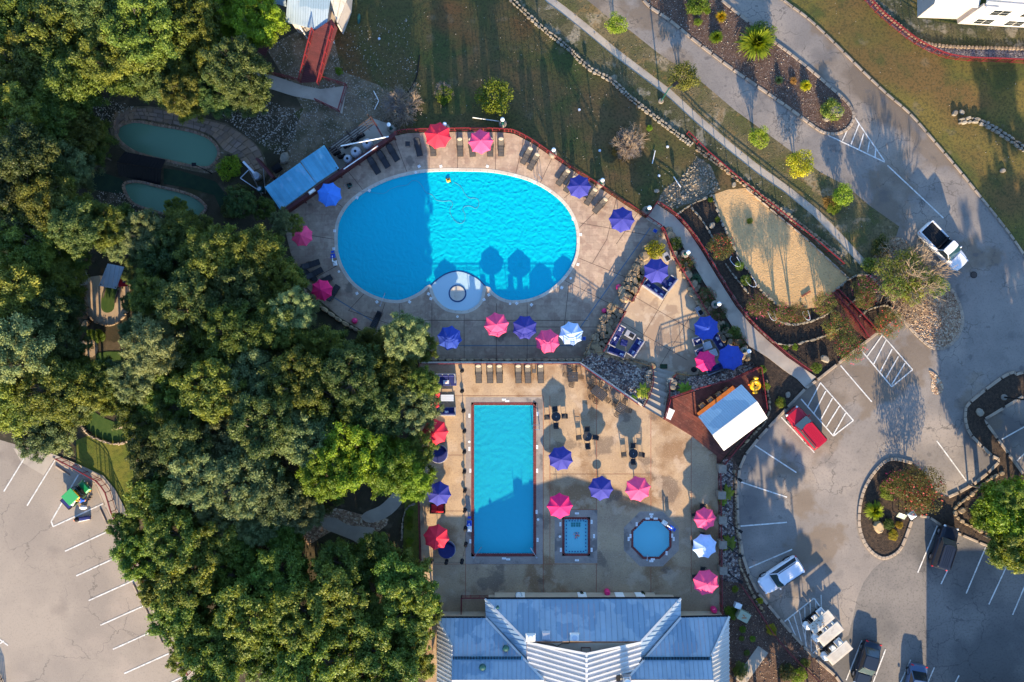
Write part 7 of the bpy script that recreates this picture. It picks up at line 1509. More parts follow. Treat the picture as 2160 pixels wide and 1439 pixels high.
t=thing('life_ring','white life ring on the club house wall','life ring',P(1094,1256,1.6)); obj('ring',B().tube([(.28*math.cos(a*.5236),.28*math.sin(a*.5236),0) for a in range(13)],.07,8),G['white'],t,True); obj('rope_band',B().tube([(.36*math.cos(a*.5236),.36*math.sin(a*.5236),0) for a in range(13)],.02,5),G['black'],t)
for x,l in ((1228,'left'),(1358,'right')): t=thing('wall_bush',l+' dark green ball topiary at the club house wall','topiary',pos(x,1256,0,1)); c=link('foliage',SHR['hedge'][0],t); c.scale=(.26,.26,.4); c.location=(0,0,.6); c.material_slots[0].link='OBJECT'; c.material_slots[0].material=LM['deep']; obj('pot',B().lathe([(.16,0),(.2,.5)],n=12),G['black'],t)
t=thing('welcome_mat','dark green rubber mat at the top of the big stairs','mat',P(1400,773,PT+.02)); obj('mat',B().box((0,0,.01),(.78,.5,.02)),G['turf'],t)
t=thing('floor_speaker','round black speaker stand at the patio wall','speaker',pos(1465,780,PT,.4)); obj('foot',B().lathe([(.28,0),(.28,.04),(.08,.1)],n=16),G['black'],t); obj('drum',B().lathe([(.2,.1),(.24,.5),(.15,.6)],n=16),G['black'],t,True)
t=thing('white_bench','white slatted bench box at the top of the bar deck corner','bench',pos(1412,873,.05,.4),R(65)); [obj('slat',B().box((0,-.3+i*.15,.45),(1.1,.13,.04)),G['white'],t) for i in range(5)]; obj('box',B().box((0,0,.22),(1.05,.65,.42)),G['tank'],t)
def deckbox(px,py,z,s,rz,m,l,nm='deck_drain_cover'): t=thing(nm,l,'cover',P(px,py,z+.01),rz); obj('plate',B().box((0,0,.01),s),G[m],t); obj('rim',B().box((0,0,.005),(s[0]+.06,s[1]+.06,.015)),G['steel'],t)
deckbox(1382,487,DK,(.4,.35,.02),R(-30),'lift_blue','small blue cover plate near the top rockery'); deckbox(1232,714,DK,(.35,.35,.02),0,'lift_blue','small blue round cover by the white umbrella')
for x,y,z,l in ((877,314+50,DK,'above the pool, left'),(1160,404,DK,'at the north east curve of the pool'),(1204,587,DK,'at the east curve of the pool'),(715,573,DK,'at the west curve of the pool'),(965,668,DK,'below the wading pool'),(1076,641,DK,'below the south lobe of the pool'),(990,932,0,'left of the long pool'),(1135,1096,0,'right of the long pool'),(1181,1132,0,'left of the square spa'),(1374,1090,0,'above the hot tub')):
    t=thing('skimmer_lid','round white skimmer lid '+l,'lid',P(x,y,z+.01)); obj('lid',B().lathe([(.13,0),(.13,.02)],n=18),G['white'],t); obj('finger_hole',B().lathe([(.03,.022),(.03,.026)],n=8),G['black'],t)
# depth marker tiles: white tile with dark numerals
GM={}
def glyphs(t,txt,s,z=.016):
    if txt not in GM:
        cu=bpy.data.curves.new('lettering','FONT'); cu.body=txt; cu.size=s; cu.align_x='CENTER'; cu.align_y='CENTER'; cu.extrude=.001; cu.materials.append(G['blueline']); o=bpy.data.objects.new('lettering',cu); COL.objects.link(o)
        bpy.context.view_layer.update(); GM[txt]=bpy.data.meshes.new_from_object(o.evaluated_get(bpy.context.evaluated_depsgraph_get())); bpy.data.objects.remove(o)
    link('lettering',GM[txt],t,(0,0,z))
PC=(965,500)
TL=[(884,351,5,DK),(930,351,5,DK),(1028,351,5,DK),(1087,371,5,DK),(1127,385,5,DK),(1209,462,5,DK),(1225,495,5,DK),(1219,558,5,DK),(1185,607,5,DK),(1121,643,5,DK),(1090,640,5,DK),(1021,632,3,DK),(1031,622,3,DK),(909,630,3,DK),(904,620,3,DK),(864,637,3,DK),(795,637,3,DK),(753,619,3,DK),(704,525,5,DK),(706,487,5,DK),(753,417,5,DK),(779,402,5,DK)]
def near_dir(x,y): 
    if x<990 and y<540: return 'north west arc'
    return 'x'
for i,(x,y,d,z) in enumerate(TL):
    t=thing('depth_tile','x','depth tile',P(x,y,z+.012),-math.atan2((CY-y)-(CY-PC[1]),x-PC[0])*0+math.atan2(-(y-PC[1]),(x-PC[0]))-math.pi/2,'depth tiles round the kidney pool'); obj('tile',B().box((0,0,0),(.3,.28,.012)),G['white'],t); glyphs(t,f"{d} FT",.15,.008)
    t['label']=['white depth tile at the top of the pool','white depth tile just right of the pool top','white depth tile above the pool robot ripples','white depth tile left of the pool ladder','white depth tile at the pool ladder','white depth tile on the upper east arc','white depth tile on the middle east arc','white depth tile on the lower east arc','white depth tile on the south east arc','white depth tile at the bottom of the right lobe','second white depth tile at the bottom of the right lobe','lower white depth tile right of the wading pool','upper white depth tile right of the wading pool','lower white depth tile left of the wading pool','upper white depth tile left of the wading pool','white depth tile at the bottom of the left lobe','white depth tile at the pool step rail','white depth tile on the south west arc','white depth tile above the blue pool lift','white depth tile on the upper west arc','white depth tile nearest the blue umbrella','white depth tile at the hose crossing'][i]
TR=[(1063,843,'above the long pool, left',0),(1070,846,'above the long pool, right',0),(990,877,'high on the left of the long pool',1),(990,947,'middle of the left side of the long pool',1),(992,993,'lower on the left of the long pool',1),(992,1142,'low on the left of the long pool',1),(1134,873,'high on the right of the long pool',1),(1133,943,'middle of the right side of the long pool',1),(1133,993,'lower on the right of the long pool',1),(1132,1080,'below the middle on the right of the long pool',1),(1134,1139,'low on the right of the long pool',1),(1063,1178,'below the long pool, left',0),(1072,1180,'below the long pool, right',0),
 (1217,1083,'above the square spa',0),(1182,1106,'upper left of the square spa',1),(1248,1101,'upper right of the square spa',1),(1253,1131,'right of the square spa',1),(1183,1160,'lower left of the square spa',1),(1248,1160,'lower right of the square spa',1),(1217,1182,'below the square spa',0),(1374,1085,'above the hot tub lid',0),(1366,1094,'upper left of the hot tub lid',0),(1383,1094,'upper right of the hot tub lid',0),(1343,1106,'on the upper left slant of the hot tub',1),(1330,1131,'upper one left of the hot tub',1),(1326,1137,'middle one left of the hot tub',1),(1418,1130,'upper one right of the hot tub',1),(1421,1137,'middle one right of the hot tub',1),(1406,1167,'on the lower right slant of the hot tub',1),(1377,1180,'upper one below the hot tub',0),(1374,1184,'lower one below the hot tub',0)]
for x,y,l,v in TR: t=thing('depth_tile','white depth tile '+l,'depth tile',P(x,y,.014),math.pi/2*v,'depth tiles on the lower deck'); obj('tile',B().box((0,0,0),(.42,.2,.012)),G['white'],t); glyphs(t,"3 FT" if y<1180 else "4 FT",.13,.008)
# pool lifts, ladders, rails
def lift(px,py,z,rz,l):
    t=thing('pool_lift',l,'pool lift',pos(px,py,z,.5),rz); obj('base',B().box((-.3,0,.15),(.55,.45,.3),bev=.04),G['white'],t); obj('mast',B().bar((-.25,0,.3),(-.15,0,1.2),.12),G['white'],t); obj('arm',B().bar((-.15,0,1.15),(.45,0,.85),.08),G['white'],t); obj('seat',B().box((.45,0,.5),(.5,.5,.1),bev=.04),G['lift_blue'],t); obj('backrest',B().box((.25,0,.75),(.1,.5,.55),bev=.04),G['lift_blue'],t); obj('footrest',B().box((.95,0,.25),(.22,.35,.06)),G['lift_blue'],t); return t
lift(704,549,DK,R(100),'blue and white pool lift at the west end of the kidney pool'); lift(990,1112,0,R(90),'blue and white pool lift left of the long pool'); lift(1408,1108,0,R(-35),'blue and white pool lift at the hot tub')
def hand(pts,l,z): t=thing('handrail',l,'handrail',P(*pts[0],z)); obj('tube',B().tube([P(pts[0][0],pts[0][1],z)]+[P(pts[0][0],pts[0][1],z+.85),P(pts[1][0],pts[1][1],z+.6),P(pts[1][0],pts[1][1],z-.6)],.03,6),G['chrome'],t,world=True); obj('flange',B().lathe([(.08,0),(.08,.03)],P(*pts[0],z),10),G['steel'],t,world=True)
hand(((802,645),(812,618)),'chrome handrail at the kidney pool steps',DK); hand(((999,1176),(1016,1154)),'chrome handrail at the left corner of the long pool',0); hand(((1132,1176),(1119,1156)),'chrome handrail at the right corner of the long pool',0); hand(((1365,1182),(1366,1170)),'chrome handrail at the bottom of the hot tub',0)
for x,y,rz,l,z in ((1134,377,R(-60),'chrome ladder at the north east curve of the kidney pool',DK),(1128,900,R(0),'chrome ladder on the right of the long pool',0)):
    t=thing('pool_ladder',l,'ladder',P(x,y,z),rz)
    for s in (-.25,.25): obj('rail',B().tube([(.5,s,0),(.45,s,.75),(.1,s,.85),(-.25,s,.6),(-.3,s,-.8)],.03,6),G['chrome'],t)
    for k in range(2): obj('rung',B().bar((-.3,-.25,-.3-k*.3),(-.3,.25,-.3-k*.3),.06),G['chrome'],t)
# pool robot, hose and pump
t=thing('pool_robot','yellow and black pool cleaning robot under the rippled water','pool robot',P(946,381,DK-.25)); obj('body',B().box((0,0,.15),(.42,.4,.26),.3,bev=.07),G['yellow'],t); obj('stripe',B().box((0,0,.29),(.3,.06,.04),.3),G['black'],t); obj('stripe',B().box((.02,.12,.29),(.3,.05,.04),.3),G['black'],t); obj('track',B().box((-.2,.06,.1),(.08,.42,.2),.3),G['black'],t); obj('track',B().box((.2,-.06,.1),(.08,.42,.2),.3),G['black'],t)
hose=smooth([(745,402),(780,406),(810,408),(822,400),(840,393),(860,390),(868,382),(880,382),(890,392),(898,405),(912,412),(920,422),(935,425),(950,424),(955,432),(949,442),(952,455),(962,468),(972,472),(980,465),(981,452),(976,443),(980,436),(992,435),(1004,440),(1010,432),(1009,422),(1000,418),(990,418),(980,408),(974,396),(966,389),(958,385)],False,3)
t=thing('floating_hose','thin blue hose curling over the kidney pool to the robot','hose',P(900,410,DK)); obj('hose',B().tube([P(x,y,DK-.10) if i>12 else P(x,y,DK+.05) for i,(x,y) in enumerate(hose)],.013,4),G['bluedrain'],t,world=True)
t=thing('pool_vacuum','teal pool vacuum pump with wheels on the deck','pool vacuum',P(739,392,DK),.4); obj('body',B().box((0,0,.3),(.5,.35,.35),bev=.05),G['green_pole'],t); obj('motor',B().lathe([(.15,.4),(.15,.7),(.1,.75)],(.1,.0,0),12),G['black'],t); [obj('wheel',B().tube([(-.2,s*.2,.13),(-.2,s*.26,.13)],.14,12),G['black'],t) for s in (-1,1)]; obj('handle',B().tube([(-.25,-.12,.4),(-.45,-.12,.9),(-.45,.12,.9),(-.25,.12,.4)],.02,5),G['steel'],t)
t=thing('inflatable_ring','yellow inflatable animal ring float with two ears beside the bar hut','inflatable',pos(1594,813,.05,.4),.3); obj('ring',B().tube([(.42*math.cos(a*math.pi/10),.42*math.sin(a*math.pi/10),.25) for a in range(21)],.2,10,False),G['yellow'],t,True); obj('inner_ring',B().tube([(.2*math.cos(a*math.pi/8),.2*math.sin(a*math.pi/8),.3) for a in range(17)],.1,8,False),G['yellow'],t,True)
for a in (70,250): obj('ear',B().ell((.75*math.cos(R(a)),.75*math.sin(R(a)),.3),(.3,.18,.15),14,8,Matrix.Rotation(R(a+90),3,'Z')),G['yellow'],t,True)
obj('beak',B().ell((-.62,.28,.3),(.12,.09,.07)),G['orange'],t,True); [obj('eye',B().ell((-.45+.05*k,.18+.16*k,.45),(.04,.04,.03)),G['black'],t) for k in (0,1)]
# stools
def stool():
    t=thing('bar_stool','x','stool'); obj('seat',B().lathe([(.3,.72),(.33,.78),(.28,.82)],n=4),G['brown_wicker'],t); obj('cushion',B().box((0,0,.8),(.4,.4,.06),bev=.03),G['headrest'],t); obj('backrest',B().box((.28,0,.98),(.06,.55,.4),bev=.02),G['brown_wicker'],t)
    for s in (-1,1): obj('arm',B().box((.02,s*.28,.95),(.5,.05,.06)),G['brown_wicker'],t)
    for a in (-1,1):
        for c in (-1,1): obj('leg',B().bar((a*.2,c*.2,.75),(a*.26,c*.26,0),.04),G['brown_wicker'],t)
    return proto(t)
STL=stool(); sa=ang((1490,870),(1549,818))+math.pi/2
for i,(x,y) in enumerate(((1481,856),(1498,844),(1516,833),(1532,824))): STL.put(pos(x,y,.05,.8),sa,'brown wicker bar stool '+['at the left end of the bar counter','second from the left at the bar counter','third from the left at the bar counter','at the right end of the bar counter'][i],'bar stools')
# signs, boxes
t=thing('green_sign','small green sign board with white lines in the teardrop bed','sign',pos(1901,1088,.1,1.2),R(-20)); obj('board',B().box((0,0,1.3),(.9,.6,.05),M=Matrix.Rotation(.5,3,'X')),G['green_pole'],t); [obj('line',B().box((-.05,-.12+.16*k,1.36-.07+.08*k),(.5,.05,.02),M=Matrix.Rotation(.5,3,'X')),G['white'],t) for k in range(3)]; [obj('post',B().bar((s*.35,.1,0),(s*.35,.1,1.3),.06),G['green_pole'],t) for s in (-1,1)]
t=thing('post_light','grey pyramid capped post light by the green sign','post light',pos(1924,1087,.1,1.2)); obj('post',B().box((0,0,.6),(.25,.25,1.2)),G['urn'],t); obj('cap',B().box((0,0,1.4),(.75,.75,.35),.6,taper=.05),G['tank'],t)
t=thing('banner_pole','dark pole carrying a colourful banner at the right bed','banner',P(2117,838,.1)); obj('footing',B().lathe([(.32,0),(.32,.15),(.26,.2)],n=14),G['urn'],t); top=P(2146,836,5.2)-t.location; obj('pole',B().tube([(0,0,0),(0,0,5.4)],.08,8),G['black'],t); bm=mat('banner teal yellow print',(0.02,0.35,0.3),(0.75,0.55,0.1),1.3,.6,coord='obj'); obj('banner',B().box((.75,.05,4.4),(1.3,.06,1.8),.2),bm,t); obj('arm',B().bar((0,0,5.3),(1.4,.3,5.3),.06),G['black'],t)
t=thing('transformer_box','pale green utility transformer box in the red mulch','utility box',pos(1567,1298,0,.6),R(-28)); obj('cabinet',B().box((0,0,.5),(1.15,.95,1.0),bev=.04),mat('pale green cabinet paint',(0.30,0.34,0.24),rough=.5),t); obj('lid',B().box((0,0,1.04),(1.2,1.0,.08),bev=.02),bpy.data.materials['pale green cabinet paint'],t); obj('rust_patch',B().box((.05,-.1,1.085),(.5,.12,.01),.5),G['bartop'],t); obj('rust_patch',B().box((-.1,.1,1.085),(.3,.1,.01),-.2),G['bartop'],t)
t=thing('meter_box','small white utility box above the transformer','utility box',pos(1556,1278,0,.5),R(-20)); obj('cabinet',B().box((0,0,.35),(.6,.5,.7),bev=.03),G['tank'],t); obj('hood',B().box((0,.05,.73),(.66,.56,.06)),G['white'],t)
t=thing('manhole_cover','round dark manhole cover on the access road','manhole cover',P(2054,580,T(2054,580)+.03)); obj('frame_ring',B().lathe([(.36,0),(.36,.015)],n=24),G['black'],t); obj('lid',B().lathe([(.3,.016),(.3,.022)],n=24),G['darkwood'],t)
b=B(); q=smooth([(1960,782),(1975,790),(1986,805),(1990,820),(1982,832),(1968,830),(1963,815),(1966,800)],True,2); b.prism([tuple(P(x,y,0)[:2]) for x,y in q],-.2,.03); t=obj('gravel_heap',b,G['tangravel']); t['label']='oval patch of loose gravel in the middle of the road'; t['category']='gravel patch'
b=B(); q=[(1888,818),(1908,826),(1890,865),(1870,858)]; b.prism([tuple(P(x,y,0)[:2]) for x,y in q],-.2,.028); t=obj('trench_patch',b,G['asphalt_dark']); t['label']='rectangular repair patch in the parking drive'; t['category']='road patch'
t=thing('timber_plank','short weathered board lying on the sand court','board',P(1700,620,T(1700,620)+.05),R(32)); obj('plank',B().box((0,0,.03),(1.1,.16,.06)),G['wood'],t)
for x,y,l in ((1552,552,'upper'),(1585,595,'lower'),(1630,666,'left lower'),(1702,665,'right lower')):
    t=thing('garden_hoop','pale blue hose hoop over plants, '+l+' one by the sand court','hoop',P(x,y,T(x,y))); s_=9 if y<600 else 6; pts=[(x-s_,y-s_*1.3),(x-s_-3,y-4),(x-2,y+8),(x+s_,y+10),(x+s_,y+2),(x+2,y-10)]; obj('hose',B().tube([P(a,c,T(a,c)+.3) for a,c in smooth(pts,False,3)],.035,5),G['tank'],t,world=True)
for p,q,l in (((997,248),(1052,256),'over the lawn above the top globe lamp'),((788,192),(799,213),'bent white pipe on the stony slope'),((799,213),(790,231),'lower half of the bent pipe on the stony slope'),((1382,318),(1376,345),'beside the pale leafless bush'),((1421,373),(1436,395),'lying in the stony gully')):
    t=thing('white_pipe_piece','thin white pipe '+l if not l.startswith(('bent','lower')) else l,'pipe',P(*p,T(*p))); obj('pipe',B().tube([P(*p,T(*p)+.15),P(*q,T(*q)+.15)],.05,6),G['white'],t,world=True)
t=thing('black_tube','black flexible drain tube snaking down the brown lawn','tube',P(885,120,T(885,120))); obj('tube',B().tube([P(x,y,T(x,y)+.08) for x,y in smooth([(885,116),(883,135),(879,160),(870,180),(860,195),(845,208)],False,4)],.07,6),G['black'],t,world=True)
t=thing('kayak','dark green canoe shaped tarp on the lawn by the cabin','tarp',pos(757,40,T(757,40),.1),R(85)); obj('cover',B().ell((0,0,.15),(.62,.2,.18),14,8),G['green_pole'],t,True)
for i,(x,y,l) in enumerate(((800,82,'upper left'),(1222,232,'middle'),(1265,318,'left of the pale bush'),(1390,371,'square'),(1408,310,'right of the pale bush'))):
    t=thing('ground_cap',l+' small pale utility cap on the brown lawn','utility cap',P(x,y,T(x,y)+.03)); obj('cap',B().lathe([(.14,0),(.15,.08),(.08,.1)],n=12),G['tank'],t)
for x,y,l in ((1372,1168,'x'),): pass
# ---------------------------------------------------------------- vehicles
def vehicle(kind,px,py,head,L_,W,Hh,paint,label,z=None,cat='car'):
    z0_=T(px,py)+.02; t=thing({'suv':'suv','sedan':'sedan','pickup':'pickup_truck'}[kind],label,cat,pos(px,py,z0_,Hh*.7),math.atan2(-head[1],head[0]))
    PM=mat(label.split()[0]+' '+kind+' paint',paint,rough=.3,spec=.4,coat=.3,coord='obj')
    belt=.58*Hh+.02; hl,hw=L_/2,W/2
    def outline(s,wf,zz,nose=.0):
        pts=[]
        for u,ww in ((-1,.55),(-.985,.78),(-.94,.92),(-.8,.99),(-.4,1.0),(.0,1.0),(.4,1.0),(.7,.98),(.84,.92),(.93,.80),(.98,.62),(1,.36)): pts.append((u*hl*s,ww*hw*wf,zz))
        return pts+[(x,-y,z) for x,y,z in pts[::-1]]
    b=B(); rings=[outline(.97,.95,.22),outline(1,1,.42),outline(1,1,belt*.72),outline(.985,.97,belt*.93),outline(.95,.90,belt)]
    n=len(rings[0])
    for r_ in rings:
        for (x,y,zz) in r_:
            if x>hl*.35 and zz>belt*.7: zz-= .09*(x/hl-.35)/.65*2
            b.v.append((x,y,zz))
    for i in range(len(rings)-1):
        for k in range(n): b.f.append((i*n+k,i*n+(k+1)%n,(i+1)*n+(k+1)%n,(i+1)*n+k))
    b.f=[f[::-1] for f in b.f]; b.f.append(tuple(range(n))); b.f.append(tuple((len(rings)-1)*n+k for k in range(n-1,-1,-1)))
    b.f=[tuple(f) for f in b.f]; body=obj('body',b,PM,t,True)
    # greenhouse stations
    if kind=='suv': xb0,xb1,xt0,xt1=-.965,.42,-.90,.16
    elif kind=='sedan': xb0,xb1,xt0,xt1=-.74,.42,-.42,.12
    else: xb0,xb1,xt0,xt1=-.12,.50,-.02,.24
    wb,wt=.90,.79; zb_,ztp=belt-.015,Hh
    c=lambda x,w_,z_,s: (x*hl,s*w_*hw,z_)
    BL=[c(xb0,wb,zb_,1),c(xb1,wb*.97,zb_,1),c(xb1,wb*.97,zb_,-1),c(xb0,wb,zb_,-1)]; TL_=[c(xt0,wt,ztp,1),c(xt1,wt,ztp,1),c(xt1,wt,ztp,-1),c(xt0,wt,ztp,-1)]
    b=B(); b.add(BL+TL_,[(0,1,5,4),(1,2,6,5),(2,3,7,6),(3,0,4,7),(4,5,6,7)]); b.f=[f[::-1] for f in b.f]; cbn=obj('cabin',b,PM,t); bv=cbn.modifiers.new('Bevel','BEVEL'); bv.width=.16; bv.segments=3; bv.limit_method='ANGLE'
    def pane(nm,ia,ib,m_='screen',mar=.1,off=.012,curve=0):
        p=[Vector(BL[ia]),Vector(BL[ib]),Vector(TL_[ib]),Vector(TL_[ia])]; ce=sum(p,Vector())/4; nn=(p[1]-p[0]).cross(p[3]-p[0]).normalized(); 
        if nn.dot(ce-Vector((0,0,ztp*.6)))<0: nn=-nn
        q=[v+(ce-v)*mar+nn*off for v in p]; b=B(); b.add(q+[v-nn*.01 for v in q],[(0,1,2,3),(3,2,1,0) if 0 else (7,6,5,4),(0,4,5,1),(1,5,6,2),(2,6,7,3),(3,7,4,0)]); return obj(nm,b,G[m_],t)
    pane('windshield',1,2,'screen',.06,.02); pane('rear_window',3,0,'glass',.1); pane('side_window',0,1,'glass',.09); pane('side_window',2,3,'glass',.09)
    rw_=wt*hw; b=B(); cx_=(xt0+xt1)/2*hl; b.prism([(cx_+(xt1-xt0)*hl*.5*u,v*rw_) for u,v in ((-1,-.7),(-.9,-.88),(-.6,-.95),(.6,-.95),(.92,-.86),(1.06,-.5),(1.12,0),(1.06,.5),(.92,.86),(.6,.95),(-.6,.95),(-.9,.88),(-1,.7))],ztp-.03,ztp+.03); rf=obj('roof',b,PM,t); bv=rf.modifiers.new('Bevel','BEVEL'); bv.width=.025; bv.segments=2
    if kind!='pickup':
        for k in range(4 if kind=='suv' else 0): b=B(); b.bar((xt0*hl*.9,-.3+k*.2,ztp+.048),(xt1*hl*.7,-.3+k*.2,ztp+.048),.05,.012); obj('roof_rib',b,PM,rf)
        if kind=='suv':
            for s in (-1,1): b=B(); b.bar((xt0*hl*.88,s*rw_*.88,ztp+.07),(xt1*hl*.6,s*rw_*.88,ztp+.07),.045,.05); obj('roof_rail',b,G['black'],rf)
    b=B(); b.box(((xb1+1)/2*hl*.985,0,belt-.075),((1-xb1)*hl*.8,hw*1.35,.05),M=Matrix.Rotation(.05,3,'Y'),bev=.03); obj('hood',b,PM,t)
    if kind=='pickup':
        b=B(); b.box((-.55*hl,0,belt+.012),(.80*hl,hw*1.52,.03)); obj('truck_bed',b,G['black'],t)
        for s in (-1,1): b=B(); b.box((-.55*hl,s*hw*.86,belt+.05),(.86*hl,.14,.12),bev=.03); obj('bed_rail',b,PM,t)
        b=B(); b.box((-.975*hl,0,belt+.03),(.1,hw*1.7,.14),bev=.03); obj('tailgate',b,PM,t)
        for k in range(5): b=B(); b.bar((-.9*hl,-.4+k*.2,belt+.03),(-.2*hl,-.4+k*.2,belt+.03),.04,.015); obj('bed_rib',b,G['rubber'],t)
        b=B(); b.box((-.17*hl,0,belt+.25),(.1,hw*1.5,.5)); obj('cab_rack',b,G['black'],t)
    for s in (-1,1):
        b=B(); b.ell((xb1*hl*.82,s*(hw+.09),belt+.03),(.09,.13,.08),10,6); obj('mirror',b,PM,t,True)
        b=B(); b.box((hl*.93,s*hw*.66,belt*.74),(.2,.36,.14),-s*.45,bev=.04); obj('headlight',b,G['globe'],t)
        b=B(); b.box((-hl*.955,s*hw*.78,belt*.88),(.12,.26,.2),s*.3,bev=.03); obj('taillight',b,G['redcush'],t)
        for x in (.62,-.6):
            w_=obj('wheel',B().lathe([(.2,-.02),(.21,.02),(.05,.035)],n=14),G['steel'],t); w_.location=(x*hl,s*(hw-.06+.02),.34); w_.rotation_euler=(-s*math.pi/2,0,0)
            obj('tyre',B().lathe([(.2,.01),(.33,.01),(.34,-.04),(.34,-.2),(.2,-.22)],n=20,closed=False),G['rubber'],w_,True)
            wa=obj('wheel_arch',B().lathe([(.36,-.02),(.37,.035),(.43,.03),(.43,-.02)],n=20,closed=False),G['black'],t); wa.location=(x*hl,s*(hw-.03),.37); wa.rotation_euler=(-s*math.pi/2,0,0)
    b=B(); b.box((hl*.985,0,.38),(.1,hw*1.3,.2),bev=.03); obj('grille',b,G['black'],t)
    b=B(); b.box((-hl*.985,0,.4),(.08,hw*1.4,.16),bev=.03); obj('rear_bumper',b,G['black'] if kind!='sedan' else PM,t)
    return t
vehicle('pickup',1996,519,(83,86),5.9,2.05,1.85,(0.66,0.66,0.68),'white pickup truck with a dark load bed under the half bare tree',cat='pickup truck')
vehicle('suv',1703,903,(-62,-73),4.75,1.9,1.7,(0.36,0.005,0.02),'red suv parked beside the striped bay')
vehicle('suv',1650,1216,(-84,56),4.85,1.92,1.72,(0.66,0.68,0.74),'white suv with roof rails parked against the left kerb')
vehicle('suv',1998,1157,(27,-84),4.6,1.88,1.68,(0.012,0.016,0.028),'dark blue black suv below the crape myrtle bed')
vehicle('sedan',1832,1403,(-24,78),4.8,1.85,1.45,(0.012,0.018,0.03),'glossy black sedan with sunlit windscreen at the bottom edge')
vehicle('sedan',1934,1452,(-14,76),4.7,1.85,1.45,(0.06,0.10,0.18),'slate blue sedan cut off by the bottom edge')
def golf(px,py,label,roof='offwhite'):
    t=thing('golf_cart',label,'golf cart',pos(px,py,0,1.85),ang((0,0),(-230,190)),'golf carts parked in the hatched bay')
    obj('chassis',B().box((0,0,.32),(2.5,1.1,.2),bev=.05),G['black'],t); obj('front_cowl',B().ell((1.15,0,.62),(.42,.52,.32),16,8),G['white'],t,True); obj('rear_body',B().box((-.85,0,.55),(.8,1.08,.35),bev=.08),G['white'],t)
    for x,nm in ((.05,'front'),(-.75,'rear')): obj('seat',B().box((x,0,.78),(.5,1.0,.14),bev=.04),G['tank'],t); obj('backrest',B().box((x-.28,0,1.05),(.12,1.0,.4),bev=.04),G['tank'],t)
    obj('dashboard',B().box((.75,0,.9),(.2,1.0,.12),bev=.03),G['black'],t); obj('steering_wheel',B().tube([(.55+.0*a,.25+.15*math.cos(a*.785),.98+.15*math.sin(a*.785)) for a in range(9)],.018,5),G['black'],t)
    for x in (.75,-1.1):
        for s in (-1,1): obj('roof_post',B().bar((x,s*.48,.6),(x*.95,s*.5,1.85),.04),G['steel'],t)
    obj('roof',B().box((-.15,0,1.88),(2.75,1.15,.09),bev=.05),G[roof],t); [obj('roof_rib',B().box((-.15,-.3+.2*k,1.932),(1.9,.05,.016),bev=.005),G[roof],t) for k in range(4)]
    for x in (.95,-.85):
        for s in (-1,1):
            w_=obj('wheel',B().lathe([(.12,0),(.13,.03),(.03,.05)],n=12),G['steel'],t); w_.location=(x,s*.55,.24); w_.rotation_euler=(-s*math.pi/2,0,0); obj('tyre',B().lathe([(.12,0),(.23,0),(.24,-.05),(.24,-.16),(.12,-.18)],n=16,closed=False),G['rubber'],w_,True)
    for s in (-1,1): obj('headlight',B().ell((1.48,s*.3,.62),(.06,.09,.06)),G['globe'],t,True)
    return t
golf(1730,1314,'white golf cart with leaf stained roof, uppermost of the three'); golf(1749,1339,'middle golf cart of the three with a plain tan roof'); golf(1768,1379,'lowest golf cart of the three, nearest the black sedan')
leaf_b=B()
for i in range(26): leaf_b.ell(P(1728+rt.uniform(-14,12),1316+rt.uniform(-9,10),1.97),(rt.uniform(.03,.09),rt.uniform(.03,.06),.01),6,3)
t=obj('fallen_leaves',leaf_b,LM['rust']); t['label']='brown leaves lying on the uppermost golf cart roof'; t['category']='leaves'; t['kind']='stuff'
t=thing('utility_cart','green utility cart with open canopy and black load bed','utility cart',pos(160,1043,0,.9),ang((0,0),(320,-300)))
obj('chassis',B().box((0,0,.4),(2.5,1.15,.2),bev=.05),G['black'],t); gm=mat('tractor green paint',(0.008,0.19,0.055),rough=.35,coat=.5); obj('hood',B().box((1.15,0,.75),(.75,1.35,.4),bev=.14),gm,t); obj('canopy',B().box((-.1,0,1.85),(1.35,1.3,.06),bev=.03),mat('green canopy vinyl',(0.035,0.30,0.10),rough=.6),t)
obj('windscreen',B().box((.72,0,1.3),(.04,1.2,.9),M=Matrix.Rotation(.3,3,'Y')),G['screen'],t); obj('seat',B().box((-.1,0,.85),(.55,1.1,.2),bev=.05),G['yellow'],t); obj('load_bed',B().box((-1.15,0,.75),(1.0,1.35,.35)),G['black'],t); obj('bed_liner',B().box((-1.15,0,.94),(.86,1.2,.02)),G['navy'],t)
obj('cargo_bag',B().box((-.75,-.42,1.05),(.6,.4,.3),.3,bev=.08),G['white'],t); obj('side_step',B().box((-.3,-.68,.45),(2.0,.1,.12)),LM['sage'],t)
for s in (-1,1):
    for x in (.65,-.7): obj('roof_post',B().bar((x,s*.58,.7),(x*.85,s*.6,1.84),.04),G['black'],t)
    for x in (1.0,-1.1): w_=obj('wheel',B().lathe([(.14,0),(.15,.03),(.04,.05)],n=12),G['yellow'],t); w_.location=(x,s*.6,.28); w_.rotation_euler=(-s*math.pi/2,0,0); obj('tyre',B().lathe([(.14,0),(.27,0),(.28,-.06),(.28,-.2),(.14,-.22)],n=16,closed=False),G['rubber'],w_,True)
    obj('headlight',B().ell((1.5,s*.42,.75),(.07,.1,.07)),G['globe'],t,True)
t=thing('equipment_bag','black equipment bag with white edge and orange end on the asphalt','bag',P(176,1094,0),.1); obj('body',B().box((.25,.05,.18),(1.2,.36,.34),bev=.08),G['navy'],t); obj('trim',B().box((.2,-.16,.2),(1.3,.06,.2),.12,bev=.02),G['white'],t); obj('end_pack',B().ell((-.55,0,.25),(.28,.26,.25)),G['black'],t,True); obj('end_cap',B().ell((-.82,-.02,.2),(.08,.14,.14)),G['orange'],t,True)
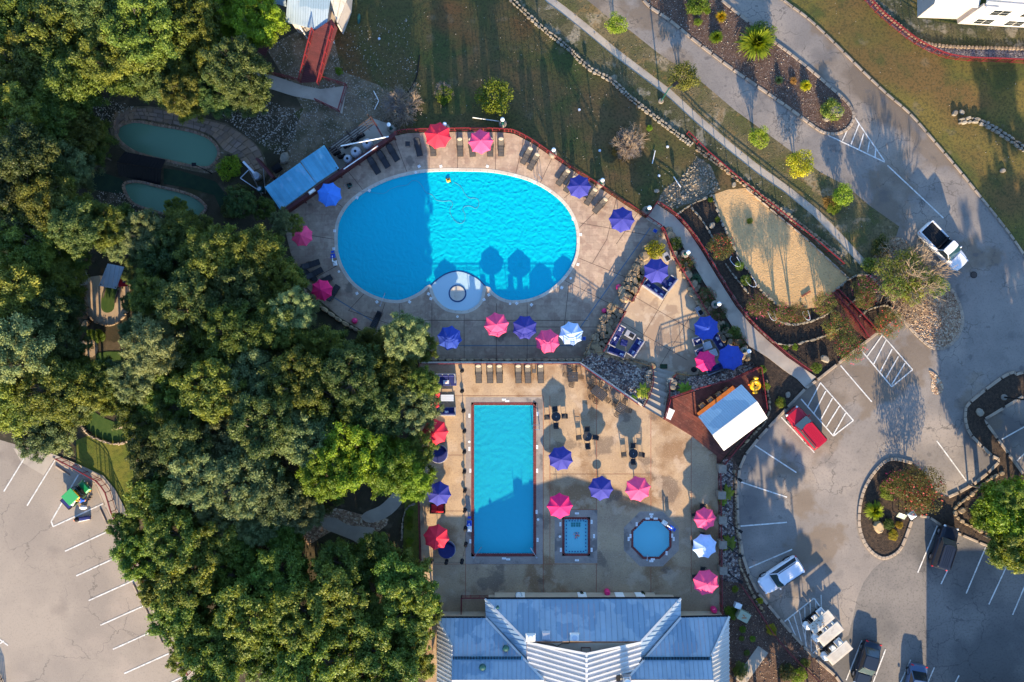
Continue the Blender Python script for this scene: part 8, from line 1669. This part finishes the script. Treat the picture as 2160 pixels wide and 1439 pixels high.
t=thing('white_sack','round bulging white sack on the ground beside the worker','sack',P(178,1069,0)); obj('sack',B().ell((0,0,.22),(.42,.26,.24),14,8),G['white'],t,True); obj('knot',B().ell((-.3,.14,.3),(.08,.07,.08)),G['yellow'],t,True)
# worker: one skinned body, bending towards the cart
def person(px,py,rz):
    t=thing('person','person in a bright blue shirt and dark trousers bending beside the green cart','person',P(px,py,0),rz)
    def skin(nm,verts,edges,rads,m,root=0,sub=1):
        me=bpy.data.meshes.new(nm); me.from_pydata(verts,edges,[]); o=link(nm,me,t); md=o.modifiers.new('Skin','SKIN'); md.use_smooth_shade=True
        if not me.skin_vertices: 
            bpy.context.view_layer.update()
        for i,r_ in enumerate(rads): me.skin_vertices[0].data[i].radius=(r_[0],r_[1]) if isinstance(r_,tuple) else (r_,r_); me.skin_vertices[0].data[i].use_root=(i==root)
        s_=o.modifiers.new('Subdivision','SUBSURF'); s_.levels=sub; s_.render_levels=sub; me.materials.append(m); return o
    sk_=mat('tanned skin',(0.35,0.18,0.11),rough=.6); sh_=mat('bright blue shirt cloth',(0.01,0.10,0.55),rough=.8); tr_=mat('dark trouser cloth',(0.012,0.016,0.03),rough=.9)
    V=[(0,0,.92),(.16,0,1.08),(.36,0,1.26),(.43,0,1.34),(.50,0,1.40),(.60,0,1.44),(.60,0,1.50),
       (.36,.19,1.26),(.50,.25,1.02),(.68,.22,.86),(.75,.21,.82),(.36,-.19,1.26),(.48,-.25,1.00),(.66,-.22,.82),(.73,-.21,.78),
       (.0,.10,.86),(.05,.12,.48),(-.02,.12,.08),(.12,.13,.04),(.0,-.10,.86),(-.08,-.12,.48),(-.2,-.12,.08),(-.06,-.13,.04)]
    Ed=[(0,1),(1,2),(2,3),(3,4),(4,5),(5,6),(2,7),(7,8),(8,9),(9,10),(2,11),(11,12),(12,13),(13,14),(0,15),(15,16),(16,17),(17,18),(0,19),(19,20),(20,21),(21,22)]
    Rd=[(.15,.12),(.15,.12),(.17,.12),.065,.06,.095,.085,.07,.05,.038,.03,.07,.05,.038,.03,.10,.065,.045,.04,.10,.065,.045,.04]
    skin('body',V,Ed,Rd,sk_)
    skin('shirt',[(0.02,0,.96),(.16,0,1.09),(.36,0,1.27),(.36,.20,1.26),(.46,.24,1.10),(.36,-.20,1.26),(.45,-.24,1.08)],[(0,1),(1,2),(2,3),(3,4),(2,5),(5,6)],[(.17,.14),(.17,.14),(.19,.14),.095,.075,.095,.075],sh_)
    skin('trousers',[(0,0,.92),(.0,.10,.84),(.05,.12,.48),(-.01,.12,.14),(.0,-.10,.84),(-.08,-.12,.48),(-.19,-.12,.14)],[(0,1),(1,2),(2,3),(0,4),(4,5),(5,6)],[(.17,.14),.115,.085,.07,.115,.085,.07],tr_)
    for s,(hx,hz) in ((1,(.78,.80)),(-1,(.76,.76))):
        for k in range(4): obj('finger',B().tube([(hx,s*.21+(k-1.5)*.022,hz),(hx+.05,s*.21+(k-1.5)*.025,hz-.03),(hx+.07,s*.21+(k-1.5)*.025,hz-.06)],[.011,.01,.008],6),sk_,t)
        obj('thumb',B().tube([(hx-.02,s*.21-s*.035,hz+.01),(hx+.02,s*.21-s*.06,hz-.02)],[.013,.009],6),sk_,t)
        obj('shoe',B().ell((.06 if s>0 else -.12,s*.12,.05),(.15,.055,.05),12,6),G['black'],t,True)
        obj('ear',B().ell((.60,s*.092,1.47),(.015,.012,.028),8,5),sk_,t,True); obj('eye',B().ell((.685,s*.035,1.44),(.012,.012,.01),6,4),G['black'],t,True)
    obj('nose',B().ell((.70,0,1.41),(.02,.015,.02),8,5),sk_,t,True); obj('mouth',B().box((.69,0,1.385),(.01,.04,.006)),G['redcush'],t)
    obj('cap',B().lathe([(.10,1.5),(.11,1.54),(.07,1.60),(.01,1.62)],(.59,0,0),16),G['yellow'],t,True); obj('cap_brim',B().ell((.70,0,1.515),(.09,.08,.01)),G['yellow'],t,True)
person(190,1051,R(175))
# ---- trees outside the frame whose shade falls into the picture
OT=[('the bottom picture edge',(1700,1540))]
for x,y,r_,h in ((1610,1540,56,10),(1665,1530,60,11.5),(1722,1515,50,11.5),(1772,1500,34,9.5)): tree(x,y+h*9.5,r_,'elm',h,leaf='deep',z=0,desc='tall hidden tree',marks=OT,lower=2,group='trees outside the frame')
OT3=[('the right picture edge',(2230,900))]
for x,y,r_,h in ((2330,960,50,11),(2320,1180,50,11)): tree(x,y,r_,'elm',h,leaf='deep',z=0,desc='tall road side tree',marks=OT3,lower=2,group='trees outside the frame')
nb=thing('neighbour_building','cream hip roofed building outside the frame below the parking lot','building',(0,0,0)); fb=[((1990-CX)/K,(CY-1500)/K),((2400-CX)/K,(CY-1500)/K),((2400-CX)/K,(CY-1760)/K),((1990-CX)/K,(CY-1760)/K)]
walls(nb,fb,-.1,5.6,'siding'); b=B(); (x0,y0),(x1,y1)=fb[0],fb[2]; o_=.4
b.add([(x0-o_,y0+o_,5.6),(x1+o_,y0+o_,5.6),(x1+o_,y1-o_,5.6),(x0-o_,y1-o_,5.6),(x0+4,(y0+y1)/2,8.2),(x1-4,(y0+y1)/2,8.2)],[(3,2,1,0),(0,1,5,4),(2,3,4,5),(3,0,4),(1,2,5)]); b.f=[f[::-1] for f in b.f]; obj('roof',b,G['roof_shade_blue'],nb)
for k in range(7): b=B(); b.box((x0+2+k*3,y0+.06,2.0),(1.2,.1,1.3)); obj('window',b,G['glass'],nb)
for p in PROTOS: p.drop()
resolve()
bpy.context.view_layer.update()
print('done',len(bpy.data.objects),round(time.time()-T0,1))
